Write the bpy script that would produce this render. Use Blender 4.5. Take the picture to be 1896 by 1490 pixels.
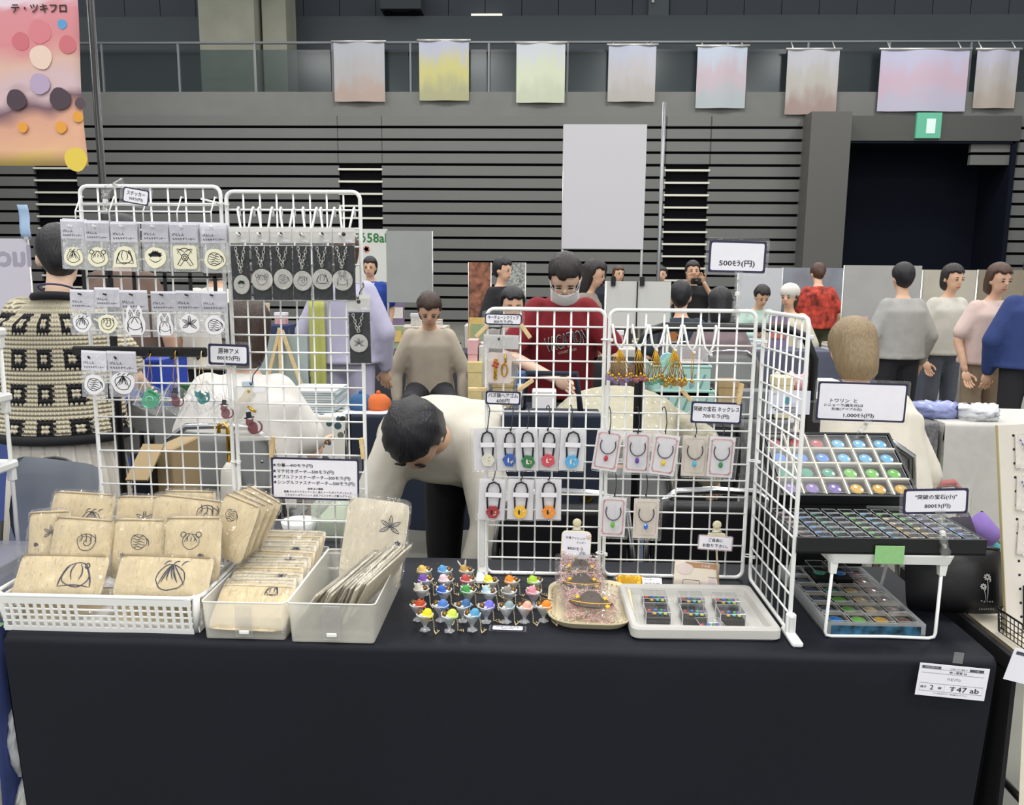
import bpy, bmesh, math, random
from mathutils import Vector, Matrix, Euler
R = math.radians
for o in list(bpy.data.objects): bpy.data.objects.remove(o)
SC = bpy.context.scene
COL = SC.collection
# ------------------------------------------------------------------ camera
F_PX = 1500.0; CAM_Z = 1.366; PITCH = R(9.0); YAW = R(2.0); ROLL = R(0.45)
_fw = Vector((-math.sin(YAW)*math.cos(PITCH), math.cos(YAW)*math.cos(PITCH), -math.sin(PITCH)))
_rt0 = Vector((math.cos(YAW), math.sin(YAW), 0)); _up0 = _rt0.cross(_fw)
_rt = _rt0*math.cos(ROLL)+_up0*math.sin(ROLL); _up = -_rt0*math.sin(ROLL)+_up0*math.cos(ROLL)
cd = bpy.data.cameras.new('camera'); cam = bpy.data.objects.new('camera', cd); COL.objects.link(cam)
cd.sensor_fit = 'HORIZONTAL'; cd.sensor_width = 36.0; cd.lens = 36.0*F_PX/1896.0; cd.clip_end = 200; cd.clip_start = 0.05
m = Matrix((_rt, _up, -_fw)).transposed().to_4x4(); m.translation = (0, 0, CAM_Z); cam.matrix_world = m
SC.camera = cam
# ------------------------------------------------------------------ world, hall lamps, exposure
w = bpy.data.worlds.new('hall_air'); SC.world = w; w.use_nodes = True
w.node_tree.nodes['Background'].inputs[0].default_value = (0.93, 0.97, 1.0, 1); w.node_tree.nodes['Background'].inputs[1].default_value = 0.6
SC.view_settings.view_transform = 'Standard'; SC.view_settings.look = 'None'
SC.view_settings.exposure = 0.0; SC.view_settings.gamma = 1.0; SC.view_settings.use_curve_mapping = False
for ix in (-9, -3, 3, 9):
    for iy in (-24, -17, -10, -3, 4, 11, 18):
        l = bpy.data.lights.new('hall_lamp', 'AREA'); l.shape = 'SQUARE'; l.size = 1.5; l.energy = 230; l.color = (1.0, 0.985, 0.95)
        lo = bpy.data.objects.new('hall_lamp', l); COL.objects.link(lo); lo.location = (ix+0.4, iy+0.3, 9.5)
# ------------------------------------------------------------------ measuring helpers: a photo pixel met with a real plane
O3 = Vector((0, 0, CAM_Z))
def ray(x, y): return _fw+_rt*((x-948)/F_PX)-_up*((y-745)/F_PX)
def P(x, y, Y): d = ray(x, y); return O3+d*(Y/d.y)
def G(x, y, z=0.70): d = ray(x, y); return O3+d*((z-CAM_Z)/d.z)
def rect(x0, y0, x1, y1, Y):
    c = P((x0+x1)/2, (y0+y1)/2, Y); a = P(x0, (y0+y1)/2, Y); b = P(x1, (y0+y1)/2, Y); t = P((x0+x1)/2, y0, Y); d = P((x0+x1)/2, y1, Y)
    return c, b.x-a.x, t.z-d.z
# ------------------------------------------------------------------ materials
MATS = {}
def srgb(c):
    if isinstance(c, str): c = tuple(int(c[i:i+2], 16)/255 for i in (0, 2, 4))
    return tuple(v/12.92 if v <= 0.04045 else ((v+0.055)/1.055)**2.4 for v in c)+(1.0,)
def nt(name):
    mm = bpy.data.materials.new(name); mm.use_nodes = True; t = mm.node_tree; return mm, t, t.nodes, t.links, t.nodes['Principled BSDF']
def mat(name, col=None, rough=0.6, metal=0.0, vary=0.0, scale=20.0, bump=0.0, bscale=200.0, spec=0.5, emit=0.0, alpha=1.0, coat=0.0):
    """a plain surface: colour with a little procedural variation and relief"""
    if name in MATS: return MATS[name]
    mm, t, N, L, b = nt(name); c = srgb(col)
    b.inputs['Base Color'].default_value = c; b.inputs['Roughness'].default_value = rough; b.inputs['Metallic'].default_value = metal
    b.inputs['Specular IOR Level'].default_value = spec
    if coat: b.inputs['Coat Weight'].default_value = coat; b.inputs['Coat Roughness'].default_value = 0.08
    if alpha < 1: b.inputs['Alpha'].default_value = alpha
    if vary or bump:
        tc = N.new('ShaderNodeTexCoord')
    if vary:
        n = N.new('ShaderNodeTexNoise'); n.inputs['Scale'].default_value = scale; n.inputs['Detail'].default_value = 5; L.new(tc.outputs['Object'], n.inputs['Vector'])
        r = N.new('ShaderNodeMapRange'); r.inputs[1].default_value = 0.3; r.inputs[2].default_value = 0.7; r.inputs[3].default_value = 1-vary; r.inputs[4].default_value = 1+vary
        L.new(n.outputs['Fac'], r.inputs[0]); mx = N.new('ShaderNodeMixRGB'); mx.blend_type = 'MULTIPLY'; mx.inputs[0].default_value = 1; mx.inputs[1].default_value = c
        L.new(r.outputs[0], mx.inputs[2]); L.new(mx.outputs[0], b.inputs['Base Color'])
    if bump:
        n2 = N.new('ShaderNodeTexNoise'); n2.inputs['Scale'].default_value = bscale; n2.inputs['Detail'].default_value = 4; L.new(tc.outputs['Object'], n2.inputs['Vector'])
        bp = N.new('ShaderNodeBump'); bp.inputs['Strength'].default_value = bump; bp.inputs['Distance'].default_value = 0.004; L.new(n2.outputs['Fac'], bp.inputs['Height']); L.new(bp.outputs[0], b.inputs['Normal'])
    if emit: b.inputs['Emission Color'].default_value = c; b.inputs['Emission Strength'].default_value = emit
    MATS[name] = mm; return mm
def film(name, tint='ffffff', gloss=0.12, rough=0.12, wrinkle=0.0, wscale=40.0, haze=0.0, hazecol='e8e8ec', stretch=(1, 1, 1), bdist=0.02):
    """clear plastic: mostly see-through, glossy, optionally crinkled and milky"""
    if name in MATS: return MATS[name]
    mm, t, N, L, b = nt(name); N.remove(b); out = N['Material Output']
    tr = N.new('ShaderNodeBsdfTransparent'); tr.inputs[0].default_value = srgb(tint)
    gl = N.new('ShaderNodeBsdfGlossy'); gl.inputs['Roughness'].default_value = rough; gl.inputs['Color'].default_value = (1, 1, 1, 1)
    fr = N.new('ShaderNodeFresnel'); fr.inputs['IOR'].default_value = 1.45
    ad = N.new('ShaderNodeMath'); ad.operation = 'MULTIPLY_ADD'; ad.inputs[1].default_value = 0.45; ad.inputs[2].default_value = gloss; L.new(fr.outputs[0], ad.inputs[0]); ad.use_clamp = True
    m1 = N.new('ShaderNodeMixShader'); L.new(ad.outputs[0], m1.inputs[0]); L.new(tr.outputs[0], m1.inputs[1]); L.new(gl.outputs[0], m1.inputs[2]); last = m1
    if wrinkle:
        tc = N.new('ShaderNodeTexCoord'); mp = N.new('ShaderNodeMapping'); mp.inputs['Scale'].default_value = stretch; L.new(tc.outputs['Object'], mp.inputs[0])
        n = N.new('ShaderNodeTexNoise'); n.inputs['Scale'].default_value = wscale; n.inputs['Detail'].default_value = 3; n.inputs['Distortion'].default_value = 1.2; L.new(mp.outputs[0], n.inputs['Vector'])
        bp = N.new('ShaderNodeBump'); bp.inputs['Strength'].default_value = wrinkle; bp.inputs['Distance'].default_value = bdist; L.new(n.outputs['Fac'], bp.inputs['Height'])
        L.new(bp.outputs[0], gl.inputs['Normal']); L.new(bp.outputs[0], fr.inputs['Normal'])
    if haze:
        df = N.new('ShaderNodeBsdfDiffuse'); df.inputs[0].default_value = srgb(hazecol); tl = N.new('ShaderNodeBsdfTranslucent'); tl.inputs[0].default_value = srgb(hazecol)
        m3 = N.new('ShaderNodeMixShader'); m3.inputs[0].default_value = 0.5; L.new(df.outputs[0], m3.inputs[1]); L.new(tl.outputs[0], m3.inputs[2])
        m2 = N.new('ShaderNodeMixShader'); m2.inputs[0].default_value = haze; L.new(last.outputs[0], m2.inputs[1]); L.new(m3.outputs[0], m2.inputs[2]); last = m2
    L.new(last.outputs[0], out.inputs[0]); MATS[name] = mm; return mm
def gem(name, col, alpha=0.55):
    """coloured clear resin"""
    if name in MATS: return MATS[name]
    mm, t, N, L, b = nt(name); b.inputs['Base Color'].default_value = srgb(col); b.inputs['Roughness'].default_value = 0.06; b.inputs['Coat Weight'].default_value = 0.6
    b.inputs['Alpha'].default_value = 1.0
    tc = N.new('ShaderNodeTexCoord'); v = N.new('ShaderNodeTexVoronoi'); v.inputs['Scale'].default_value = 130; L.new(tc.outputs['Object'], v.inputs['Vector'])
    mx = N.new('ShaderNodeMixRGB'); mx.inputs[0].default_value = 0.0; c = srgb(col); mx.inputs[1].default_value = c; mx.inputs[2].default_value = tuple(min(1, x*1.2+0.03) for x in c[:3])+(1,)
    L.new(v.outputs['Color'], mx.inputs[0]); L.new(mx.outputs[0], b.inputs['Base Color']); MATS[name] = mm; return mm
# ------------------------------------------------------------------ mesh builder
class MB:
    def __init__(s): s.v = []; s.f = []; s.mi = []; s.sm = []
    def add(s, vs, fs, mi=0, T=None, smooth=False):
        k = len(s.v)
        if T is not None: vs = [T @ Vector(p) for p in vs]
        s.v.extend([tuple(p) for p in vs]); s.f.extend([tuple(i+k for i in f) for f in fs]); s.mi.extend([mi]*len(fs)); s.sm.extend([smooth]*len(fs)); return s
    def box(s, c, d, mi=0, T=None, rot=None):
        x, y, z = (q/2 for q in d); vs = [Vector((i*x, j*y, k*z)) for i in (-1, 1) for j in (-1, 1) for k in (-1, 1)]
        if rot: e = Euler(rot).to_matrix(); vs = [e @ q for q in vs]
        vs = [q+Vector(c) for q in vs]
        return s.add(vs, [(0, 1, 3, 2), (4, 6, 7, 5), (0, 4, 5, 1), (2, 3, 7, 6), (0, 2, 6, 4), (1, 5, 7, 3)], mi, T)
    def bbox(s, c, d, r=0.003, mi=0, T=None, rot=None, n=2):
        """box with rounded vertical corners and chamfered top/bottom"""
        x, y, z = (q/2 for q in d); r = min(r, x*0.98, y*0.98, z*0.98); rings = []
        for (ins, zz) in ((r*0.7, -z), (0, -z+r*0.7), (0, z-r*0.7), (r*0.7, z)):
            ring = []
            for (sx, sy, a0) in ((1, 1, 0), (-1, 1, 90), (-1, -1, 180), (1, -1, 270)):
                for k in range(n+1):
                    a = R(a0+90*k/n); ring.append((sx*(x-r)+(r-ins)*math.cos(a), sy*(y-r)+(r-ins)*math.sin(a), zz))
            rings.append(ring)
        return s.rings(rings, mi, T, c, rot)
    def rings(s, rings, mi=0, T=None, c=(0, 0, 0), rot=None, closed=False, caps=True, smooth=False):
        n = len(rings[0]); vs = [Vector(p) for r_ in rings for p in r_]
        if rot: e = Euler(rot).to_matrix(); vs = [e @ q for q in vs]
        vs = [q+Vector(c) for q in vs]; fs = []; m_ = len(rings)
        for i in range(m_ if closed else m_-1):
            for j in range(n):
                a = i*n+j; b = i*n+(j+1) % n; i2 = (i+1) % m_; fs.append((a, b, i2*n+(j+1) % n, i2*n+j))
        if caps and not closed: fs.append(tuple(reversed(range(n)))); fs.append(tuple((m_-1)*n+j for j in range(n)))
        return s.add(vs, fs, mi, T, smooth)
    def tube(s, pts, r=0.002, n=6, closed=False, mi=0, T=None, smooth=True, caps=True):
        pts = [Vector(p) for p in pts]; m_ = len(pts); rr = r if isinstance(r, (list, tuple)) else [r]*m_; rings = []; nrm = None
        for i in range(m_):
            if closed: d = pts[(i+1) % m_]-pts[i-1]
            else: d = pts[min(i+1, m_-1)]-pts[max(i-1, 0)]
            d = d.normalized() if d.length > 1e-9 else Vector((0, 0, 1))
            if nrm is None: nrm = d.orthogonal().normalized()
            else:
                nrm = nrm-d*nrm.dot(d); nrm = nrm.normalized() if nrm.length > 1e-6 else d.orthogonal().normalized()
            bn = d.cross(nrm); rings.append([pts[i]+(nrm*math.cos(2*math.pi*k/n)+bn*math.sin(2*math.pi*k/n))*rr[i] for k in range(n)])
        return s.rings(rings, mi, T, closed=closed, caps=caps, smooth=smooth)
    def lathe(s, prof, n=16, mi=0, T=None, c=(0, 0, 0), smooth=True, caps=True, wave=None):
        rings = []
        for (r_, z) in prof:
            ring = []
            for k in range(n):
                a = 2*math.pi*k/n; q = r_*(1+(wave(a, z) if wave else 0)); ring.append((q*math.cos(a), q*math.sin(a), z))
            rings.append(ring)
        return s.rings(rings, mi, T, c, caps=caps, smooth=smooth)
    def sphere(s, c, r, sc=(1, 1, 1), n=10, m_=7, mi=0, T=None, smooth=True, rot=None):
        rings = []
        for i in range(m_+1):
            t = -math.pi/2+math.pi*i/m_; q = max(math.cos(t), 0.02); rings.append([(r*sc[0]*q*math.cos(2*math.pi*k/n), r*sc[1]*q*math.sin(2*math.pi*k/n), r*sc[2]*math.sin(t)) for k in range(n)])
        return s.rings(rings, mi, T, c, rot=rot, smooth=smooth)
    def prism(s, outline, y0, y1, mi=0, T=None, smooth=False):
        """outline in x,z extruded along y"""
        n = len(outline); vs = [(p[0], y0, p[1]) for p in outline]+[(p[0], y1, p[1]) for p in outline]
        fs = [tuple(range(n)), tuple(reversed(range(n, 2*n)))]+[(i, n+i, n+(i+1) % n, (i+1) % n) for i in range(n)]
        return s.add(vs, fs, mi, T, smooth)
    def slab(s, outline, z0, z1, mi=0, T=None):
        """outline in x,y extruded along z"""
        n = len(outline); vs = [(p[0], p[1], z0) for p in outline]+[(p[0], p[1], z1) for p in outline]
        fs = [tuple(reversed(range(n))), tuple(range(n, 2*n))]+[(i, (i+1) % n, n+(i+1) % n, n+i) for i in range(n)]
        return s.add(vs, fs, mi, T)
    def ribbon(s, pts, w_, y=0.0, mi=0, T=None, closed=False):
        """flat printed stroke in the x,z plane"""
        n = len(pts); vs = []
        for i in range(n):
            a = Vector(pts[i-1] if closed else pts[max(i-1, 0)]); b = Vector(pts[(i+1) % n] if closed else pts[min(i+1, n-1)]); d = (b-a)
            d = d.normalized() if d.length > 1e-9 else Vector((1, 0)); k = w_/2 if closed else w_/2*(0.35+0.65*math.sin(math.pi*(i+0.4)/(n-0.2)))
            q = Vector((-d.y, d.x))*k; vs += [(pts[i][0]+q.x, y, pts[i][1]+q.y), (pts[i][0]-q.x, y, pts[i][1]-q.y)]
        fs = [(2*i, 2*i+1, 2*i+3, 2*i+2) for i in range(n-1)]
        if closed: fs.append((2*n-2, 2*n-1, 1, 0))
        return s.add(vs, fs, mi, T)
    def grid(s, nx, ny, fn, mi=0, T=None, smooth=True):
        vs = [fn(i/nx, j/ny) for j in range(ny+1) for i in range(nx+1)]; fs = [(j*(nx+1)+i, j*(nx+1)+i+1, (j+1)*(nx+1)+i+1, (j+1)*(nx+1)+i) for j in range(ny) for i in range(nx)]
        return s.add(vs, fs, mi, T, smooth)
    def mesh(s, name, mats):
        me = bpy.data.meshes.new(name); me.from_pydata(s.v, [], s.f)
        for q in (mats if isinstance(mats, (list, tuple)) else [mats]): me.materials.append(q)
        me.polygons.foreach_set('material_index', s.mi); me.polygons.foreach_set('use_smooth', s.sm); me.update(); return me
    def obj(s, name, mats, parent=None, loc=(0, 0, 0), rot=(0, 0, 0)): return put(s.mesh(name, mats), name, parent, loc, rot)
def put(me, name, parent=None, loc=(0, 0, 0), rot=(0, 0, 0), scale=None):
    o = bpy.data.objects.new(name, me); COL.objects.link(o); o.location = loc; o.rotation_euler = rot
    if scale: o.scale = scale
    if parent is not None: o.parent = parent
    return o
def tag(o, label, cat, group=None):
    o['label'] = label; o['category'] = cat
    if group: o['group'] = group
    return o
def thing(name, label, cat, loc=(0, 0, 0), rot=(0, 0, 0), group=None):
    o = bpy.data.objects.new(name, None); o.empty_display_size = 0.02; COL.objects.link(o); o.location = loc; o.rotation_euler = rot; return tag(o, label, cat, group)
def struct(o): o['kind'] = 'structure'; return o
CH = {}
def dup(root, loc, rot=None, label=None, group=None, parent=None):
    r = root.copy(); COL.objects.link(r); r.location = loc
    if rot is not None: r.rotation_euler = rot
    if label: r['label'] = label
    if group: r['group'] = group
    for ch in [q for q in bpy.data.objects if q.parent == root]:
        c = ch.copy(); COL.objects.link(c); c.parent = r
        for g in [q for q in bpy.data.objects if q.parent == ch]:
            d = g.copy(); COL.objects.link(d); d.parent = c
    return r
def arc(cx, cz, r, a0, a1, n=10, rz=None): return [(cx+r*math.cos(R(a0+(a1-a0)*k/n)), cz+(rz or r)*math.sin(R(a0+(a1-a0)*k/n))) for k in range(n+1)]
def rrect(w_, h_, r, n=4):
    o = []
    for (sx, sz, a) in ((1, 1, 0), (-1, 1, 90), (-1, -1, 180), (1, -1, 270)): o += arc(sx*(w_/2-r), sz*(h_/2-r), r, a, a+90, n)
    return o
# ------------------------------------------------------------------ lettering
TXT = {}
def text_mesh(s):
    if s in TXT: return TXT[s]
    cu = bpy.data.curves.new('lettering', 'FONT'); cu.body = s; cu.size = 1.0; cu.resolution_u = 2; cu.align_x = 'CENTER'
    to = bpy.data.objects.new('tmp', cu); COL.objects.link(to); bpy.context.view_layer.update()
    me = bpy.data.meshes.new_from_object(to.evaluated_get(bpy.context.evaluated_depsgraph_get())); bpy.data.objects.remove(to)
    vs = [(q.co.x, q.co.y) for q in me.vertices]; fs = [tuple(p.vertices) for p in me.polygons]; bpy.data.meshes.remove(me)
    x0, x1 = min(q[0] for q in vs), max(q[0] for q in vs); y0, y1 = min(q[1] for q in vs), max(q[1] for q in vs)
    TXT[s] = ([(q[0]-(x0+x1)/2, q[1]-(y0+y1)/2) for q in vs], fs, x1-x0, y1-y0); return TXT[s]
def text(s, w_, mt, parent, loc=(0, 0, 0), h=None, bold=0.0, rot=(0, 0, 0), name='lettering', mirror=False, bend=None):
    """one line of printed lettering, w_ wide (h high), facing -y; bold thickens the strokes (in em)"""
    vs, fs, tw, th = text_mesh(s); sx = w_/tw; sz = h/th if h else sx; m_ = MB(); k = -1 if mirror else 1
    for i, (dx, dz) in enumerate(((0, 0), (1, 0), (-1, 0), (0, 1), (0, -1)) if bold else ((0, 0),)):
        pts = [((q[0]+dx*bold)*sx*k, -i*4e-6, (q[1]+dz*bold)*sz) for q in vs]
        if bend: pts = [bend(p) for p in pts]
        m_.add(pts, fs)
    return m_.obj(name, mt, parent, loc, rot)
# ================================================================== the hall
white_pl = mat('white_plastic', 'eeeeec', 0.35, vary=0.03, scale=6)
white_wire = mat('white_coated_wire', 'f0f0ee', 0.3)
black_pl = mat('black_plastic', '111114', 0.4, vary=0.08)
black_metal = mat('black_metal', '0d0d10', 0.35)
chrome = mat('chrome_tube', 'c8c8ca', 0.18, metal=1.0)
ink = mat('ink', '14141c', 0.6); navy_ink = mat('navy_ink', '2a2a48', 0.5); paper = mat('white_paper', 'eceaf2', 0.55, vary=0.02, scale=40)
clear = film('clear_sleeve', gloss=0.015, rough=0.10, wrinkle=0.3, wscale=60, haze=0.045, hazecol='f4f4f6')
crinkle = film('crinkled_film', gloss=0.03, rough=0.12, wrinkle=0.9, wscale=55, haze=0.03, stretch=(1, 1, 0.6))
acryl = film('clear_acrylic', gloss=0.05, rough=0.04, haze=0.03)
glassy = film('clear_glass', gloss=0.10, rough=0.05, haze=0.10, hazecol='f4f6f8')
gold = mat('gold_metal', 'd9a83a', 0.25, metal=1.0); pale_gold = mat('pale_gold_metal', 'efdcae', 0.3, metal=0.55); silver = mat('silver_metal', 'd6d4ce', 0.3, metal=0.75)
wood = mat('pale_wood', 'd8bd8c', 0.6, vary=0.10, scale=60)
def concrete_floor():
    mm, t, N, L, b = nt('hall_floor'); tc = N.new('ShaderNodeTexCoord'); n = N.new('ShaderNodeTexNoise'); n.inputs['Scale'].default_value = 1.4; n.inputs['Detail'].default_value = 8
    L.new(tc.outputs['Object'], n.inputs['Vector']); r = N.new('ShaderNodeValToRGB'); r.color_ramp.elements[0].position = 0.3; r.color_ramp.elements[1].position = 0.7
    r.color_ramp.elements[0].color = srgb('6c6c62'); r.color_ramp.elements[1].color = srgb('7b7b70'); L.new(n.outputs['Fac'], r.inputs[0]); L.new(r.outputs[0], b.inputs['Base Color']); b.inputs['Roughness'].default_value = 0.42; return mm
struct(MB().box((0, 12, -0.05), (70, 50, 0.1)).obj('floor', concrete_floor()))
YW = 22.0
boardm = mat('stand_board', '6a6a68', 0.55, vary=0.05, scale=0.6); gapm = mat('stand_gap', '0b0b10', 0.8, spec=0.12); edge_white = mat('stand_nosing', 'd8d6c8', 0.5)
parapet = mat('parapet_concrete', '6f6f6c', 0.7, vary=0.06, scale=1.5); upper = mat('upper_wall_panel', '50555c', 0.7, vary=0.04, scale=0.5); upper2 = mat('upper_wall_band', '5c6265', 0.7, vary=0.04, scale=0.5)
zt = P(200, 214, YW).z; pitch = 21.3/F_PX*YW*1.01; nb = int(zt/pitch)+1
def wx(px, Y=YW, py=250): return P(px, py, Y).x
XL, XR = -24.0, 26.0
dx0, dx1 = wx(1552, YW, 400), wx(1862, YW, 400); dz = P(1700, 262, YW).z
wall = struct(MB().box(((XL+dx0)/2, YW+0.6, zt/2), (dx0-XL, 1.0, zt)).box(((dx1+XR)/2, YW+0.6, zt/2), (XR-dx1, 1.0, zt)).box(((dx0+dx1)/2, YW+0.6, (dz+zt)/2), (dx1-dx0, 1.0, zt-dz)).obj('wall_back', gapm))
cols = [(wx(a), wx(a+80)) for a in (57, 626, 1235, 1804)]
segs = []; x = XL
for a, b_ in cols: segs.append((x, a)); x = b_
segs.append((x, XR)); dx0, dx1 = wx(1552, YW, 400), wx(1862, YW, 400); dz = P(1700, 262, YW).z
bc = {}
for k in range(nb):
    z1 = zt-k*pitch; z0 = z1-pitch+0.07
    for (a, b_) in segs:
        parts_ = [(a, b_)]
        if z1 < dz+0.1: parts_ = [q for q in ((a, min(b_, dx0-1.05)), (max(a, dx1), b_)) if q[1]-q[0] > 0.1] if b_ > dx0-1.0 and a < dx1 else parts_
        for (p, q) in parts_:
            kk = round(q-p, 3)
            if kk not in bc: bc[kk] = MB().box((0, 0, 0), (q-p, 0.12, pitch-0.07)).mesh('board', boardm)
            put(bc[kk], 'board', wall, ((p+q)/2, YW+0.05, (z0+z1)/2))
    if k >= 4:
        for (a, b_) in cols:
            if z1 < dz+0.1 and b_ > dx0-1.0: continue
            if 'st' not in bc: bc['st'] = MB().box((0, 0, 0), (cols[0][1]-cols[0][0], 0.10, 0.05)).mesh('step_nosing', edge_white)
            put(bc['st'], 'step_nosing', wall, ((a+b_)/2, YW+0.02, z1-pitch*0.3))
    else:
        for (a, b_) in cols:
            if 'cb' not in bc: bc['cb'] = MB().box((0, 0, 0), (cols[0][1]-cols[0][0]+0.02, 0.12, pitch-0.07)).mesh('board', boardm)
            put(bc['cb'], 'board', wall, ((a+b_)/2, YW+0.05, (z0+z1)/2))
# balcony parapet, glass railing and upper walls
zp = P(220, 170, YW).z; zr = P(220, 76, YW).z
bal = struct(MB().box(((XL+XR)/2, YW+0.3, (zt+zp)/2), (XR-XL, 0.6, zp-zt)).obj('wall_balcony', parapet))
pmesh = MB().box((0, 0, 0), (0.05, 0.05, zr-zp)).mesh('rail_post', mat('rail_metal', '75787a', 0.4)); gmesh = MB().box((0, 0, 0), (1.95, 0.02, (zr-zp)*0.85)).mesh('glass_pane', film('rail_glass', tint='c8d2d4', gloss=0.02, rough=0.2, haze=0.12, hazecol='4c5658'))
for k in range(25):
    xx = XL+k*2.05; put(pmesh, 'rail_post', bal, (xx, YW+0.2, (zp+zr)/2)); put(gmesh, 'glass_pane', bal, (xx+1.02, YW+0.2, zp+(zr-zp)*0.44))
MB().tube([(XL, YW+0.2, zr), (XR, YW+0.2, zr)], 0.035).obj('handrail', MATS['rail_metal'], bal)
YU = 27.0
z_l1 = P(1100, 100, YU).z; z_l2 = P(1100, 34, YU).z
struct(MB().box((1, YU+0.25, z_l1/2), (60, 0.5, z_l1)).obj('wall_upper_lower', mat('upper_wall_low', '54595c', 0.7, vary=0.04, scale=0.5)))
struct(MB().box((1, YU+0.1, (z_l1+z_l2)/2), (60, 0.8, z_l2-z_l1)).obj('wall_upper_band', upper2))
uw = struct(MB().box((1, YU+0.5, (z_l2+13)/2), (60, 0.5, 13-z_l2)).obj('wall_upper', gapm))
pm_ = MB().box((0, 0, 0), (1.14, 0.06, 13-z_l2)).mesh('panel', upper)
for k in range(50): put(pm_, 'panel', uw, (-28+k*1.16, YU+0.23, (z_l2+13)/2))
# concrete column
a, b_ = wx(388, 25, 90), wx(531, 25, 90); z0c = P(450, 205, 25).z
struct(MB().box(((a+b_)/2-0.35, 25, 6.5), (b_-a-0.7, 1.4, 13)).box(((a+b_)/2+0.9, 25.2, 6.5), (0.7, 1.0, 13)).obj('wall_column', mat('pale_concrete', 'a6a594', 0.75, vary=0.10, scale=1.2)))
# loudspeaker box and door on the upper wall
c_, w_, h_ = rect(703, -30, 779, 16, YU-0.6)
spk = thing('wall_cabinet', 'grey box cabinet fixed high on the dark upper hall wall', 'cabinet', (c_.x, YU+0.0, c_.z))
MB().box((0, -0.2, 0), (w_, 0.8, h_)).obj('body', mat('cabinet_grey', '4d5255', 0.6), spk); MB().box((-w_*0.35, -0.2, -h_/2-0.05), (0.2, 0.4, 0.12)).obj('bracket', gapm, spk); MB().box((w_*0.3, -0.2, -h_/2-0.05), (0.2, 0.4, 0.12)).obj('bracket', gapm, spk)
c_, w_, h_ = rect(1202, -40, 1240, 28, YU)
d_ = struct(MB().box((c_.x, YU+0.15, c_.z), (w_, 0.1, h_)).obj('door_2', mat('door_grey', '62686b', 0.6))); MB().box((c_.x-w_*0.3, YU+0.08, c_.z), (0.08, 0.08, 0.3)).obj('hinge', silver, d_)
for i, (px, py, ww) in enumerate(((900, 23, 58), (945, 50, 58), (1330, 30, 58), (1711, 38, 58), (1702, 63, 24))):
    c_, w_, h_ = rect(px-ww/2, py-2.5, px+ww/2, py+2.5, YU-0.35)
    t_ = thing('strip_lamp', ('lit strip lamp on the upper wall beside the grey cabinet', 'lit strip lamp in the ledge under the cabinet-side lamp', 'lit strip lamp on the upper wall beside the small grey door', 'lit strip lamp on the upper wall above the dark doorway', 'short lit strip lamp in the ledge above the lilac banner')[i], 'lamp', (c_.x, YU-0.05, c_.z))
    MB().box((0, 0, 0), (w_, 0.12, h_)).obj('tube', mat('lit_tube', 'f4f0dc', 0.4, emit=0.9), t_); MB().box((0, 0.05, -h_*0.9), (w_*1.02, 0.16, h_*0.5)).obj('housing', gapm, t_)
# dark doorway with exit sign, grey pillar
struct(MB().box(((dx0+dx1)/2, YW+1.5, dz/2), (dx1-dx0, 0.2, dz)).box((dx0, YW+0.7, dz/2), (0.12, 1.6, dz)).box((dx1, YW+0.7, dz/2), (0.12, 1.6, dz)).box(((dx0+dx1)/2, YW+0.7, dz), (dx1-dx0, 1.6, 0.12)).obj('door_1', mat('dark_doorway', '0c121e', 0.8, spec=0.15)))
struct(MB().box((dx0-0.55, YW-0.2, zt/2), (1.0, 0.9, zt)).obj('trim_1', mat('grey_pillar', '5a5956', 0.6)))
struct(MB().box(((dx0+dx1)/2, YW-0.02, (dz+zt)/2), (dx1-dx0+0.2, 0.2, zt-dz)).obj('trim_2', mat('lintel_grey', '4e4e4b', 0.6)))
c_ = P(1720, 232, YW-0.2); t_ = thing('exit_sign', 'green lit exit sign above the dark doorway', 'sign', (c_.x, YW-0.15, c_.z))
MB().box((0, 0, 0), (0.62, 0.1, 0.62)).obj('lit_panel', mat('exit_green', '5fae90', 0.5, emit=0.15), t_); MB().box((0.05, -0.055, -0.02), (0.22, 0.01, 0.36)).obj('white_doorway_mark', mat('exit_white', 'd4eee0', 0.5, emit=0.2), t_)
# hanging banners along the balcony: plain stand-ins of soft colour
def banner_mat(name, top, mid, low):
    mm, t, N, L, b = nt(name); tc = N.new('ShaderNodeTexCoord'); sp = N.new('ShaderNodeSeparateXYZ'); L.new(tc.outputs['Generated'], sp.inputs[0])
    n = N.new('ShaderNodeTexNoise'); n.inputs['Scale'].default_value = 2.2; L.new(tc.outputs['Generated'], n.inputs['Vector'])
    ad = N.new('ShaderNodeMath'); ad.operation = 'MULTIPLY_ADD'; ad.inputs[1].default_value = 0.6; ad.inputs[2].default_value = -0.3; L.new(n.outputs['Fac'], ad.inputs[0])
    a2 = N.new('ShaderNodeMath'); a2.operation = 'ADD'; L.new(sp.outputs[2], a2.inputs[0]); L.new(ad.outputs[0], a2.inputs[1])
    r = N.new('ShaderNodeValToRGB'); r.color_ramp.interpolation = 'EASE'; e = r.color_ramp.elements; e[0].position = 0.1; e[0].color = srgb(low); e[1].position = 0.95; e[1].color = srgb(top); q = e.new(0.5); q.color = srgb(mid)
    L.new(a2.outputs[0], r.inputs[0]); L.new(r.outputs[0], b.inputs['Base Color']); b.inputs['Roughness'].default_value = 0.7; return mm
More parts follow.
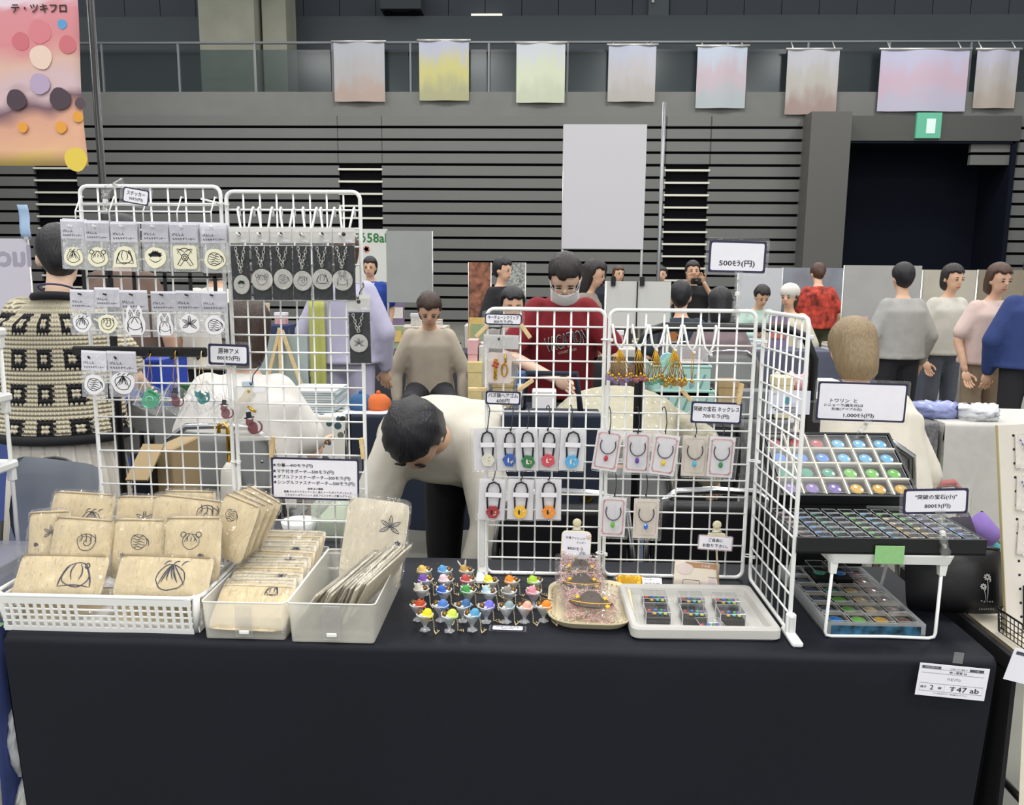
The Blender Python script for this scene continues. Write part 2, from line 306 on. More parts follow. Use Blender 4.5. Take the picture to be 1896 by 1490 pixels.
for (x0, x1, y0, y1, nm, tp, md, lw) in ((618, 712, 78, 188, 'pale grey banner with a peach lower half hung from the balcony', 'a8aab2', 'a6a3a4', 'a8948a'), (776, 868, 76, 186, 'lavender banner with a yellow patch hung from the balcony', 'a8aabb', 'b8b276', '9e9c7a'),
        (956, 1046, 80, 190, 'lime white banner hung from the balcony', 'c2c6cc', 'c6ccb4', 'b8bea8'), (1126, 1214, 84, 188, 'plain grey lavender banner hung from the balcony', 'b0b4c4', 'b2aeb0', 'a8a29e'), (1290, 1382, 86, 200, 'blue grey banner with a pink spot hung from the balcony', 'b4bccc', 'b8a8b0', 'a4acb0'),
        (1456, 1552, 92, 212, 'cream grey banner with a brown hem hung from the balcony', 'b8b8c0', 'b0aca6', '9a8680'), (1628, 1792, 92, 206, 'wide lilac banner with a pink bloom hung from the balcony', 'b6b4cc', 'c0a8b8', 'b4b0c2'), (1806, 1884, 92, 200, 'narrow beige lilac banner hung from the balcony beside the wide one', 'b8b6c6', 'b0aaa8', 'a89c92')):
    c_, w_, h_ = rect(x0, y0, x1, y1, YW-0.12); t_ = thing('hanging_banner', nm, 'banner', (c_.x, YW-0.10, c_.z+h_/2))
    MB().grid(8, 1, lambda u, v: ((u-0.5)*w_, 0.03*math.sin(u*9), -v*h_)).obj('cloth', banner_mat('banner_'+nm[:12], tp, md, lw), t_); MB().tube([(-w_/2-0.05, 0, 0.02), (w_/2+0.05, 0, 0.02)], 0.03).obj('top_rod', silver, t_)
    for sx in (-1, 1): MB().tube([(sx*w_*0.4, 0.0, 0.02), (sx*w_*0.4, 0.25, max(0.1, zr-c_.z-h_/2))], 0.02, 4).obj('tie', silver, t_)
# ================================================================== tables and cloths
TX0, TX1, TY0, TY1, TZ = -0.985, 0.815, 1.375, 1.838, 0.70
cloth_black = mat('black_tablecloth', '11141e', 0.6, vary=0.10, scale=3, bump=0.15, bscale=900, spec=0.28)
steel = mat('grey_steel_leg', '8a8c8e', 0.35, metal=0.8); laminate = mat('table_laminate', 'b9a98a', 0.5, vary=0.05)
def folding_table(label, x0, x1, y0, y1, z=TZ-0.006):
    t = thing('folding_table', label, 'table', ((x0+x1)/2, (y0+y1)/2, 0)); w_, d_ = x1-x0, y1-y0
    MB().bbox((0, 0, z-0.015), (w_, d_, 0.028), 0.008).obj('tabletop', laminate, t)
    for sx in (-1, 1):
        for sy in (-1, 1): MB().tube([(sx*(w_/2-0.12), sy*(d_/2-0.06), z-0.03), (sx*(w_/2-0.06), sy*(d_/2-0.04), 0.0)], 0.0125, 8).obj('leg', steel, t)
        MB().tube([(sx*(w_/2-0.09), -(d_/2-0.05), 0.35), (sx*(w_/2-0.09), d_/2-0.05, 0.35)], 0.008, 6).obj('cross_bar', steel, t)
    return t
def cloth_mesh(x0, x1, y0, y1, z, drop_front, drop_side, back=0.05, lean=0.03, seed=1, sides=(1, 1), fold=0.010):
    """a sheet laid over a table: flat top, rounded edges, hanging front and sides with soft folds"""
    m_ = MB(); rn = random.Random(seed); ph = [rn.uniform(0, 6) for _ in range(6)]
    def prof(drop):     # section from the back edge over the top to the front hem
        pts = [(y1+0.004, z-back), (y1+0.003, z-0.01), (y1-0.006, z)]
        pts += [(y1+(y0-y1)*k/10, z) for k in range(1, 10)]
        r = 0.016
        pts += [(y0+r-r*math.sin(R(a)), z-r+r*math.cos(R(a))) for a in (0, 22, 45, 67, 90)]
        pts += [(y0, z-r-(drop-r)*k/14) for k in range(1, 15)]
        return pts
    pr = prof(drop_front); nx = 60; vs = []
    for i in range(nx+1):
        u = i/nx; x = x0+(x1-x0)*u
        for j, (yy, zz) in enumerate(pr):
            hang = max(0, (z-0.02-zz))/drop_front if j > 11 else 0
            f = fold*hang*(math.sin(x*7+ph[0])+0.7*math.sin(x*15+ph[1]+2*hang)+0.4*math.sin(x*31+ph[2]))
            xx = x+(lean*hang*(1-2*u))*(1 if abs(1-2*u) > 0.0 else 0)
            vs.append((xx, yy-f-0.018*hang, zz+0.0006*math.sin(x*23+yy*31)))
    n = len(pr); fs = [(i*n+j, i*n+j+1, (i+1)*n+j+1, (i+1)*n+j) for i in range(nx) for j in range(n-1)]
    m_.add(vs, fs, 0, None, True)
    for s_, xe, k in ((-1, x0, sides[0]), (1, x1, sides[1])):
        if not k: continue
        ny = 12
        def side(u, v, s_=s_, xe=xe):
            yy = y0+0.002+(y1-y0)*u; hz = drop_side*v; r = 0.014
            if v == 0: return (xe, yy, z)
            return (xe+s_*(0.006*min(1, v*6))-s_*lean*v*0.6-s_*0.02*v*u*math.sin(5*u), yy+0.01*v*math.sin(u*9), z-hz)
        m_.grid(ny, 10, side)
    return m_
folding_table('long folding table hidden under the black tablecloth', TX0+0.004, TX1-0.004, TY0+0.006, TY1-0.004)
tag(cloth_mesh(TX0, TX1, TY0, TY1, TZ, 0.66, 0.60, lean=0.055, seed=3).obj('tablecloth', cloth_black), 'plain black cloth covering the stall table down to the floor', 'tablecloth')
# floral cloth for the table on the right
def floral():
    mm, t, N, L, b = nt('floral_cloth'); tc = N.new('ShaderNodeTexCoord'); base = srgb('e4dccb'); cur = None
    n0 = N.new('ShaderNodeTexNoise'); n0.inputs['Scale'].default_value = 90; L.new(tc.outputs['Object'], n0.inputs['Vector'])
    m0 = N.new('ShaderNodeMixRGB'); m0.inputs[1].default_value = base; m0.inputs[2].default_value = srgb('d6cdb9'); L.new(n0.outputs['Fac'], m0.inputs[0]); cur = m0.outputs[0]
    for (sc, th, colr, off) in ((16, 0.20, 'b0624c', 0), (22, 0.17, '8d8468', 3.7), (27, 0.15, 'a39a7c', 8.1)):
        mp = N.new('ShaderNodeMapping'); mp.inputs['Location'].default_value = (off, off, off); L.new(tc.outputs['Object'], mp.inputs[0])
        nz = N.new('ShaderNodeTexNoise'); nz.inputs['Scale'].default_value = 14; L.new(mp.outputs[0], nz.inputs['Vector'])
        mv = N.new('ShaderNodeMixRGB'); mv.inputs[0].default_value = 0.12; L.new(mp.outputs[0], mv.inputs[1]); L.new(nz.outputs['Color'], mv.inputs[2])
        v = N.new('ShaderNodeTexVoronoi'); v.inputs['Scale'].default_value = sc; L.new(mv.outputs[0], v.inputs['Vector'])
        lt = N.new('ShaderNodeMath'); lt.operation = 'LESS_THAN'; lt.inputs[1].default_value = th; L.new(v.outputs['Distance'], lt.inputs[0])
        rnd = N.new('ShaderNodeSeparateColor'); L.new(v.outputs['Color'], rnd.inputs[0]); g2 = N.new('ShaderNodeMath'); g2.operation = 'GREATER_THAN'; g2.inputs[1].default_value = 0.55; L.new(rnd.outputs[0], g2.inputs[0])
        mu = N.new('ShaderNodeMath'); mu.operation = 'MULTIPLY'; L.new(lt.outputs[0], mu.inputs[0]); L.new(g2.outputs[0], mu.inputs[1]); m2 = N.new('ShaderNodeMath'); m2.operation = 'MULTIPLY'; m2.inputs[1].default_value = 0.8; L.new(mu.outputs[0], m2.inputs[0])
        mx = N.new('ShaderNodeMixRGB'); mx.inputs[2].default_value = srgb(colr); L.new(m2.outputs[0], mx.inputs[0]); L.new(cur, mx.inputs[1]); cur = mx.outputs[0]
    L.new(cur, b.inputs['Base Color']); b.inputs['Roughness'].default_value = 0.85; return mm
RX0 = 0.865
folding_table('folding table hidden under the floral cloth', RX0+0.004, RX0+1.8, TY0+0.01, TY1+0.0)
tag(cloth_mesh(RX0, RX0+1.81, TY0, TY1+0.004, TZ, 0.66, 0.5, lean=0.02, seed=8, sides=(0, 1)).obj('tablecloth', floral()), 'cream cloth with red flowers and grey leaves on the next table', 'tablecloth')
cl2 = MB().box((RX0-0.014, (TY0+TY1)/2, TZ-0.016), (0.012, TY1-TY0, 0.03)).box((RX0-0.014, (TY0+TY1)/2, TZ-0.3), (0.008, TY1-TY0-0.01, 0.56)); tag(cl2.obj('table_side_panel', mat('dark_underlay', '15151a', 0.8)), 'black side panel at the edge of the floral table', 'panel')
folding_table('folding table hidden under the blue cloth', TX0-1.86, TX0-0.035, TY0+0.0, TY1)
tag(cloth_mesh(TX0-1.87, TX0-0.03, TY0-0.005, TY1+0.004, TZ, 0.66, 0.6, lean=0.02, seed=5).obj('tablecloth', mat('blue_cloth', '4a5a9a', 0.85, vary=0.06, scale=4)), 'periwinkle blue cloth on the neighbouring table', 'tablecloth')
# ================================================================== wire grid panels
WP = 0.0372
def grid_panel(label, nx, nz, loc, rz=0, tilt=0, wpx=WP, wpz=WP, group=None, fr=0.0042, wr=0.0021):
    t = thing('wire_grid_panel', label, 'grid panel', loc, (tilt, 0, rz), group); w_, h_ = nx*wpx, nz*wpz; r = 0.016
    o = rrect(w_, h_, r, 4); MB().tube([(p[0], 0, p[1]+h_/2+fr) for p in o], fr, 8, closed=True).obj('frame', white_wire, t)
    vm = MB().tube([(0, 0, fr), (0, 0, h_+fr)], wr, 6).mesh('wire', white_wire); hm = MB().tube([(-w_/2, 0, 0), (w_/2, 0, 0)], wr, 6).mesh('wire', white_wire)
    for k in range(1, nx): put(vm, 'wire', t, (-w_/2+k*wpx, 0.0015, 0))
    for k in range(1, nz): put(hm, 'wire', t, (0, -0.0015, k*wpz+fr))
    return t
GY = 1.735   # plane of the left pair
ltop = P(145, 341, GY); lm = P(413, 350, GY); lr = P(668, 352, GY); H1 = ltop.z-TZ; H2 = lr.z-TZ
W1 = lm.x-ltop.x-0.004; W2 = lr.x-lm.x-0.004
grid_panel('tall white wire grid panel hung with sticker bags', 8, 22, ((ltop.x+lm.x)/2-0.002, GY, TZ), 0.0, 0, (W1-0.004)/8, (H1-0.008)/22)
grid_panel('tall white wire grid panel hung with round keychains on black cards', 8, 22, ((lm.x+lr.x)/2+0.002, GY, TZ), 0.0, 0, (W2-0.004)/8, (H2-0.008)/22)
RGY = 1.735
r0 = P(900, 563, RGY); r1 = P(1128, 572, RGY); r2 = P(1406, 578, RGY); HR = (r0.z+r2.z)/2-TZ
grid_panel('short white wire grid panel hung with hair ties', 7, 16, ((r0.x+r1.x)/2-0.003, RGY, TZ), 0, 0, (r1.x-r0.x-0.010)/7, (HR-0.008)/16)
grid_panel('short white wire grid panel hung with necklaces and gold straps', 8, 16, ((r1.x+r2.x)/2-0.002, RGY, TZ), 0, 0, (r2.x-r1.x-0.008)/8, (HR-0.008)/16)
RSX = r2.x+0.006
grid_panel('white wire grid panel turned towards the front as a side wing', 7, 16, (RSX+0.006, RGY-0.005-0.137, TZ), R(-89), 0, 0.272/7, (HR-0.008)/16)
def cable_tie(x, z, y=GY, ang=0.0, L_=0.0, lb=''): 
    t = thing('cable_tie', 'white cable tie '+lb, 'cable tie', (x, y, z), (0, ang, 0))
    MB().tube([(0.011*math.cos(a*math.pi/4), 0.0085*math.sin(a*math.pi/4), 0) for a in range(8)], 0.0016, 5, closed=True).obj('loop', white_pl, t); MB().box((0.010, -0.009, 0), (0.007, 0.006, 0.006)).obj('head', white_pl, t)
    if L_: MB().box((-L_/2, -0.011, 0.002), (L_, 0.0012, 0.004), rot=(0, 0.12, 0)).obj('tail', white_pl, t)
cable_tie(lm.x, lm.z-0.03, GY, 0.1, 0.045, 'with a long tail at the top of the tall panels'); cable_tie(lm.x, TZ+0.25, lb='low down between the two tall panels'); 
for z_, hl in ((0.055, 'lowest'), (0.27, 'middle'), (0.53, 'highest')): cable_tie(r1.x-0.004, TZ+z_, RGY, lb='joining the hair tie and necklace panels, '+hl+' of three'); cable_tie(r2.x+0.004, TZ+z_, RGY, lb='joining the necklace panel to the side wing, '+hl+' of three')
def grid_foot(label, loc, h, w_=0.021, rz=0):
    t = thing('panel_foot', label, 'stand', loc, (0, 0, rz))
    MB().bbox((0, 0, h/2), (w_, 0.012, h), 0.003).obj('upright', white_pl, t); MB().bbox((0, -0.012, 0.005), (w_*1.15, 0.075, 0.010), 0.004).obj('base', white_pl, t)
    MB().bbox((0, -0.0075, h*0.55), (w_*0.55, 0.004, h*0.75), 0.002).obj('rib', mat('grey_plastic', 'd2d2d0', 0.4), t)
    return t
grid_foot('flat white plastic foot under the outer edge of the hair tie panel', (r0.x-0.006, RGY-0.012, TZ), 0.145)
grid_foot('small white plastic foot under the side wing panel', (RSX+0.008, RGY-0.285, TZ), 0.045, 0.018)
# ================================================================== printed doodles (plain line motifs)
def wob(rx, rz, seed, amp=0.05, n=28, cx=0, cz=0):
    rn = random.Random(seed); a1, a2, a3 = (rn.uniform(0, 6.28) for _ in range(3)); o = []
    for k in range(n):
        t = 2*math.pi*k/n; q = 1+amp*(math.sin(3*t+a1)+0.6*math.sin(5*t+a2)+0.3*math.sin(9*t+a3)); o.append((cx+rx*q*math.cos(t), cz+rz*q*math.sin(t)))
    return o
def bez(p0, p1, p2, n=7): return [((1-t)**2*p0[0]+2*t*(1-t)*p1[0]+t*t*p2[0], (1-t)**2*p0[1]+2*t*(1-t)*p1[1]+t*t*p2[1]) for t in (k/n for k in range(n+1))]
def doodle(m_, kind, s, seed, y, lw, cx=0, cz=0, mi=0):
    """a plain scribbled motif about 2*s wide"""
    rn = random.Random(seed); q = lambda pts: [(cx+s*a, cz+s*b) for a, b in pts]; st = lambda p0, p1, p2, k=1.0: m_.ribbon(q(bez(p0, p1, p2)), lw*k, y, mi)
    if kind in ('tuft', 'swirl', 'bell', 'wave', 'twin', 'ears'):
        m_.ribbon(q(wob(0.8, 0.72, seed, 0.04)), lw*0.8, y, mi, closed=True)
    if kind == 'tuft':
        for k in range(7):
            a = -0.7+1.4*k/6; st((0.1*a, 0.72), (a*0.5+rn.uniform(-.2, .2), 0.35), (a+rn.uniform(-.15, .15), -0.1-0.4*abs(a)))
        for k in range(3): a = -0.5+0.5*k; st((a, 0.7), (a+0.1, 1.0), (a+0.35, 0.95))
    elif kind == 'spiky':
        for k in range(9):
            t = R(20+140*k/8); b_ = (0.45*math.cos(t), 0.1+0.25*math.sin(t)); e = ((0.95+rn.uniform(-.1, .1))*math.cos(t), (0.75+rn.uniform(-.1, .15))*math.sin(t)+0.02); w0 = 0.22
            px = (-math.sin(t)*w0, math.cos(t)*w0); vs = q([(b_[0]-px[0], b_[1]-px[1]), (b_[0]+px[0], b_[1]+px[1]), e]); m_.add([(a, y, b) for a, b in vs], [(0, 1, 2)], mi)
        vs = q(arc(0, 0.1, 0.6, 0, 180, 10)); m_.add([(a, y, b) for a, b in vs], [tuple(range(len(vs)))], mi)
        st((-0.7, -0.1), (0, -0.95), (0.7, -0.1))
    elif kind == 'bell':
        for sx in (-1, 1): st((sx*0.5, 0.5), (sx*0.9, 0.0), (sx*0.95, -0.7), 1.4); st((sx*0.15, 0.65), (sx*0.5, 0.2), (sx*0.2, -0.3))
        st((-0.9, -0.7), (0, -0.5), (0.9, -0.7)); m_.ribbon(q(wob(0.12, 0.16, seed, 0.02, 10, 0.55, 0.55)), lw, y, mi, closed=True)
    elif kind == 'swirl':
        m_.ribbon(q([(0.06*t*math.cos(t*0.9), 0.06*t*math.sin(t*0.9)) for t in (k*0.5 for k in range(22))]), lw, y, mi)
        for k in range(4): a = -0.6+0.4*k; st((a, 0.75), (a+0.3, 0.4), (a+0.1, 0.05))
    elif kind == 'cross':
        for sx in (-1, 1):
            m_.ribbon(q([(sx*0.85, 0.85), (sx*0.3, 0.1), (sx*0.85, -0.8), (sx*0.55, -0.9), (0, -0.2)]), lw, y, mi); st((sx*0.85, 0.85), (sx*0.5, 0.95), (0, 0.5))
        m_.ribbon(q(wob(0.35, 0.35, seed, 0.03, 14)), lw, y, mi, closed=True); m_.ribbon(q(wob(0.16, 0.16, seed, 0.03, 10)), lw, y, mi, closed=True); m_.ribbon(q(arc(0, 0.1, 0.85, 20, 160)), lw, y, mi)
    elif kind == 'ears':
        for sx in (-1, 1): m_.ribbon(q([(sx*0.2, 0.6), (sx*0.25, 1.2), (sx*0.45, 1.55), (sx*0.62, 1.2), (sx*0.5, 0.55)]), lw, y, mi); st((sx*0.4, 0.7), (sx*0.42, 1.0), (sx*0.45, 1.3)); st((sx*0.6, 0.1), (sx*1.0, -0.5), (sx*0.7, -1.0), 1.3)
        st((0, 0.7), (-0.3, 0.3), (-0.4, 0.0)); st((0, 0.7), (0.3, 0.3), (0.4, 0.0))
    elif kind == 'wave':
        for k in range(5): z_ = 0.5-0.25*k; m_.ribbon(q([(-0.6+0.2*j, z_+0.08*math.sin(j*1.6+k)) for j in range(7)]), lw, y, mi)
        st((0.6, 0.4), (1.05, 0.3), (1.0, -0.4), 1.3)
    elif kind == 'twin':
        for sx in (-1, 1): m_.ribbon(q(wob(0.25, 0.25, seed, 0.04, 12, sx*0.72, 0.62)), lw, y, mi, closed=True); st((0, 0.7), (sx*0.4, 0.45), (sx*0.65, -0.15))
        for k in range(3): a = -0.35+0.35*k; st((a, 0.4), (a+0.1, 0.2), (a-0.05, 0.0))
    elif kind == 'leaf':
        for k in range(5):
            t = R(-30+60*k); d = (math.cos(t), math.sin(t)); p = (-d[1]*0.28, d[0]*0.28); st((0, 0), (d[0]*0.5+p[0], d[1]*0.5+p[1]), (d[0], d[1])); st((0, 0), (d[0]*0.5-p[0], d[1]*0.5-p[1]), (d[0], d[1])); st((0, 0), (d[0]*0.3, d[1]*0.3), (d[0]*0.7, d[1]*0.7), 0.7)
    return m_
def sticker_outline(kind, s, seed):
    if kind == 'ears': return [(s*a, s*b) for a, b in [(-0.95, -0.6), (-0.6, -1.05), (0.6, -1.05), (0.95, -0.6), (0.98, 0.1), (0.75, 0.7), (0.72, 1.35), (0.45, 1.7), (0.2, 1.3), (0, 0.9), (-0.2, 1.3), (-0.45, 1.7), (-0.72, 1.35), (-0.75, 0.7), (-0.98, 0.1)]]
    if kind == 'bell': return [(s*a, s*b) for a, b in [(-1.1, -0.9), (1.1, -0.9), (1.05, -0.4), (0.95, 0.3), (0.6, 0.85), (0, 1.0), (-0.6, 0.85), (-0.95, 0.3), (-1.05, -0.4)]]
    if kind == 'cross': return rrect(2.1*s, 2.05*s, 0.3*s)
    return [(a, b) for a, b in wob(1.0*s, 0.95*s, seed, 0.035)]
# ================================================================== left panels: hook rails and sticker bags
cream_st = mat('cream_sticker', 'ebe6cc', 0.45); white_st = mat('white_sticker', 'e9e7ea', 0.45); card_lav = mat('lavender_card', 'e9e7f0', 0.5, vary=0.04, scale=80)
sticker_sleeve = film('sticker_sleeve', gloss=0.03, rough=0.12, wrinkle=0.5, wscale=45, haze=0.17, hazecol='eef0f2', bdist=0.05); thin_sleeve = film('thin_sleeve', gloss=0.012, rough=0.10, wrinkle=0.6, wscale=45, haze=0.008, bdist=0.05)
IY = 1.690   # plane of the goods on the left panels
def hook_rail(label, name, m_, x0, x1, z, pins, bar=0.0022, drop=True, back=GY-0.007):
    t = thing(name, label, 'hook rail', ((x0+x1)/2, back, z)); cx = (x0+x1)/2
    MB().tube([(x0-cx, 0, 0), (x1-cx, 0, 0)], bar).obj('bar', m_, t)
    for px in pins: MB().tube([(px-cx, 0, 0), (px-cx, -0.012, -0.001), (px-cx-0.004, -(back-IY)-0.010, 0.006)], 0.0019).obj('peg', m_, t)
    return t
SB = {}
def sticker_bag(x0, y0, x1, y1, yb, kind, seed, label, cream, rot=0.0, Y=IY, sz=1.0, group=None):
    c, w_, h_ = rect(x0, y0, x1, y1, Y); top = P((x0+x1)/2, y0, Y); bot = P((x0+x1)/2, yb, Y); H = top.z-bot.z
    t = thing('sticker_bag', label, 'sticker pack', (c.x, Y, top.z), (R(random.Random(seed).uniform(-3, 3)), rot, 0), group)
    MB().box((0, 0, -h_/2), (w_, 0.0014, h_)).obj('header_card', card_lav, t)
    ca = bpy.data.objects[-1] if False else t
    text('げんしん', w_*0.42, ink, t, (-w_*0.20, -0.0009, -h_*0.60), bold=0.03); text('もちもちすてっかー', w_*0.80, ink, t, (-w_*0.01, -0.0009, -h_*0.82), bold=0.03)
    MB().bbox((0, 0.0004, -H/2-h_*0.05), (w_*1.04, 0.0022, H*0.96), 0.001).obj('clear_sleeve', sticker_sleeve, t)
    s = w_*0.41*sz; zc = -H+s*1.25
    st = MB().prism(sticker_outline(kind, s, seed), -0.0022, -0.0014).obj('sticker', cream_st if cream else white_st, t, (0, 0, zc))
    doodle(MB(), kind, s*0.82, seed, -0.0024, s*0.075).obj('line_print', ink, st)
    return t
row1 = [(113, 406, 156, 442, 498, 'tuft', 'clear bag with a cream tufted round sticker, at the outer end of the top rail', 0.02), (157, 409, 202, 446, 500, 'twin', 'clear bag with a cream round sticker of two buns on the top rail', 0.01),
        (205, 411, 254, 448, 502, 'bell', 'clear bag with a cream bell-shaped sticker on the top rail', 0.0), (263, 411, 311, 448, 502, 'spiky', 'clear bag with a cream sticker printed with dark spikes', 0.0), (314, 412, 365, 449, 503, 'cross', 'clear bag with a squarish cream sticker of crossed bands', 0.0), (371, 414, 419, 450, 505, 'wave', 'clear bag with a cream sticker of wavy lines on the top rail', -0.02)]
row2 = [(131, 536, 175, 573, 620, 'tuft', 'clear bag with a white tufted sticker on the black rail', 0.02), (176, 532, 222, 568, 622, 'swirl', 'clear bag with a cream swirl sticker on the black rail', 0.01), (222, 537, 273, 574, 624, 'ears', 'clear bag with a large white sticker with thin long ears', 0.0),
        (280, 539, 327, 576, 624, 'ears', 'clear bag with a small white sticker with long ears', 0.0), (326, 538, 374, 576, 623, 'leaf', 'clear bag with a white leaf-burst sticker on the black rail', 0.01), (373, 539, 420, 577, 625, 'wave', 'clear bag with a white sticker of wavy lines on the black rail', 0.0)]
row3 = [(152, 649, 198, 686, 735, 'wave', 'clear bag with a white wave sticker below the black board', 0.03), (199, 650, 252, 688, 736, 'tuft', 'clear bag with a white tufted sticker below the black board', 0.02)]
for i, r_ in enumerate(row1): sticker_bag(*r_[:5], r_[5], 11+i, r_[6], True, r_[7])
for i, r_ in enumerate(row1):   # the next pack on each peg shows behind the first
    sticker_bag(r_[0]+4, r_[1]-1, r_[2]+5, r_[3]-1, r_[4]+1, r_[5], 11+i, 'second clear bag on the peg behind the '+{'tuft': 'tufted', 'twin': 'two-bun', 'bell': 'bell-shaped', 'spiky': 'dark spiky', 'cross': 'crossed-band', 'wave': 'wavy'}[r_[5]]+' cream sticker', True, r_[7]+0.01, IY+0.007)
for i, r_ in enumerate(row2): sticker_bag(*r_[:5], r_[5], 31+i, r_[6], i == 1, r_[7], sz=0.8 if i == 3 else 0.95)
for i, r_ in enumerate(row3): sticker_bag(*r_[:5], r_[5], 51+i, r_[6], False, r_[7])
pz = lambda r_: P((r_[0]+r_[2])/2, r_[1]+9, IY)
hook_rail('clear wire rail with pegs holding the top row of sticker bags', 'peg_rail', white_wire, ltop.x+0.004, lm.x-0.006, pz(row1[2]).z-0.004, [pz(r_).x for r_ in row1])
hook_rail('black rail with pegs holding the second row of sticker bags', 'peg_rail', black_metal, pz(row2[0]).x-0.012, lm.x-0.012, pz(row2[2]).z-0.004, [pz(r_).x for r_ in row2], 0.003)
# white basket rails near the top edge and black crossing bars
tz1 = P(250, 378, GY).z
t_ = thing('hanging_rack', 'white wire rack hooked on the sticker panel near its top edge', 'rack', ((ltop.x+lm.x)/2, GY-0.01, tz1))
hw = (lm.x-ltop.x)/2-0.012
for dy, dzz in ((-0.004, 0), (-0.03, -0.018)): MB().tube([(-hw, dy, dzz), (hw, dy, dzz)], 0.0018).obj('rail', white_wire, t_)
for k in range(5): xx = -hw+2*hw*k/4; MB().tube([(xx, 0.004, 0.014), (xx, -0.006, 0.014), (xx, -0.03, -0.018), (xx, -0.03, -0.04)], 0.0015).obj('prong', white_wire, t_)
bz = P(280, 512, GY-0.005).z
t_ = thing('black_bar_rack', 'thin black bar with upright black strips behind the sticker bags', 'rack', ((ltop.x+lm.x)/2, GY-0.006, bz))
x_ = lambda px: P(px, 512, GY-0.006).x-(ltop.x+lm.x)/2
MB().box((0, 0, 0), (x_(401)-x_(153), 0.003, 0.004)).obj('bar', black_metal, t_)
for px in (155, 203, 248, 305, 352, 398): MB().box((x_(px), 0.0, -0.013), (0.007, 0.003, 0.075)).obj('strip', black_metal, t_)
a = P(137, 640, GY-0.006); b_ = P(386, 657, GY-0.006)
t_ = thing('hook_board', 'long flat black board with hooks across the sticker panel', 'hook rail', ((a.x+b_.x)/2, GY-0.012, (a.z+b_.z)/2-0.002))
MB().bbox((0, 0, 0), (b_.x-a.x, 0.010, 0.021), 0.004).obj('board', black_pl, t_)
for px in (175, 223, 275, 325, 373): xx = P(px, 648, GY-0.02).x-(a.x+b_.x)/2; MB().tube([(xx, -0.004, 0.002), (xx, -0.012, -0.006), (xx+0.002, -0.034, -0.012), (xx+0.003, -0.040, -0.008)], 0.0022).obj('hook', black_metal, t_)
# ================================================================== keychains on black cards
def vhook(xa, xb, xt, zt_, zb, Y, label, group, front=None):
    """white plastic hook: two arms from the wire, meeting in a peg"""
    f = front if front else IY; cx = (xa+xb)/2; t = thing('double_hook', label, 'hook', (cx, Y, zt_), group=group)
    for x in (xa, xb): MB().tube([(x-cx, 0.007, -0.014), (x-cx, 0.006, -0.002), (x-cx, 0.0, 0.004), (x-cx, -0.007, 0.0), (cx*0+(x-cx)*0.55+(xt-cx)*0.45, -0.011, (zb-zt_)*0.75), (xt-cx, -0.014, zb-zt_)], 0.0026).obj('arm', white_pl, t)
    MB().tube([(xt-cx, -0.013, zb-zt_), (xt-cx, -(Y-f)-0.012, zb-zt_-0.003), (xt-cx-0.001, -(Y-f)-0.014, zb-zt_+0.002)], 0.0024).obj('peg', white_pl, t); return t
grey_card = mat('grey_header_card', 'd6d4d0', 0.5); black_card = mat('black_backing_card', '24262a', 0.6, vary=0.1, scale=60); disc_m = mat('frosted_disc', 'c6c4be', 0.35, vary=0.03, scale=60)
def chain_links(m_, pts, r=0.0031, wr=0.0010):
    d = 0; pts = [Vector(p) for p in pts]
    for i in range(len(pts)-1):
        a, b = pts[i], pts[i+1]; n = max(1, int((b-a).length/(r*2.0))); u = (b-a).normalized()
        for k in range(n):
            c = a+(b-a)*((k+0.5)/n); d += 1; s_ = u.cross(Vector((0, 1, 0))).normalized() if d % 2 else Vector((0, 1, 0))
            m_.tube([c+u*(r*1.35*math.cos(t))+s_*(r*0.85*math.sin(t)) for t in (j*math.pi/4 for j in range(8))], wr, 4, closed=True)
    return m_
def keychain(hx0, hy0, hx1, hy1, cy0, cy1, dx, dy, dr, kind, seed, label, inkc, Y=IY, squeeze=1.0):
    c, w_, h_ = rect(hx0, hy0, hx1, hy1, Y); t = thing('keychain_pack', label, 'keychain', (c.x, Y, c.z+h_/2), (0, R(random.Random(seed).uniform(-1.2, 1.2)), 0))
    MB().box((0, 0, -h_/2), (w_, 0.0012, h_)).obj('header_card', grey_card, t); MB().box((w_*0.22, -0.0009, -h_*0.85), (w_*0.28, 0.0004, h_*0.16)).obj('name_tag', paper, t)
    MB().prism(arc(0.0, -h_*0.42, 0.0042, 0, 360, 10)[:-1], -0.0009, -0.0005).obj('hang_hole', ink, t)
    k0 = P(c.x*0+(hx0+hx1)/2, cy0, Y).z-(c.z+h_/2); k1 = P((hx0+hx1)/2, cy1, Y).z-(c.z+h_/2)
    MB().box((0, 0, (k0+k1)/2), (w_*0.93, 0.0014, k0-k1)).obj('backing_card', black_card, t)
    MB().bbox((0, -0.002, (k1-0.002)/2-0.004), (w_*0.99, 0.009, -k1-0.006), 0.003).obj('clear_sleeve', thin_sleeve, t)
    p = P(dx, dy, Y-0.003)-Vector((c.x, Y, c.z+h_/2)); rr = dr/F_PX*Y*1.01
    ds = MB().lathe([(rr*0.96, -0.0016), (rr, -0.001), (rr, 0.001), (rr*0.96, 0.0016)], 28, smooth=False).obj('disc', disc_m, t, (p.x, -0.0035, p.z), (R(90), 0, 0)); ds.scale = (squeeze, 1, 1)
    pr = doodle(MB(), kind, rr*0.62, seed, 0, rr*0.05); pr2 = MB(); pr2.add([(v[0], -v[2]*0-v[2]*0+v[2], 0.0018) for v in pr.v], pr.f); pr2.obj('line_print', inkc, ds)
    ch = chain_links(MB(), [(p.x-w_*0.22, -0.0042, k0-0.003), (p.x-0.001, -0.0042, p.z+rr+0.004), (p.x+w_*0.22, -0.0042, k0-0.003)]); ch.obj('chain', silver, t)
    return t
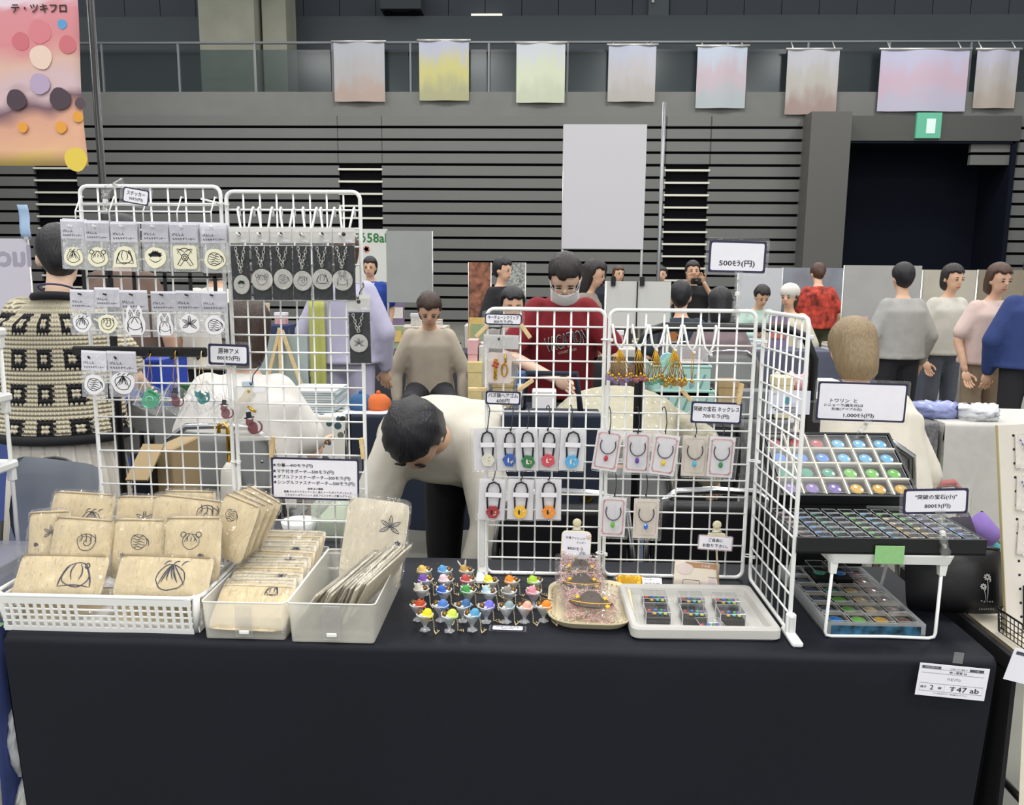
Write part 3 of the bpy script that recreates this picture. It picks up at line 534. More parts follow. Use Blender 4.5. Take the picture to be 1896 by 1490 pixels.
slate_ink = mat('slate_ink', '4a4c58', 0.6); teal_ink = mat('teal_ink', '3f6f6a', 0.6)
kx = [424, 462, 499, 541, 577, 616, 658]
for i, (dx, dy, dr, kd, lb, sq, ik) in enumerate(((447, 527, 17.5, 'spiky', 'teal spikes', 0.84, teal_ink), (484, 518, 19.6, 'twin', 'two buns', 1, slate_ink), (524, 517, 18.5, 'wave', 'a wavy scribble', 0.95, slate_ink), (562, 520, 18, 'swirl', 'a blue swirl', 0.95, slate_ink), (597, 517, 18.5, 'bell', 'a bell outline', 1, navy_ink), (634, 519, 18.5, 'ears', 'a long-eared outline', 1, slate_ink))):
    keychain(kx[i], 421.5-i*0.0, kx[i+1]-1, 450, 455, 555, dx, dy, dr, kd, 71+i, 'round grey keychain printed with '+lb+' on a black card', ik, Y=IY-(0.002 if i % 2 else 0), squeeze=sq)
keychain(643, 546, 685, 576, 578, 672, 663.5, 635.5, 16.8, 'leaf', 79, 'round grey keychain with a leaf-burst print hanging alone lower down', slate_ink)
for i, (xa, xb, xt) in enumerate(((443, 470, 443.5), (481, 505, 481.5), (521, 545, 520.5), (562.5, 587, 562.5), (595, 620, 596), (631, 656.5, 632))):
    f = lambda q: P(q, 386, GY).x
    vhook(f(xa), f(xb), P(xt, 434, IY).x, P(500, 388, GY).z, P(500, 433, IY).z, GY-0.004, 'white double hook above the keychain with '+('teal spikes', 'two buns', 'a wavy scribble', 'a blue swirl', 'a bell outline', 'a long-eared outline')[i], None)
def s_hook(px, y0, y1, Y, label, group, m_=None, back=GY):
    a = P(px, y0, Y); b = P(px+1, y1, Y); h = a.z-b.z; t = thing('s_hook', label, 'hook', (a.x, Y, a.z), group=group)
    MB().tube([(-0.004, back-Y+0.004, -h*0.12), (-0.004, back-Y+0.003, 0.0), (0.0, back-Y-0.003, 0.004), (0.003, back-Y-0.006, -h*0.1), (0.002, 0, -h*0.5), (0.0, -0.001, -h*0.88), (-0.001, -0.006, -h), (-0.003, -0.008, -h*0.86)], 0.0012, 5).obj('wire', m_ or black_metal, t); return t
s_hook(664, 528, 553, IY+0.001, 'black wire hook carrying the lone keychain pack', None)
# ================================================================== clear charm bags with acrylic cats
def cat_shape(s):
    body = arc(0, 0, s*0.55, -140, 60, 8, s*0.6); return body
def cat_charm(t, s, cols, hat, loc, rot=0, bow=False):
    """acrylic cat: body, curled tail, head with ears, optional top hat or bow"""
    c = MB().prism(wob(s*0.36, s*0.46, 5, 0.04, 20), -0.001, 0.001).obj('cat_body', cols[0], t, loc, (0, rot, 0))
    MB().tube([(s*(0.25+0.38*math.sin(a)), 0, s*(-0.30+0.42*(1-math.cos(a)))) for a in (k*0.42 for k in range(8))], [s*0.07]*6+[s*0.055, s*0.04], 6).obj('tail', cols[0], c)
    MB().prism([(-s*0.52, s*0.28), (-s*0.50, s*0.72), (-s*0.34, s*0.58), (-s*0.14, s*0.60), (0.0, s*0.74), (s*0.02, s*0.30), (-s*0.10, s*0.14), (-s*0.40, s*0.14)], -0.0012, 0.0012).obj('head', cols[1], c)
    if hat: MB().prism([(-s*0.62, s*0.62), (s*0.06, s*0.78), (s*0.04, s*0.86), (-s*0.12, s*0.83), (-s*0.20, s*1.18), (-s*0.52, s*1.10), (-s*0.48, s*0.74), (-s*0.64, s*0.70)], -0.0014, 0.0014).obj('top_hat', ink, c)
    if bow:
        for sx in (-1, 1): MB().prism([(s*0.30, s*0.20), (s*(0.30+sx*0.36), s*0.52), (s*(0.30+sx*0.40), -s*0.02)], -0.0016, 0.0014).obj('bow_loop', cols[2], c)
    return c
def ball_chain(m_, pts, r=0.0011, step=0.0026):
    pts = [Vector(p) for p in pts]
    for i in range(len(pts)-1):
        n = max(1, int((pts[i+1]-pts[i]).length/step))
        for k in range(n): m_.sphere(pts[i]+(pts[i+1]-pts[i])*(k/n), r, n=5, m_=3)
    return m_
pinkc = film('pink_acrylic', tint='d8b0b8', gloss=0.08, haze=0.35, hazecol='9c5c6a'); tealc = film('teal_acrylic', tint='8fd0d0', gloss=0.08, haze=0.35, hazecol='50acb0'); green_res = film('green_resin', tint='c4eedc', gloss=0.12, haze=0.45, hazecol='86d8b8'); lilac = film('lilac_acrylic', tint='b9a0c0', gloss=0.1, haze=0.3, hazecol='94809c')
def charm_bag(px, py, ph, chain_y, kind, label, rot, chm, w_=0.062, h_=0.058):
    c = P(px, py, IY-0.004); top = P(px, chain_y, IY-0.004); t = thing('charm_bag', label, 'charm', (c.x, IY-0.004, top.z)); dz_ = c.z-top.z
    hk = P(px, chain_y, IY).x
    ball_chain(MB(), [(-0.003, 0.018, 0.004), (0.003, 0.0, 0.0), (0.006, 0, dz_*0.5), (0.001, 0, dz_+h_*0.45), (-0.004, 0, dz_*0.5), (-0.003, 0.018, 0.004)]).obj('ball_chain', chm, t)
    MB().bbox((0, 0, 0), (w_, 0.006, h_), 0.0025).obj('clear_sleeve', crinkle, t, (0, 0, dz_), (0, rot, 0))
    for k in (-1, 1): MB().box((k*w_*0.42, -0.0034, 0), (0.0008, 0.0006, h_*0.95)).obj('sleeve_fold', white_st, t, (0, 0, dz_), (0, rot, 0))
    if kind == 'green':
        g = MB().prism(wob(0.018, 0.020, 4, 0.05), -0.003, 0.003).obj('green_candy', green_res, t, (0, -0.001, dz_-0.002), (0, rot, 0)); MB().prism([(-0.014, 0.014), (-0.013, 0.026), (-0.004, 0.019), (0.006, 0.019), (0.014, 0.024), (0.014, 0.012)], -0.003, 0.003).obj('ears', green_res, g); MB().tube([(0.008*math.cos(a), -0.0035, 0.008*math.sin(a)) for a in (k*0.6 for k in range(8))], 0.001, 5).obj('swirl', mat('mint', '9fe0c4', 0.3), g)
    elif kind == 'teal': cat_charm(t, 0.026, (tealc, tealc, tealc), False, (0, -0.001, dz_), -0.1, True)
    else: cat_charm(t, 0.025, (pinkc, pinkc, pinkc), True, (0, -0.001, dz_-0.004), rot*0.5)
    return t
charm_bag(279, 738, 40, 660, 'green', 'clear bag with a mint green candy cat charm on a gold ball chain', 0.45, gold)
charm_bag(326, 740, 40, 655, 'pink', 'clear bag with a pink cat charm in a black top hat, beside the teal one', 0.6, gold)
charm_bag(374, 738, 40, 655, 'teal', 'clear bag with a teal cat charm wearing a bow', -0.5, pale_gold)
charm_bag(418, 762, 40, 660, 'pink', 'clear bag with a tilted pink hatted cat charm under the price sign', 0.5, silver)
c, w_, h_ = rect(434, 716, 496, 816, IY-0.008); t = thing('charm_bag', 'large frosted bag with a hatted pink cat charm and gold clasp', 'charm', (c.x, IY-0.008, c.z+h_/2), (0, R(-2.5), 0))
MB().bbox((0, 0.001, -h_/2), (w_, 0.005, h_), 0.002).obj('frosted_sleeve', film('frosted_sleeve', gloss=0.04, rough=0.2, wrinkle=0.4, wscale=40, haze=0.35, hazecol='e6e4e0'), t); MB().bbox((-0.004, 0, 0.006), (w_*0.34, 0.008, 0.012), 0.002).obj('hanger_tab', mat('pale_blue_tab', 'b8c6d2', 0.4), t)
cat_charm(t, 0.030, (pinkc, pinkc, pinkc), True, (0.0, -0.003, -h_*0.76), 0.1); MB().tube([(-0.006, -0.004, -h_*0.36), (0.002, -0.005, -h_*0.42), (0.010, -0.004, -h_*0.46)], 0.003, 6).obj('gold_clasp', gold, t); MB().sphere((-0.002, -0.004, -h_*0.08), 0.003).obj('gold_stud', gold, t); MB().box((w_*0.3, -0.003, -h_*0.06), (w_*0.3, 0.001, h_*0.07)).obj('name_tag', paper, t)
s_hook(466, 677, 712, IY-0.010, 'dark blue wire hook carrying the large frosted charm bag', None, mat('dark_blue_wire', '2c2c50', 0.4, metal=0.6))
# ================================================================== price signs
def clothespin(px, py, Y, rot, label, L_=0.046, m_=None, back=GY):
    c = P(px, py, Y); t = thing('clothespin', label, 'clothespin', (c.x, Y, c.z), (0, rot, 0)); m_ = m_ or wood
    for k, ry in ((0, 0.0), (1, 0.09)): MB().bbox((0, 0.0045*(1 if k else -1)+0.001, 0), (0.0085, 0.0065, L_), 0.0015, rot=(0.07*(1 if k else -1), 0, 0)).obj('jaw', m_, t)
    MB().tube([(-0.0048, -0.005, 0.004), (-0.0048, 0.007, 0.004), (0.0048, 0.007, 0.004), (0.0048, -0.005, 0.004)], 0.0008, 4, closed=True).obj('spring', silver, t)
    return t
def sign(px0, py0, px1, py1, Y, label, lines, rot=0.0, border=None, lam=0.006, name='price_sign', bw=0.08, tilt=0.0, paper_m=None, wavy=False, back=None):
    """laminated sign: clear sleeve, coloured border plate, white paper, lettering"""
    c, w_, h_ = rect(px0, py0, px1, py1, Y); t = thing(name, label, 'sign', (c.x, Y, c.z), (tilt, rot, 0))
    MB().prism(rrect(w_+2*lam, h_+2*lam, 0.005), -0.0006, 0.0010).obj('laminate', clear, t)
    o = rrect(w_, h_, 0.004)
    if wavy: o = [(x*(1-0.05*math.cos(z/h_*6.28)*0+0.012), z) for x, z in o]
    MB().prism(o, -0.0011, -0.0006).obj('border', border or navy_ink, t); b = bw*h_; MB().prism(rrect(w_-2*b, h_-2*b, 0.004), -0.0015, -0.0010).obj('paper', paper_m or paper, t)
    for (s, fx, fz, fw, fh) in lines: text(s, w_*fw, ink, t, (fx*w_, -0.0018, fz*h_), h=h_*fh, bold=0.018)
    return t
sg = sign(228, 349, 276, 378, IY-0.03, 'small tilted sticker price sign on a clear clip', [('ステッカー', 0, 0.16, 0.70, 0.26), ('50ﾓﾗ(円)', 0.02, -0.20, 0.52, 0.22)], rot=0.17)
def clear_clip(p0, p1, label, joint=True, Y=None):
    """clear plastic sign holder: two jaws and a swivel"""
    a, b = Vector(p0), Vector(p1); t = thing('sign_clip', label, 'clip', a); d = b-a; L_ = d.length; rot = math.atan2(d.x, d.z)
    for k, (s0, s1) in enumerate(((0.0, 0.42), (0.58, 1.0))):
        o = [(-0.006, s0*L_), (0.006, s0*L_), (0.0085 if k == 0 else 0.006, s0*L_+0.10*L_), (0.005, (s0+s1)/2*L_), (0.006 if k == 0 else 0.0085, s1*L_-0.06*L_), (0.0085, s1*L_), (-0.0085, s1*L_), (-0.006 if k == 0 else -0.0085, s1*L_-0.06*L_), (-0.005, (s0+s1)/2*L_), (-0.0085 if k == 0 else -0.006, s0*L_+0.10*L_)]
        j = MB().prism(o, -0.005, -0.002).prism(o, 0.002, 0.005).obj('jaw', acryl, t, (0, 0, 0), (0, rot, 0)); MB().box((0, 0, (s0+s1)/2*L_), (0.005, 0.008, 0.006)).obj('spring', silver, j)
    MB().bbox((0, 0, L_*0.5), (0.009, 0.009, 0.010), 0.002).obj('swivel', mat('white_swivel', 'e6e4de', 0.3), t, (0, 0, 0), (0, rot, 0))
    return t
clear_clip(P(194, 396, IY-0.005), P(188, 352, IY-0.022), 'clear plastic sign holder gripping the top wire of the sticker panel')
q = P(190, 352, IY-0.024); q2 = P(226, 336, IY-0.030); t = thing('sign_clip', 'clear upper arm of the sticker sign holder', 'clip', q); d = q2-q; MB().prism([(-0.006, 0.008), (0.006, 0.008), (0.0045, d.length*0.55), (0.008, d.length), (-0.008, d.length), (-0.0045, d.length*0.55)], -0.004, 0.004).obj('jaw', acryl, t, (0, 0, 0), (0, math.atan2(d.x, d.z), 0)); MB().box((0, -0.001, d.length*0.6), (0.004, 0.011, 0.006)).obj('spring', silver, t, (0, 0, 0), (0, math.atan2(d.x, d.z), 0))
sign(386, 637, 461, 676, GY-0.014, 'navy framed candy price sign across the joint of the tall panels', [('原神アメ', 0, 0.17, 0.50, 0.27), ('800ﾓﾗ(円)', 0, -0.18, 0.56, 0.24)], rot=0.03, bw=0.11)
b1 = sign(503, 848, 665, 925, GY-0.010, 'large price list sign for pouches with navy frame', [('★巾着---400モラ(円)', -0.255, 0.31, 0.46, 0.095), ('★マチ付きポーチ---500モラ(円)', -0.135, 0.165, 0.70, 0.105), ('★ダブルファスナーポーチ---500モラ(円)', -0.04, 0.03, 0.88, 0.105), ('★シングルファスナーポーチ---500モラ(円)', -0.015, -0.10, 0.93, 0.105),
    ('-絵柄 全14種類-', 0.0, -0.235, 0.19, 0.05), ('稲妻,タルタリヤ,ティナリ,セノ,旅人,トーマ,ガイア,ディルック,', 0.03, -0.315, 0.78, 0.055), ('リオセスリ,ヌヴィレット,白朮,アルハイゼン,万葉,シグウィン', 0.035, -0.395, 0.76, 0.055)], rot=0.012, bw=0.045)
clothespin(504, 827, GY-0.006, 0.05, 'wooden clothespin holding the price list sign beside the frosted charm bag'); clothespin(671, 830, GY-0.006, -0.12, 'wooden clothespin holding the price list sign at the panel edge')
cable = None
# ================================================================== right panels: signs, hair ties, necklaces, straps
RY = RGY-0.030   # plane of goods on the right panels
sign(898, 581, 966, 601, RGY-0.010, 'key chain clip price sign at the top of the hair tie panel', [('キーチェーンクリップ', 0, 0.17, 0.83, 0.34), ('800モラ(円)', 0, -0.25, 0.50, 0.30)], rot=0.02, bw=0.10)
clothespin(892, 613, RGY-0.007, 0.78, 'wooden clothespin slanting at the outer corner of the clip price sign', 0.036); clothespin(973, 613, RGY-0.007, -0.62, 'wooden clothespin slanting at the inner corner of the clip price sign', 0.036)
sign(899, 724, 964, 749, RGY-0.010, 'hair tie price sign above the hair tie packs', [('バズ猫ヘアゴム', 0, 0.20, 0.84, 0.32), ('600円', 0, -0.22, 0.36, 0.30)], rot=0.02, bw=0.12)
clothespin(884, 721, RGY-0.007, 1.57, 'wooden clothespin lying level at the outer end of the hair tie sign', 0.040); clothespin(973, 713, RGY-0.007, 0.95, 'wooden clothespin slanting at the inner end of the hair tie sign', 0.040)
sign(1279, 744, 1373, 784, RGY-0.010, 'necklace price sign with navy frame on the wire panel', [('突破の宝石 ネックレス', 0, 0.17, 0.90, 0.22), ('700モラ(円)', 0, -0.18, 0.52, 0.22)], rot=0.025, bw=0.09)
clothespin(1271, 732, RGY-0.007, -0.75, 'wooden clothespin slanting at the corner of the necklace sign', 0.030); clothespin(1370, 729, RGY-0.007, 0.14, 'wooden clothespin upright at the corner of the necklace sign', 0.045)
# key chain clip pack
c, w_, h_ = rect(895, 620, 961, 711, RY); t = thing('clip_pack', 'clear bag with gold key chain clips under a blank grey header', 'clip pack', (c.x, RY, c.z+h_/2), (0, R(1.5), 0))
MB().box((0, 0, -h_*0.14), (w_*0.98, 0.0014, h_*0.28)).obj('header_card', mat('pale_grey_card', 'd2d0ce', 0.5), t); MB().bbox((0, 0, -h_/2-0.002), (w_, 0.005, h_*0.98), 0.002).obj('clear_sleeve', crinkle, t)
MB().prism(rrect(w_*0.66, h_*0.62, 0.004), -0.0010, 0.0).obj('backing_card', mat('blush_card', 'e6d8d2', 0.5), t, (-0.001, 0, -h_*0.67))
k = MB().box((-0.010, -0.003, -h_*0.70), (0.007, 0.003, 0.044)).obj('gold_clip', gold, t)
for i in range(4): MB().sphere((-0.010+0.005*math.cos(i*1.57+.4), -0.006, -h_*0.60+0.005*math.sin(i*1.57+.4)), 0.003).obj('red_petal', mat('red_resin', 'b22a30', 0.2), k)
for i in range(3): MB().prism(wob(0.0015, 0.0015, i, 0.02, 8, -0.011+0.002*(i % 2), -h_*0.86+0.005*i), -0.0052, -0.0046).obj('paw_mark', ink, k)
g = MB().tube([(0.010, -0.003, -h_*0.40), (0.011, -0.003, -h_*0.55)], 0.0022).tube([(0.009+0.006*math.sin(a), -0.003, -h_*0.70+0.014*math.cos(a)) for a in (i*0.6 for i in range(11))], 0.0016, 6, closed=True).obj('lobster_clasp', gold, t); ball_chain(MB(), [(0.011, -0.004, -h_*0.55), (0.004, -0.004, -h_*0.74), (0.006, -0.004, -h_*0.85)]).obj('chain', gold, g)
s_hook(925, 601, 629, RY+0.001, 'black wire hook tying the key chain clip pack to the panel', None, back=RGY)
# hair ties
hcard = mat('white_card', 'e8e6ea', 0.5); elastic = mat('black_elastic', '26242c', 0.8, bump=0.3, bscale=1500)
def hair_tie(x0, y0, x1, y1, cx, cy, col, nm, seed, label, Y=RY, clip=False):
    c, w_, h_ = rect(x0, y0, x1, y1, Y); t = thing('hair_tie_pack', label, 'hair tie', (c.x, Y, c.z+h_/2), (0, R(random.Random(seed).uniform(-2.5, 2.5)), 0))
    MB().box((0, 0, -h_/2), (w_, 0.0012, h_)).obj('backing_card', hcard, t); MB().bbox((-0.003, -0.001, -h_/2-0.0005), (w_*1.06+0.004, 0.007, h_*1.03), 0.002).obj('clear_sleeve', clear, t)
    p = P(cx, cy, Y)-Vector((c.x, Y, c.z+h_/2)); lw = w_*0.24
    loop = [(p.x-lw*0.85, -0.0035, p.z+0.006)]+[(p.x+lw*a-0.003*0, -0.004, b) for a, b in ((-1.0, -h_*0.45), (-1.05, -h_*0.24), (-0.75, -h_*0.11), (0, -h_*0.06), (0.75, -h_*0.11), (1.05, -h_*0.24), (1.0, -h_*0.45))]+[(p.x+lw*0.85, -0.0035, p.z+0.006)]
    MB().tube(loop, 0.0019, 6).obj('elastic_loop', elastic, t); MB().box((p.x, -0.0062, -h_*0.37), (w_*0.62, 0.0006, h_*0.11)).obj('paper_band', hcard, t)
    rr = 13.5/F_PX*Y; a0 = random.Random(seed+3).uniform(0, 1)
    ch = MB().prism([(rr*math.cos(a0+k*math.pi/3), rr*math.sin(a0+k*math.pi/3)) for k in range(6)], -0.003, 0.003).obj('hex_charm', gem('resin_'+nm, col), t, (p.x, -0.0062, p.z))
    rn = random.Random(seed+9)
    MB().prism([(-0.0035, -0.005), (-0.0045, 0.001), (-0.0025, 0.006), (-0.001, 0.004), (-0.0005, -0.005)], -0.0036, -0.0031).obj('cat_inlay', ink if nm in ('yellow', 'orange', 'darkred') else mat('pale_inlay', 'e4d8d2', 0.4), ch)
    for i in range(4): MB().sphere((rn.uniform(0, 0.007), -0.0034, rn.uniform(-0.007, 0.007)), 0.0016, (1, 0.5, 1), 6, 4).obj('bead_inlay', mat('bead_'+('a' if i % 2 else 'b'), 'e6ddd2' if i % 2 else 'd8b870', 0.3), ch)
    return t
for i, (x0, x1, cx, cy, col, nm, lb) in enumerate(((876, 918, 902, 850, 'c9c7b8', 'clear', 'clear milky'), (920, 956, 944, 850, '2450a0', 'blue', 'deep blue'), (954, 995, 976, 853, '1f6a3e', 'green', 'dark green'), (997, 1037, 1017, 851, 'c03c50', 'rose', 'rose red'), (1038, 1084, 1061, 853, '4a9ed0', 'sky', 'sky blue'))):
    hair_tie(x0, 794+i % 2, x1, 871, cx, cy, col, nm, 100+i, 'hair tie with a '+lb+' hexagon charm on a white card', RY-(0.009 if i in (2, 4) else 0))
    s_hook((903, 947, 977, 1016, 1058)[i], 757, 797, RY, 'black wire hook above the '+lb+' hair tie', None, back=RGY)
for i, (x0, x1, cx, col, nm, lb) in enumerate(((888, 937, 915, '94202c', 'darkred', 'dark red'), (941, 989, 965, 'e0ae2c', 'yellow', 'yellow'), (992, 1039, 1016, 'dd8420', 'orange', 'orange'))):
    hair_tie(x0, 887, x1, 962, cx, 946, col, nm, 110+i, 'hair tie with '+('an ' if nm == 'orange' else 'a ')+lb+' hexagon charm and dark cat on a white card')
    s_hook((914, 966, 1017)[i], 873, 888, RY, 'black wire hook above the '+lb+' hair tie', None, back=RGY)
# necklaces
pink_b = mat('pink_border', 'd8a6a4', 0.5, vary=0.15, scale=120); beige_c = mat('beige_card', 'e2d8cc', 0.5); tan_ln = mat('tan_line', 'c0ae96', 0.5)
def necklace(cx, cy, tilt, col, nm, seed, label, plain=False, Y=RY, cr=False):
    w_, h_ = 47/F_PX*Y*1.02, 76/F_PX*Y*1.02; c = P(cx, cy, Y); t = thing('necklace_pack', label, 'necklace', (c.x, Y, c.z), (0, R(tilt), 0))
    MB().box((0, 0, 0), (w_, 0.0012, h_)).obj('backing_card', beige_c if plain else hcard, t); MB().bbox((0.004, -0.001, -0.001), (w_*1.12, 0.008, h_*1.06), 0.002).obj('clear_sleeve', crinkle if cr or seed % 2 else clear, t)
    if plain:
        o = [(x, z) for x, z in ((-.4, .34), (-.33, .42), (.33, .42), (.4, .34), (.4, -.34), (.33, -.42), (-.33, -.42), (-.4, -.34))]; MB().ribbon([(x*w_, z*h_) for x, z in o], 0.0008, -0.0008, closed=True).obj('printed_frame', tan_ln, t)
    else:
        m_ = MB(); o = rrect(w_*0.80, h_*0.86, 0.006, 3); m_.ribbon(o, 0.0028, -0.0008, closed=True); rn = random.Random(seed)
        for i in range(12):
            p = o[(i*7) % len(o)]; m_.prism(wob(0.0022, 0.0022, i, 0.15, 8, p[0]+rn.uniform(-.001, .001), p[1]), -0.0010, -0.0007)
        m_.obj('printed_frame', pink_b, t)
    zc = h_*0.14; rr = w_*0.30
    MB().tube([(rr*math.cos(R(a)), -0.003, zc+rr*1.15*math.sin(R(a))) for a in range(150, 391, 15)], 0.0011, 6).obj('cord', mat('dark_cord', '231f36', 0.6), t)
    MB().tube([(-rr*0.86, -0.002, zc+rr*0.55), (-rr*1.15, -0.001, zc+rr*0.9)], 0.0005, 4).tube([(rr*0.86, -0.002, zc+rr*0.55), (rr*1.25, -0.001, zc+rr*0.9)], 0.0005, 4).obj('wire_end', silver, t)
    MB().tube([(0, -0.003, zc-rr*1.12), (0, -0.004, zc-rr*1.32)], 0.0006, 4).obj('bail', silver, t)
    MB().sphere((0, -0.005, zc-rr*1.75), 0.0062, (0.75, 0.45, 1.05), 10, 6, smooth=False).obj('gem_pendant', gem('gem_'+nm, col), t)
    return t
for i, (cx, cy, tl, col, nm, lb, pl) in enumerate(((1124, 834, 8, 'b3242c', 'red', 'red', 0), (1180, 838, 2, '5a2a96', 'purple', 'purple', 0), (1230, 842, 7, 'ddb81e', 'yellow', 'yellow', 0), (1286, 844, 1, '4aa6cc', 'aqua', 'aqua blue', 1), (1335, 846, 3, '1f8048', 'emerald', 'emerald green', 0))):
    necklace(cx, cy, tl, col, nm, 120+i, 'necklace with '+('an ' if lb[0] in 'ae' else 'a ')+lb+' oval gem on a '+('plain beige' if pl else 'pink framed')+' card', pl, RY-(0.010 if i in (2, 4) else 0))
    s_hook((1130, 1183, 1234, 1289, 1340)[i], 760 if i < 3 else 785, 802 if i < 3 else 808, RY, 'black wire hook above the '+lb+' gem necklace', None, back=RGY)
necklace(1135, 957, 2, '57a82a', 'lime', 131, 'necklace with a lime green oval gem on a pink framed card'); necklace(1196, 960, 1, '1f64c0', 'azure', 132, 'necklace with a deep blue oval gem in a crinkled bag', True, RY-0.004, True)
s_hook(1140, 880, 917, RY, 'black wire hook above the lime gem necklace', None, back=RGY); s_hook(1198, 880, 918, RY, 'black wire hook above the deep blue gem necklace', None, back=RGY)
# gold straps on white double hooks
strand_m = mat('gold_strand', 'c99a2a', 0.35, metal=0.7)
CHM = [('lilac', 'c4b2dc'), ('pinkc', 'd89aa8'), ('mintc', '9cd8c8'), ('honey', 'e0c060'), ('icec', 'c4d8ea')]
hx = [(215, 325, 265, 650), (360, 470, 405, 650), (485, 595, 530, 655), (612, 716, 665, 657), (737, 845, 800, 672), (860, 970, 922, 690)]
def gold_strap(x, z, dx, L_, ci, label, group, Y):
    t = thing('charm_strap', label, 'strap', (x, Y, z), group=group)
    for k in (-1, 1): MB().tube([(0.0, 0.004, 0.001), (k*0.001, 0, 0), (dx*0.5+k*0.0025, -0.001, -L_*0.5), (dx+k*0.0005, -0.001, -L_)], 0.0008, 4).obj('gold_cord', strand_m, t)
    MB().lathe([(0.0012, 0.005), (0.003, 0.003), (0.0034, 0), (0.002, -0.002)], 8).obj('cap', gold, t, (dx, -0.001, -L_-0.003)); b = MB().sphere((0, 0, 0), 0.0058, (1, 1, 1.1), 8, 6, smooth=False).obj('crystal_bead', film('bead_'+CHM[ci][0], tint=CHM[ci][1], gloss=0.15, rough=0.05, haze=0.25, hazecol=CHM[ci][1]), t, (dx, -0.001, -L_-0.010))
    MB().sphere((0.004, -0.003, 0.004), 0.0022, n=6, m_=4).obj('gold_bead', gold, b); return t
for i, (a, b, xt, yb) in enumerate(hx):
    f = lambda q: P(1080+q/3.95, 604, RGY-0.004).x; zb_ = P(1080+xt/3.95, 480+(yb)/3.95, RGY-0.02).z
    vhook(f(a), f(b), P(1080+xt/3.95, 480+yb/3.95, RGY-0.02).x, P(1200, 480+495/3.95, RGY).z, zb_, RGY-0.004, 'white double hook carrying the '+('lilac bead straps', 'sparse rose bead straps', 'mint bead straps', 'thick honey bead bunch', 'single ice-blue bead strap', 'no strap at all')[i] if i < 5 else 'empty white double hook beside the last gold strap', None, RGY-0.032)
    n = (7, 4, 5, 8, 1, 0)[i]; sp = (0.020, 0.012, 0.014, 0.022, 0.001, 0)[i]; rn = random.Random(200+i); nm = ('lilac', 'rose', 'mint', 'honey', 'ice blue', '')[i]
    for k in range(n):
        u = (k/(n-1)*2-1) if n > 1 else 0
        gold_strap(P(1080+xt/3.95, 480+yb/3.95, RGY-0.034).x+u*0.0015, zb_-0.002, u*sp, 0.052+rn.uniform(-0.004, 0.010)+(0.004 if i == 4 else 0), i, 'gold cord strap with '+('an ' if i == 4 else 'a ')+nm+' bead'+(' hanging alone' if n == 1 else ' in the bunch on one hook'), 'gold straps with '+nm+' beads' if n > 1 else None, RGY-0.036-0.004*((k*3) % 4))
def holo():
    mm, t, N, L, b = nt('holographic_film'); tc = N.new('ShaderNodeTexCoord'); n = N.new('ShaderNodeTexNoise'); n.inputs['Scale'].default_value = 70; n.inputs['Distortion'].default_value = 2; L.new(tc.outputs['Object'], n.inputs['Vector'])
    r = N.new('ShaderNodeValToRGB'); e = r.color_ramp.elements; e[0].position = 0.3; e[0].color = srgb('b8a8e6'); e[1].position = 0.7; e[1].color = srgb('e8e4a8'); q = e.new(0.43); q.color = srgb('8ed8e8'); q = e.new(0.56); q.color = srgb('a6ecc4'); L.new(n.outputs['Fac'], r.inputs[0]); L.new(r.outputs[0], b.inputs['Base Color']); b.inputs['Roughness'].default_value = 0.2; return mm
c = P(1236, 668, RGY-0.012); t = thing('holographic_charm', 'round iridescent holographic charm behind the honey bead straps', 'charm', c); MB().lathe([(0.017, -0.0015), (0.018, 0), (0.017, 0.0015)], 20, smooth=False).obj('disc', holo(), t, (0, 0, 0), (R(90), 0, 0)); MB().tube([(0, 0, 0.017), (0.001, 0.006, 0.030)], 0.0008, 4).obj('loop', silver, t)
# clip with sign on top of the panel
sign(1312, 446, 1418, 505, RGY+0.01, 'white price sign held above the necklace panel by a clear clip', [('500ﾓﾗ(円)', 0, -0.22, 0.62, 0.22)], rot=0.02, bw=0.07)
clear_clip(P(1362, 585, RGY-0.004), P(1366, 503, RGY+0.006), 'clear plastic sign holder on top of the necklace panel')
# small notice on a clear clip behind the side wing
c, w_, h_ = rect(1424, 724, 1502, 768, 1.60); t = thing('notice_card', 'small pale printed notice on a clear clip behind the side wing', 'card', (c.x, 1.80, c.z)); c, w_, h_ = rect(1424, 724, 1502, 768, 1.80); t.location = (c.x, 1.80, c.z)
MB().box((0, 0, 0), (w_, 0.0012, h_)).obj('paper', mat('pale_blue_paper', 'd6d8e6', 0.5), t); MB().prism(wob(0.006, 0.009, 3, 0.08, 14), -0.0012, -0.0008).obj('blue_emblem', mat('emblem_teal', '4f8f9c', 0.5), t, (-0.004, 0, 0.004))
for i in range(3): MB().box((-0.008+0.002*i, -0.0009, -h_*(0.22+0.09*i)), (w_*(0.62-0.08*i), 0.0004, 0.0024)).obj('print_line', slate_ink, t)
for sx in (-1, 1): MB().tube([(sx*w_*0.40, -0.001, h_*0.30), (sx*w_*0.36, -0.001, h_*0.38), (sx*w_*0.30, -0.001, h_*0.36)], 0.0007, 4).obj('corner_flourish', mat('ochre_ink', 'c0965a', 0.6), t)
clear_clip(P(1464, 832, 1.80), P(1466, 766, 1.798), 'clear plastic sign holder under the pale notice on the gem case lid')
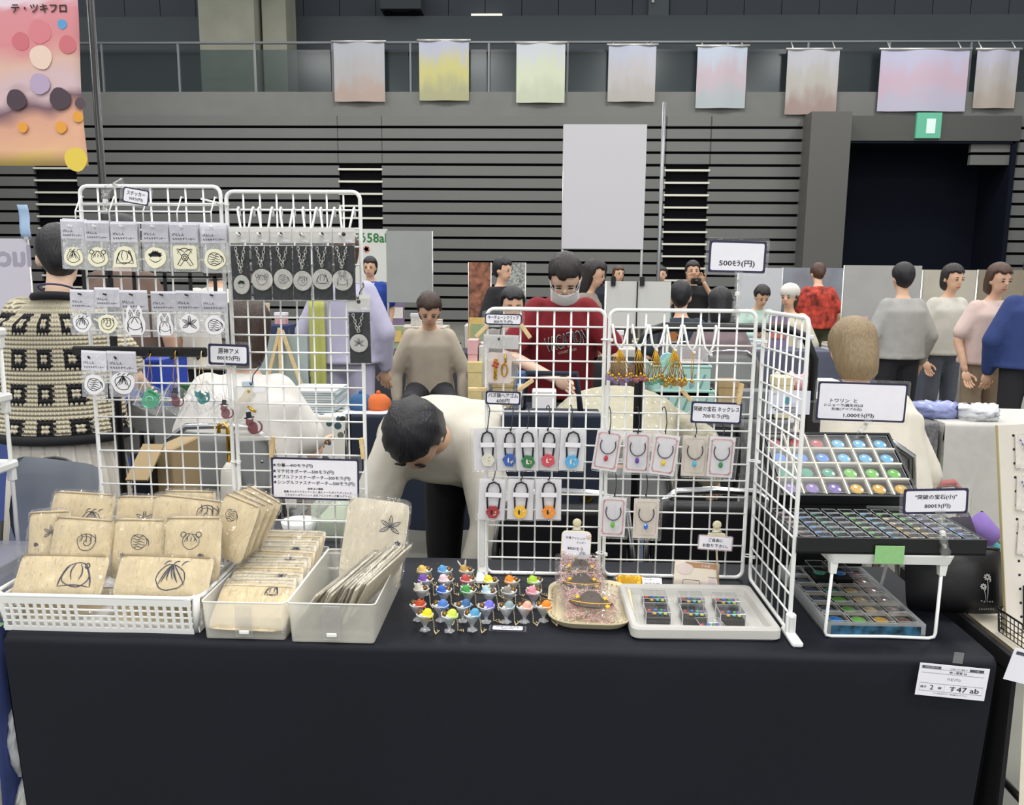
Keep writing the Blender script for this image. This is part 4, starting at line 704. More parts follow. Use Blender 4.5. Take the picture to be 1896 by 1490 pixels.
# clip stands with signs
def wood_clip_stand(cx, py, px_foot, py_foot, label, base=True):
    b = G(px_foot, py_foot); Y = b.y; top = P(cx, py, Y); t = thing('clip_stand', label, 'clip stand', (b.x, Y, TZ))
    cr = mat('cream_clip', 'd9cfae', 0.45)
    MB().lathe([(0.024, 0), (0.025, 0.002), (0.022, 0.004), (0.004, 0.0055)], 20).obj('base', cr, t); x = top.x-b.x; h = top.z-TZ
    MB().tube([(0, 0, 0.004), (x, 0, h-0.012)], 0.0022).obj('rod', mat('pale_rod', 'c9b79a', 0.4), t)
    k = MB().prism([(-0.018, -0.016), (0.018, -0.016), (0.018, -0.008), (0.008, -0.005), (0.007, 0.008), (-0.007, 0.008), (-0.008, -0.005), (-0.018, -0.008)], -0.004, 0.0).obj('clip', cr, t, (x, -0.004, h-0.002)); MB().lathe([(0.0085, -0.002), (0.0095, 0), (0.0085, 0.002), (0.004, 0.0025)], 16).obj('clip_ring', cr, k, (0, -0.003, 0.012), (R(90), 0, 0)); MB().tube([(-0.010, -0.003, -0.003), (0.010, -0.003, -0.003)], 0.0022).obj('spring_pin', silver, k)
    return t, Vector((top.x, Y, top.z))
t, p = wood_clip_stand(1068, 974, 1068, 1082, 'cream clip on a rod holding the handwritten cookie sign')
Yc = p.y-0.010; c, w_, h_ = rect(1040, 984, 1093, 1034, Yc); t = thing('handwritten_sign', 'white flower-edged card with handwritten cookie price', 'sign', (c.x, Yc, c.z), (0, R(2), 0))
MB().prism(rrect(w_, h_, 0.009), -0.0006, 0.0006).obj('card', paper, t); MB().prism(rrect(w_*1.04, h_*1.04, 0.010), 0.0006, 0.0012).obj('yellow_edge', mat('pale_yellow', 'ece3a8', 0.5), t)
text('仔竜アイシング', w_*0.68, ink, t, (-w_*0.03, -0.0009, h_*0.26), bold=0.008, rot=(0, R(3), 0)); text('クッキー', w_*0.34, ink, t, (w_*0.18, -0.0009, h_*0.10), bold=0.008); text('¥800モラ', w_*0.55, ink, t, (-w_*0.02, -0.0009, -h_*0.13), bold=0.01, rot=(0, R(4), 0)); text('(円)', w_*0.2, ink, t, (w_*0.24, -0.0009, -h_*0.30), bold=0.008)
for i, (fx, fz) in enumerate(((-.42, -.28), (-.30, -.40), (-.16, -.46), (-.02, -.40), (.42, .34))):
    fl = MB()
    for k in range(5): fl.sphere((0.0032*math.cos(k*1.256), 0, 0.0032*math.sin(k*1.256)), 0.0026, (1, 0.4, 1), 6, 4)
    f_ = fl.obj('paper_flower', mat('flower_white' if i % 2 else 'flower_blush', 'f0eeee' if i % 2 else 'eccfd0', 0.5), t, (fx*w_, -0.0016, fz*h_)); MB().sphere((0, -0.0014, 0), 0.0014, n=6, m_=4).obj('flower_centre', mat('pale_yellow', 'ece3a8'), f_)
t, p = wood_clip_stand(1326, 978, 1330, 1092, 'cream clip on a rod holding the help-yourself notice')
Yc = p.y-0.010; c, w_, h_ = rect(1293, 992, 1356, 1018, Yc); t = thing('notice_sign', 'small pink framed notice inviting to take a leaflet', 'sign', (c.x, Yc, c.z), (0, R(3), 0))
MB().prism(rrect(w_*1.06, h_*1.12, 0.004), 0.0004, 0.0010).obj('laminate', clear, t); MB().prism(rrect(w_, h_, 0.003), -0.0004, 0.0004).obj('paper', paper, t); MB().ribbon(rrect(w_*0.97, h_*0.93, 0.003), 0.0010, -0.0006, closed=True).obj('pink_frame', mat('salmon_line', 'cf8f80', 0.5), t); text('ご自由に', w_*0.42, ink, t, (0, -0.0009, h_*0.2), bold=0.02); text('お取り下さい。', w_*0.74, ink, t, (0.0, -0.0009, -h_*0.2), bold=0.02)
# ================================================================== white basket with wrapped pouches
canvas = mat('natural_canvas', 'f2dfb8', 0.8, vary=0.05, scale=30, bump=0.2, bscale=1200); canvas2 = mat('pale_canvas', 'f2e8d2', 0.8, vary=0.04, scale=30, bump=0.2, bscale=1200)
wrap = film('pouch_wrap', gloss=0.06, rough=0.09, wrinkle=0.9, wscale=34, haze=0.015, stretch=(1.8, 1, 0.6), bdist=0.07)
def tapered_tray(m_, x0, x1, y0, y1, z0, z1, fl, th, r=0.02, n=4):
    """open tub: outer wall, rim, inner wall, floor"""
    def ring(ins, z, k): return [(p[0]+(x0+x1)/2, p[1]+(y0+y1)/2, z) for p in rrect(x1-x0-2*ins+2*k, y1-y0-2*ins+2*k, max(0.002, r-ins*0.5), n)]
    return m_.rings([ring(fl, z0, 0), ring(0, z1, 0), ring(th, z1, 0), ring(fl+th, z0+th, 0)], smooth=False)
bx0, bx1, by0, by1, bzt = -1.012, -0.622, 1.392, 1.685, 0.772
bk = thing('storage_basket', 'white plastic basket with rows of square holes, full of wrapped pouches', 'basket', ((bx0+bx1)/2, (by0+by1)/2, TZ))
def basket_wall(L_, h, nh, hole_gap=None):
    """flat perforated wall in x,z: strips around a lattice of square holes"""
    m_ = MB(); rows = 4; cw = L_/(nh+0.6); th = 0.0022; hh = h*0.135; hz = [h*(0.20+0.175*k) for k in range(rows)]
    m_.box((0, 0, (hz[0]-hh/2)/2), (L_, th, hz[0]-hh/2)); m_.box((0, 0, (hz[-1]+hh/2+h)/2), (L_, th, h-hz[-1]-hh/2))
    for k in range(rows-1): a = hz[k]+hh/2; b = hz[k+1]-hh/2; m_.box((0, 0, (a+b)/2), (L_, th, b-a))
    for k in range(rows):
        for j in range(nh+1):
            if hole_gap and k >= 2 and hole_gap[0] < j <= hole_gap[1]: continue
            m_.box((-L_/2+cw*0.3+cw*j, 0, hz[k]), (cw*0.40, th, hh*1.02))
    return m_
h_ = bzt-TZ; wl = bx1-bx0-0.03
basket_wall(wl, h_, 23, (9, 13)).obj('front_wall', white_pl, bk, (0, by0-(by0+by1)/2+0.008, 0), (R(8), 0, 0)); basket_wall(wl, h_, 23).obj('back_wall', white_pl, bk, (0, by1-(by0+by1)/2-0.008, 0), (R(-8), 0, 0))
for s_ in (-1, 1): basket_wall(by1-by0-0.03, h_, 15).obj('side_wall', white_pl, bk, (s_*((bx1-bx0)/2-0.008), 0, 0), (R(-8*1), 0, R(90*s_)))
MB().bbox((0, 0, 0.002), (wl, by1-by0-0.03, 0.004), 0.002).obj('bottom', white_pl, bk)
o = rrect(bx1-bx0, by1-by0, 0.028, 5); MB().tube([(p[0], p[1], h_) for p in o], 0.0042, 6, closed=True).obj('rim', white_pl, bk)
for sx in (-1, 1):
    for sy in (-1, 1): MB().tube([(sx*(wl/2-0.002), sy*((by1-by0)/2-0.019), 0.001), (sx*((bx1-bx0)/2-0.008), sy*((by1-by0)/2-0.008), h_)], 0.007, 8).obj('corner_post', white_pl, bk)
def pillow(w_, h_, t_, n=12, k=4.0):
    m_ = MB(); f = lambda u, v: (1-abs(2*u-1)**k)*(1-abs(2*v-1)**k)
    sq = lambda u, v: ((u-0.5)*w_*(1-0.05*(2*v-1)**8), (v-0.5)*h_*(1-0.06*(2*u-1)**8))
    for s_ in (-1, 1):
        def fn(u, v, s_=s_): x, z = sq(u, v); return (x, s_*t_/2*f(u, v)**0.6, z)
        m_.grid(n, n, fn)
    return m_
def wrapped_pouch(cx, cy, wpx, hpx, Y, lean, roll, kind, seed, label, dx=0, dz=-0.1, m_=None, cat='pouch', thick=0.022, ds=0.3, name='wrapped_pouch', yaw=0.0, ink_m=None, zipper=True):
    c = P(cx, cy, Y); k = Y/F_PX*1.02; w_, h_ = wpx*k, hpx*k; t = thing(name, label, cat, c, (-lean, roll, yaw)); rn = random.Random(seed)
    pm = pillow(w_, h_, thick); pm.obj('fabric_pouch', m_ or canvas, t)
    sw = pillow(w_*1.07, h_*1.09, thick+0.009, 16, 6.0)
    sw.v = [(x+rn.uniform(-1, 1)*0.0012, y+rn.uniform(-1, 1)*0.0048, z+rn.uniform(-1, 1)*0.0012) for x, y, z in sw.v]; sw.sm = [False]*len(sw.f); sw.obj('clear_wrap', wrap, t)
    if kind:
        d_ = doodle(MB(), kind, w_*ds*0.62, seed, 0, w_*0.014, dx*w_, dz*h_); d2 = doodle(MB(), ('swirl', 'leaf', 'wave')[seed % 3], w_*0.055, seed+4, 0, w_*0.012, dx*w_+(0.02 if seed % 2 else -0.03), dz*h_-w_*ds*0.85)
        for q in (d_, d2):
            nv = []
            for x, y, z in q.v: u, v = min(max(x/w_+0.5, 0), 1), min(max(z/h_+0.5, 0), 1); nv.append((x, -thick/2*((1-abs(2*u-1)**4)*(1-abs(2*v-1)**4))**0.6-0.0006, z))
            q.v = nv; q.obj('line_print', ink_m or navy_ink, t)
    if zipper: MB().tube([(-w_*0.46, -thick*0.20, h_*0.47), (w_*0.46, -thick*0.20, h_*0.47)], 0.0016, 5).obj('zip', mat('zip_tan', 'b8a27c', 0.5), t)
    return t
BP = [(113, 1066, 176, 84, 1.440, 0.62, 0.0, 'bell', 'flat canvas pouch with a bell doodle at the front of the white basket', 0.2, 0.0, 0), (303, 1068, 184, 84, 1.440, 0.62, 0.02, 'tuft', 'flat canvas pouch with a tuft doodle at the front of the white basket', 0.1, -0.04, 0),
      (92, 1004, 84, 122, 1.515, 0.30, -0.06, 'leaf', 'canvas pouch with a leaf doodle at the outer side of the basket', 0.1, 0.15, 0), (150, 1014, 118, 116, 1.495, 0.35, 0.05, 'swirl', 'canvas pouch with a swirl doodle behind the bell pouch', 0.12, 0.1, 0), (256, 1016, 104, 116, 1.50, 0.30, 0.0, 'wave', 'canvas pouch with a wave doodle in the middle of the basket', 0.05, 0.12, 0), (357, 1016, 110, 124, 1.490, 0.28, -0.02, 'twin', 'canvas pouch with a two-bun doodle beside the wave pouch', 0.0, 0.12, 0),
      (150, 962, 122, 106, 1.575, 0.35, 0.05, 'tuft', 'rounded canvas pouch standing at the back corner of the basket', 0.2, 0.0, 0), (262, 966, 100, 100, 1.57, 0.3, 0.0, 'leaf', 'rounded canvas pouch with a leaf doodle at the back of the basket', 0.1, 0.05, 0), (345, 968, 134, 100, 1.550, 0.3, 0.10, 'swirl', 'wide canvas pouch with a swirl doodle at the back of the basket', 0.3, 0.2, 0), (350, 956, 100, 100, 1.62, 0.3, 0.0, 'cross', 'canvas pouch with a crossed doodle, rearmost in the basket', 0.35, 0.15, 0)]
for i, px in enumerate((112, 300)): wrapped_pouch(px, 1128, 178, 130, 1.50, 1.35, 0, None, 360+i, 'canvas pouch lying flat at the bottom of the basket under the '+('bell', 'tuft')[i]+' pouch', thick=0.05)
for i, b in enumerate(BP): wrapped_pouch(*b[:7], b[7], 300+i, b[8], b[9], b[10])
for i in range(4): wrapped_pouch(432+i*13, 978-i*7, 84, 118-i*6, 1.535+i*0.028, 0.30, 0.22+0.04*i, 'wave' if i == 0 else None, 330+i, 'canvas pouch leaning sideways against the basket end, '+('frontmost', 'second', 'third', 'rearmost')[i]+' of its row', -0.1, 0.2, None, thick=0.018, yaw=-0.35)
# ================================================================== two translucent bins
milky = film('milky_plastic', gloss=0.03, rough=0.25, haze=0.34, hazecol='faf8f0')
def bin_(x0, x1, y0, y1, h, label):
    t = thing('plastic_bin', label, 'bin', ((x0+x1)/2, (y0+y1)/2, TZ)); w_, d_ = x1-x0, y1-y0
    tapered_tray(MB(), -w_/2, w_/2, -d_/2, d_/2, 0.0005, h, 0.004, 0.0018, 0.008, 3).obj('tub', milky, t)
    o = rrect(w_, d_, 0.008, 3); MB().tube([(p[0], p[1], h) for p in o], 0.0016, 5, closed=True).obj('rim', mat('milky_rim', 'efeee8', 0.35), t)
    MB().bbox((0, -d_/2-0.0005, h*0.52), (w_*0.2, 0.002, h*0.85), 0.001).obj('label_slot', film('slot_film', gloss=0.03, rough=0.3, haze=0.12), t); MB().bbox((0, -d_/2-0.001, h*0.22), (w_*0.12, 0.004, h*0.10), 0.002).obj('finger_grip', MATS['milky_rim'], t); return t
bin_(-0.613, -0.457, 1.380, 1.69, 0.072, 'milky bin filled with flat wrapped drawstring bags'); bin_(-0.452, -0.292, 1.374, 1.665, 0.076, 'milky bin with slanted wrapped bags and one tall bag')
for i in range(11):
    Y = 1.425+i*0.023; w_ = 0.143; h_ = 0.105; t = thing('wrapped_bag', 'flat canvas bag filed in the milky bin, '+('frontmost', 'second', 'third', 'fourth', 'fifth', 'sixth', 'seventh', 'eighth', 'ninth', 'tenth', 'rearmost')[i]+' of the file', 'bag', (-0.535+random.Random(i).uniform(-.003, .003), Y, TZ+0.046+0.0032*i), (R(-58), random.Random(i).uniform(-.03, .03), 0))
    pillow(w_, h_, 0.010, 8).obj('fabric_bag', canvas2 if i % 3 else canvas, t); s = pillow(w_*1.02, h_*1.06, 0.014, 10, 6.0); rn = random.Random(i+50); s.v = [(x+rn.uniform(-1, 1)*0.001, y+rn.uniform(-1, 1)*0.0015, z) for x, y, z in s.v]; s.sm = [False]*len(s.f); s.obj('clear_wrap', wrap, t)
    if i in (0, 2, 5, 7): doodle(MB(), ('bell', 'tuft', 'leaf', 'spiky')[(0, 2, 5, 7).index(i)], 0.013, i, -0.0062, 0.0016, 0.028, h_*0.30).obj('line_print', navy_ink, t)
    MB().tube([(-w_*0.45, -0.004, h_*0.42), (w_*0.45, -0.004, h_*0.42)], 0.0014, 5).obj('drawstring', mat('cord_cream', 'e9dfc8', 0.7), t)
for i in range(15):
    rn = random.Random(400+i); x = -0.412+i*0.0068; t = thing('wrapped_bag', 'thin wrapped canvas bag slanting in the milky bin of the tall bag', 'bag', (x+0.014, 1.475+0.006*(i % 4)+rn.uniform(-.008, .008), TZ+0.062+0.0012*i), (R(14)+rn.uniform(-.05, .05), R(38-i*0.6)+rn.uniform(-.06, .06), R(-16)), 'thin bags slanting in the milky bin')
    MB().bbox((0, 0, 0), (0.0034, 0.150+rn.uniform(-.01, .01), 0.098), 0.0018, n=1).obj('fabric_bag', canvas2, t); MB().bbox((0, 0, 0.001), (0.0048, 0.162, 0.106), 0.0018, n=1).obj('clear_wrap', wrap, t)
wrapped_pouch(693, 1003, 118, 160, 1.615, 0.22, 0.13, 'leaf', 421, 'tall pale drawstring bag with a leaf doodle standing in the milky bin', 0.22, 0.20, canvas2, cat='bag', thick=0.010, ds=0.30, name='wrapped_bag', zipper=False, yaw=0.05)
# ================================================================== parfait charms
pg = film('parfait_glass', gloss=0.10, rough=0.06, haze=0.26, hazecol='f4f6f8')
CUP = MB().lathe([(0.0030, 0.0085), (0.0036, 0.012), (0.0075, 0.018), (0.0115, 0.026), (0.0140, 0.0315), (0.0132, 0.0318), (0.0108, 0.0262), (0.0068, 0.019), (0.002, 0.014)], 20, wave=lambda a, z: 0.09*math.cos(5*a)*max(0, (z-0.018)/0.014)).mesh('glass_cup', pg)
bm_ = MB()
for k in range(5): bm_.sphere((0.0056*math.cos(k*1.2566), 0.0056*math.sin(k*1.2566), 0.0022), 0.0044, (1, 1, 0.5), 8, 5)
bm_.lathe([(0.006, 0.001), (0.0045, 0.004), (0.0026, 0.0065), (0.0030, 0.010)], 10); BASE = bm_.mesh('flower_base', pg)
RIM = MB().tube([((0.0138*(1+0.09*math.cos(5*a)))*math.cos(a), (0.0138*(1+0.09*math.cos(5*a)))*math.sin(a), 0.0315+0.0012*math.cos(5*a)) for a in (k*2*math.pi/30 for k in range(30))], 0.0008, 5, closed=True).mesh('glass_rim', mat('rim_glint', 'e8ebee', 0.15))
def hat_mesh(col, nm):
    return MB().lathe([(0.0108, 0.0), (0.0112, 0.0012), (0.0088, 0.0022), (0.0078, 0.005), (0.0058, 0.0092), (0.0028, 0.0112), (0.0004, 0.0116)], 16).mesh('scoop', mat('scoop_'+nm, col, 0.6, bump=0.3, bscale=700))
star = mat('wafer_brown', '6a4a28', 0.6)
def parfait(px, py, col, nm, deco, fill, label, mirror):
    g = G(px, py); t = thing('parfait_charm', label, 'charm', g, (0, 0, random.Random(px).uniform(-.4, .4))); t.scale = (1.1, 1.1, 1.1); s = -1 if mirror else 1
    put(CUP, 'glass_cup', t); put(BASE, 'flower_base', t); put(RIM, 'glass_rim', t)
    MB().lathe([(0.0022, 0.014), (0.0062, 0.0195), (0.0095, 0.0258), (0.0110, 0.030), (0.0004, 0.031)], 12).obj('filling', mat('fill_'+nm, fill, 0.5), t)
    h = put(hat_mesh(col, nm), 'scoop', t, (0.0045*s, -0.001, 0.0305), (R(8), R(12*s), 0))
    if deco == 'cat':
        for k in (-1, 1): MB().lathe([(0.0032, 0), (0.0016, 0.003), (0.0003, 0.005)], 6).obj('ear', mat('ear_cream', 'ece2c4', 0.5), h, (0.0055*k, 0.001, 0.0085), (0, R(22*k), 0))
    elif deco == 'bunny':
        for k in (-1, 1): MB().sphere((0, 0, 0.007), 0.0075, (0.26, 0.16, 1.0), 8, 6).obj('long_ear', mat('ear_white', 'eae6dc', 0.5), h, (0.004*k, 0, 0.009), (0, R(18*k), 0))
    elif deco == 'antler':
        for k in (-1, 1): MB().tube([(0.003*k, 0, 0.009), (0.005*k, 0, 0.015), (0.0075*k, 0, 0.019)], 0.0006, 4).tube([(0.005*k, 0, 0.015), (0.0035*k, 0, 0.018)], 0.0005, 4).obj('antler', mat('antler_brown', '5e4c34', 0.5), h)
    elif deco == 'leaf': MB().sphere((0.001, 0, 0.012), 0.0025, (1, 0.5, 1.2), 6, 4).obj('topping', mat('dark_topping', '3a2a1c', 0.5), h)
    elif deco == 'spots':
        for k in (-1, 0, 1): MB().sphere((0.004*k, -0.003, 0.0095), 0.0015, n=6, m_=4).obj('topping', mat('blue_topping', '2f6fd0', 0.4), h)
    elif deco == 'frill':
        for k in range(4): MB().tube([(-0.008, 0.002, 0.0), (-0.010-0.001*k, 0.002, 0.007+0.002*k), (-0.006+0.004*k, 0.003, 0.011)], 0.0009, 4).obj('wafer_rib', mat('wafer_dark', '6e5c3e', 0.5), h)
    w_ = MB().lathe([(0.0044, -0.001), (0.0048, 0), (0.0044, 0.001)], 12).obj('biscuit', star, t, (-0.0078*s, -0.002, 0.0345), (R(70), 0, 0)); MB().lathe([(0.0018, 0.0012), (0.0014, 0.0018)], 8).obj('gold_centre', gold, w_)
    MB().sphere((-0.004*s, -0.0095, 0.0325), 0.0026, (1.2, 0.8, 0.9), 8, 5).obj('cream_dab', mat('cream_dab', 'f0ede6', 0.5), t)
    rn = random.Random(px*7); p0 = (0.011, 0.003, 0.030); p1 = (0.0145, 0.004, 0.014); p2 = (0.015, 0.004, 0.0012); p3 = (0.020+rn.uniform(-.004, .010), -0.006+rn.uniform(-.008, .004), 0.0012); p4 = (0.024, 0.004, 0.0012); p5 = (0.017, 0.006, 0.0012)
    ball_chain(MB(), [p0, p1, p2, p3, p4, p5], 0.0013, 0.0028).obj('ball_chain', pale_gold, t)
    return t
PF = [(786, 1083, 'ecc768', 'custard', 'antler', 'e8dcc0', 'custard yellow scoop with antlers'), (824, 1083, '5aa4dc', 'sky', 'antler', 'd0dce8', 'sky blue scoop with antlers'), (864, 1083, 'c09a52', 'caramel', 'bunny', 'dccba8', 'caramel scoop with tall rabbit ears'),
      (788, 1101, '7a4fb0', 'grape', '', 'c0a8d8', 'grape purple scoop'), (826, 1101, 'e6ccd4', 'blush', '', 'e6d0d8', 'pale blush scoop'), (866, 1101, 'c24a44', 'berry', '', 'd8a09a', 'berry red scoop'), (909, 1103, 'eedc3c', 'lemon', 'antler', 'ecdca0', 'lemon yellow scoop with small antlers'), (948, 1103, 'ee8c1e', 'tangerine', 'antler', 'ecc898', 'tangerine scoop with antlers'), (990, 1103, 'b4dc3a', 'lime', 'antler', 'd4e2a8', 'lime scoop with antlers'),
      (781, 1119, 'ded6c6', 'vanilla', 'cat', 'e2dccf', 'vanilla white scoop with cat ears'), (822, 1122, '2f62c4', 'cobalt', 'cat', 'a8b8d8', 'cobalt blue scoop with cat ears'), (867, 1122, '3f9a4a', 'grass', 'cat', 'b0d0b0', 'grass green scoop with cat ears'), (906, 1124, 'b0ccd8', 'frost', 'cat', 'd0dce0', 'frosty blue scoop with cat ears'), (942, 1124, '8a8680', 'stone', 'cat', 'c8c4be', 'stone grey scoop with cat ears'), (988, 1124, 'e38fa0', 'peony', 'cat', 'e0a0b0', 'pink scoop with cat ears'),
      (774, 1149, 'c64a22', 'rust', 'leaf', 'd8b4c0', 'rust red scoop with a dark topping'), (816, 1150, '4f80cc', 'denim', '', 'c8c8dc', 'denim blue scoop beside red berries'), (857, 1151, '3a689a', 'navy', '', 'c4ccd8', 'dusky navy scoop'), (900, 1153, '7a74d8', 'violet', 'spots', '6878a8', 'violet scoop with blue dots'), (937, 1153, '8fa2a6', 'slate', 'frill', 'b8c0c2', 'slate scoop with wafer frill'), (971, 1153, 'eab09c', 'peach', 'frill', 'e8c8b8', 'peach scoop with wafer frill'), (1006, 1151, 'f08a22', 'mango', 'frill', 'c8c0a8', 'mango orange scoop with wafer frill'),
      (787, 1168, 'f2e020', 'canary', '', 'd8c080', 'canary yellow scoop at the front'), (832, 1170, 'cfe650', 'chartreuse', '', 'a8d8d0', 'chartreuse scoop over mint filling'), (874, 1168, '58a0c8', 'azure', '', 'c0d8e0', 'azure scoop at the front')]
for i, q in enumerate(PF): parfait(*q[:6], 'glass parfait charm with '+('an ' if q[6][0] in 'aeiou' else 'a ')+q[6], i < 15)
c = G(940, 1164); t = thing('name_card', 'small laminated parfait label lying flat on the black cloth', 'sign', (c.x, c.y, TZ), (0, 0, R(-1)))
MB().slab(rrect(0.071, 0.026, 0.003), 0.0006, 0.0014).obj('laminate', clear, t); MB().slab(rrect(0.065, 0.020, 0.003), 0.0014, 0.0018).obj('border', navy_ink, t); MB().slab(rrect(0.057, 0.0165, 0.003), 0.0018, 0.0021).obj('paper', paper, t)
text('ツキノパフェ', 0.044, ink, t, (0, 0.003, 0.0024), bold=0.02, rot=(R(-90), 0, 0)); text('600ﾓﾗ(円)', 0.022, ink, t, (0, -0.004, 0.0024), bold=0.015, rot=(R(-90), 0, 0))
# ================================================================== cookie tray
cream_tray = mat('cream_tray', 'e9dcb8', 0.45, vary=0.03)
cx, cy, w_, d_ = 0.106, 1.557, 0.170, 0.225; t = thing('cookie_tray', 'cream oval-cornered tray with a dotted rim holding wrapped cookies', 'tray', (cx, cy, TZ), (0, 0, R(-2)))
def rr3(w_, d_, r, z): return [(p[0], p[1], z) for p in rrect(w_, d_, r, 7)]
MB().rings([rr3(w_*0.86, d_*0.86, 0.045, 0.0005), rr3(w_, d_, 0.055, 0.016), rr3(w_*1.0, d_*1.0, 0.055, 0.0185), rr3(w_*0.95, d_*0.95, 0.05, 0.0165), rr3(w_*0.80, d_*0.80, 0.04, 0.004)]).obj('dish', cream_tray, t)
o = rrect(w_*0.905, d_*0.905, 0.048, 7)
for k in range(len(o)):
    p = o[k]; q = o[(k+1) % len(o)]; n_ = max(1, int(math.hypot(q[0]-p[0], q[1]-p[1])/0.017))
    for j in range(n_): MB().lathe([(0.0020, 0.0), (0.0020, 0.0012)], 8).obj('rim_slot', mat('slot_brown', '9c8c68', 0.6), t, (p[0]+(q[0]-p[0])*j/n_, p[1]+(q[1]-p[1])*j/n_, 0.0133))
pink_shred = mat('pink_shred', 'f2c2c8', 0.6, vary=0.2, scale=60); peach_shred = mat('peach_shred', 'f6e0cc', 0.6, vary=0.15, scale=60); choc = mat('dark_icing', '544a44', 0.35, vary=0.1); yel = mat('yellow_icing', 'f0b83a', 0.4)
def cookie_bag(c, rot, w_, h_, seed, label, crinkly=True):
    t = thing('cookie_bag', label, 'cookie', c, rot); rn = random.Random(seed)
    s = pillow(w_, h_, 0.024, 12, 5.0); s.v = [(x+rn.uniform(-1, 1)*0.001, y+rn.uniform(-1, 1)*0.002, z+rn.uniform(-1, 1)*0.001) for x, y, z in s.v]; s.sm = [False]*len(s.f); s.obj('clear_bag', film('cookie_film', gloss=0.03, rough=0.10, wrinkle=1.0, wscale=26, haze=0.02, bdist=0.12), t)
    for mm, n_ in ((pink_shred, 130), (peach_shred, 80)):
        m_ = MB()
        for k in range(n_):
            x, z = rn.uniform(-.40, .40)*w_, rn.uniform(-.38, .38)*h_; a = rn.uniform(0, 6.28); l = rn.uniform(.005, .011); y = rn.uniform(-.005, .006)
            m_.tube([(x-l*math.cos(a), y, z-l*math.sin(a)), (x+rn.uniform(-.004, .004), y-rn.uniform(0, .003), z+rn.uniform(-.004, .004)), (x+l*math.cos(a), y, z+l*math.sin(a))], 0.0009, 4)
        q = m_.obj('paper_shred', mm, t); q['kind'] = 'stuff'
    s = w_*0.30; k = MB().prism([(s*a, s*b) for a, b in bez((-1.2, -0.05), (-0.9, -0.02), (-0.62, 0.06), 4)+arc(0, 0.05, 0.60, 170, 10, 10, 0.62)+bez((0.62, 0.06), (0.9, 0.0), (1.2, -0.20), 4)+bez((1.05, -0.32), (0.6, -0.62), (0.0, -0.52), 6)+bez((-0.1, -0.52), (-0.8, -0.5), (-1.2, -0.12), 6)], -0.0125, -0.0085).obj('iced_cookie', choc, t)
    MB().tube([(s*a, -0.0130, s*b) for a, b in bez((-1.1, -0.10), (0.0, -0.42), (1.1, -0.22), 10)], 0.0010, 4).obj('icing_line', yel, k)
    for (a, b) in ((-0.75, 0.18), (0.78, 0.12), (0.9, -0.45)): MB().prism([(s*(a+0.17*(1 if j % 2 else 0.45)*math.cos(j*math.pi/5)), s*(b+0.17*(1 if j % 2 else 0.45)*math.sin(j*math.pi/5))) for j in range(10)], -0.0138, -0.0105).obj('icing_star', yel, k)
    return t
cookie_bag((0.105, 1.512, TZ+0.028), (R(-66), 0, R(-3)), 0.118, 0.108, 1, 'clear bag of pink shred with a dark iced cookie lying at the front'); cookie_bag((0.090, 1.585, TZ+0.038), (R(-64), 0, R(2)), 0.108, 0.105, 2, 'clear bag of pink shred with a dark iced cookie in the middle'); cookie_bag((0.090, 1.652, TZ+0.043), (R(-48), 0, R(1)), 0.106, 0.085, 3, 'clear bag of pink shred standing at the back of the tray')
# ================================================================== grey tray with gem boxes
stone_m = mat('stone_grey_tray', 'c6c4be', 0.7, vary=0.03, scale=20, bump=0.1, bscale=500)
gx0, gx1, gy0, gy1 = 0.172, 0.450, 1.422, 1.640; t = thing('display_tray', 'thick-rimmed stone grey tray with little gem boxes', 'tray', ((gx0+gx1)/2, (gy0+gy1)/2, TZ), (0, 0, R(1.5))); w_, d_ = gx1-gx0, gy1-gy0
MB().rings([rr3(w_*0.97, d_*0.97, 0.014, 0.0005), rr3(w_, d_, 0.014, 0.004), rr3(w_, d_, 0.014, 0.020), rr3(w_-0.006, d_-0.006, 0.013, 0.024), rr3(w_-0.024, d_-0.024, 0.012, 0.024), rr3(w_-0.030, d_-0.030, 0.011, 0.020), rr3(w_-0.036, d_-0.036, 0.010, 0.006)]).obj('slab', stone_m, t)
RB = ['d04a44', 'e0b83a', '4a78d8', '58c0c8', '46a860', '7a50c0', 'c8d850']
def bead_box(px, py, z, label, seed, s=0.048, rz=0.0, flat=False):
    c = G(px, py, z); t = thing('gem_box', label, 'gem box', (c.x, c.y, z), (0, 0, rz)); h = 0.012 if flat else 0.024
    if not flat: MB().bbox((0, 0, 0.006), (s*0.94, s*0.88, 0.012), 0.001).obj('black_insert', black_pl, t)
    MB().bbox((0, 0, h/2+0.001), (s, s*0.94, h), 0.001, n=1).obj('clear_case', acryl, t); e = MB()
    for (a, b) in ((-1, -1), (1, -1), (1, 1), (-1, 1)): e.box((a*s/2, b*s*0.47, h/2), (0.0009, 0.0009, h))
    e.tube([(-s/2, -s*.47, h), (s/2, -s*.47, h), (s/2, s*.47, h), (-s/2, s*.47, h)], 0.0006, 4, closed=True); e.obj('case_edge', mat('edge_glint', 'dfe3e6', 0.2), t)
    for i in range(7):
        x, y = ((-.30, .16), (-.12, -.14), (-.02, .20), (.12, -.10), (.20, .18), (.34, .16), (.32, -.14))[i]; MB().sphere((x*s, y*s, (0.004 if flat else 0.0145)), 0.0040, (1, 1, 0.7), 8, 5, smooth=False).obj('round_gem', gem('bead_gem_%d' % ((i+seed*0) % 7), RB[i]), t)
    return t
for i, (px, py) in enumerate(((1211, 1121), (1279, 1124), (1343, 1126), (1216, 1146), (1283, 1148), (1352, 1150))): bead_box(px, py, TZ+0.007, 'clear cube box of rainbow gems, '+('rear row next to the cookie tray', 'rear row in the middle', 'rear row next to the side wing', 'front row next to the cookie tray', 'front row behind the loose lid box', 'front row next to the side wing')[i], i)
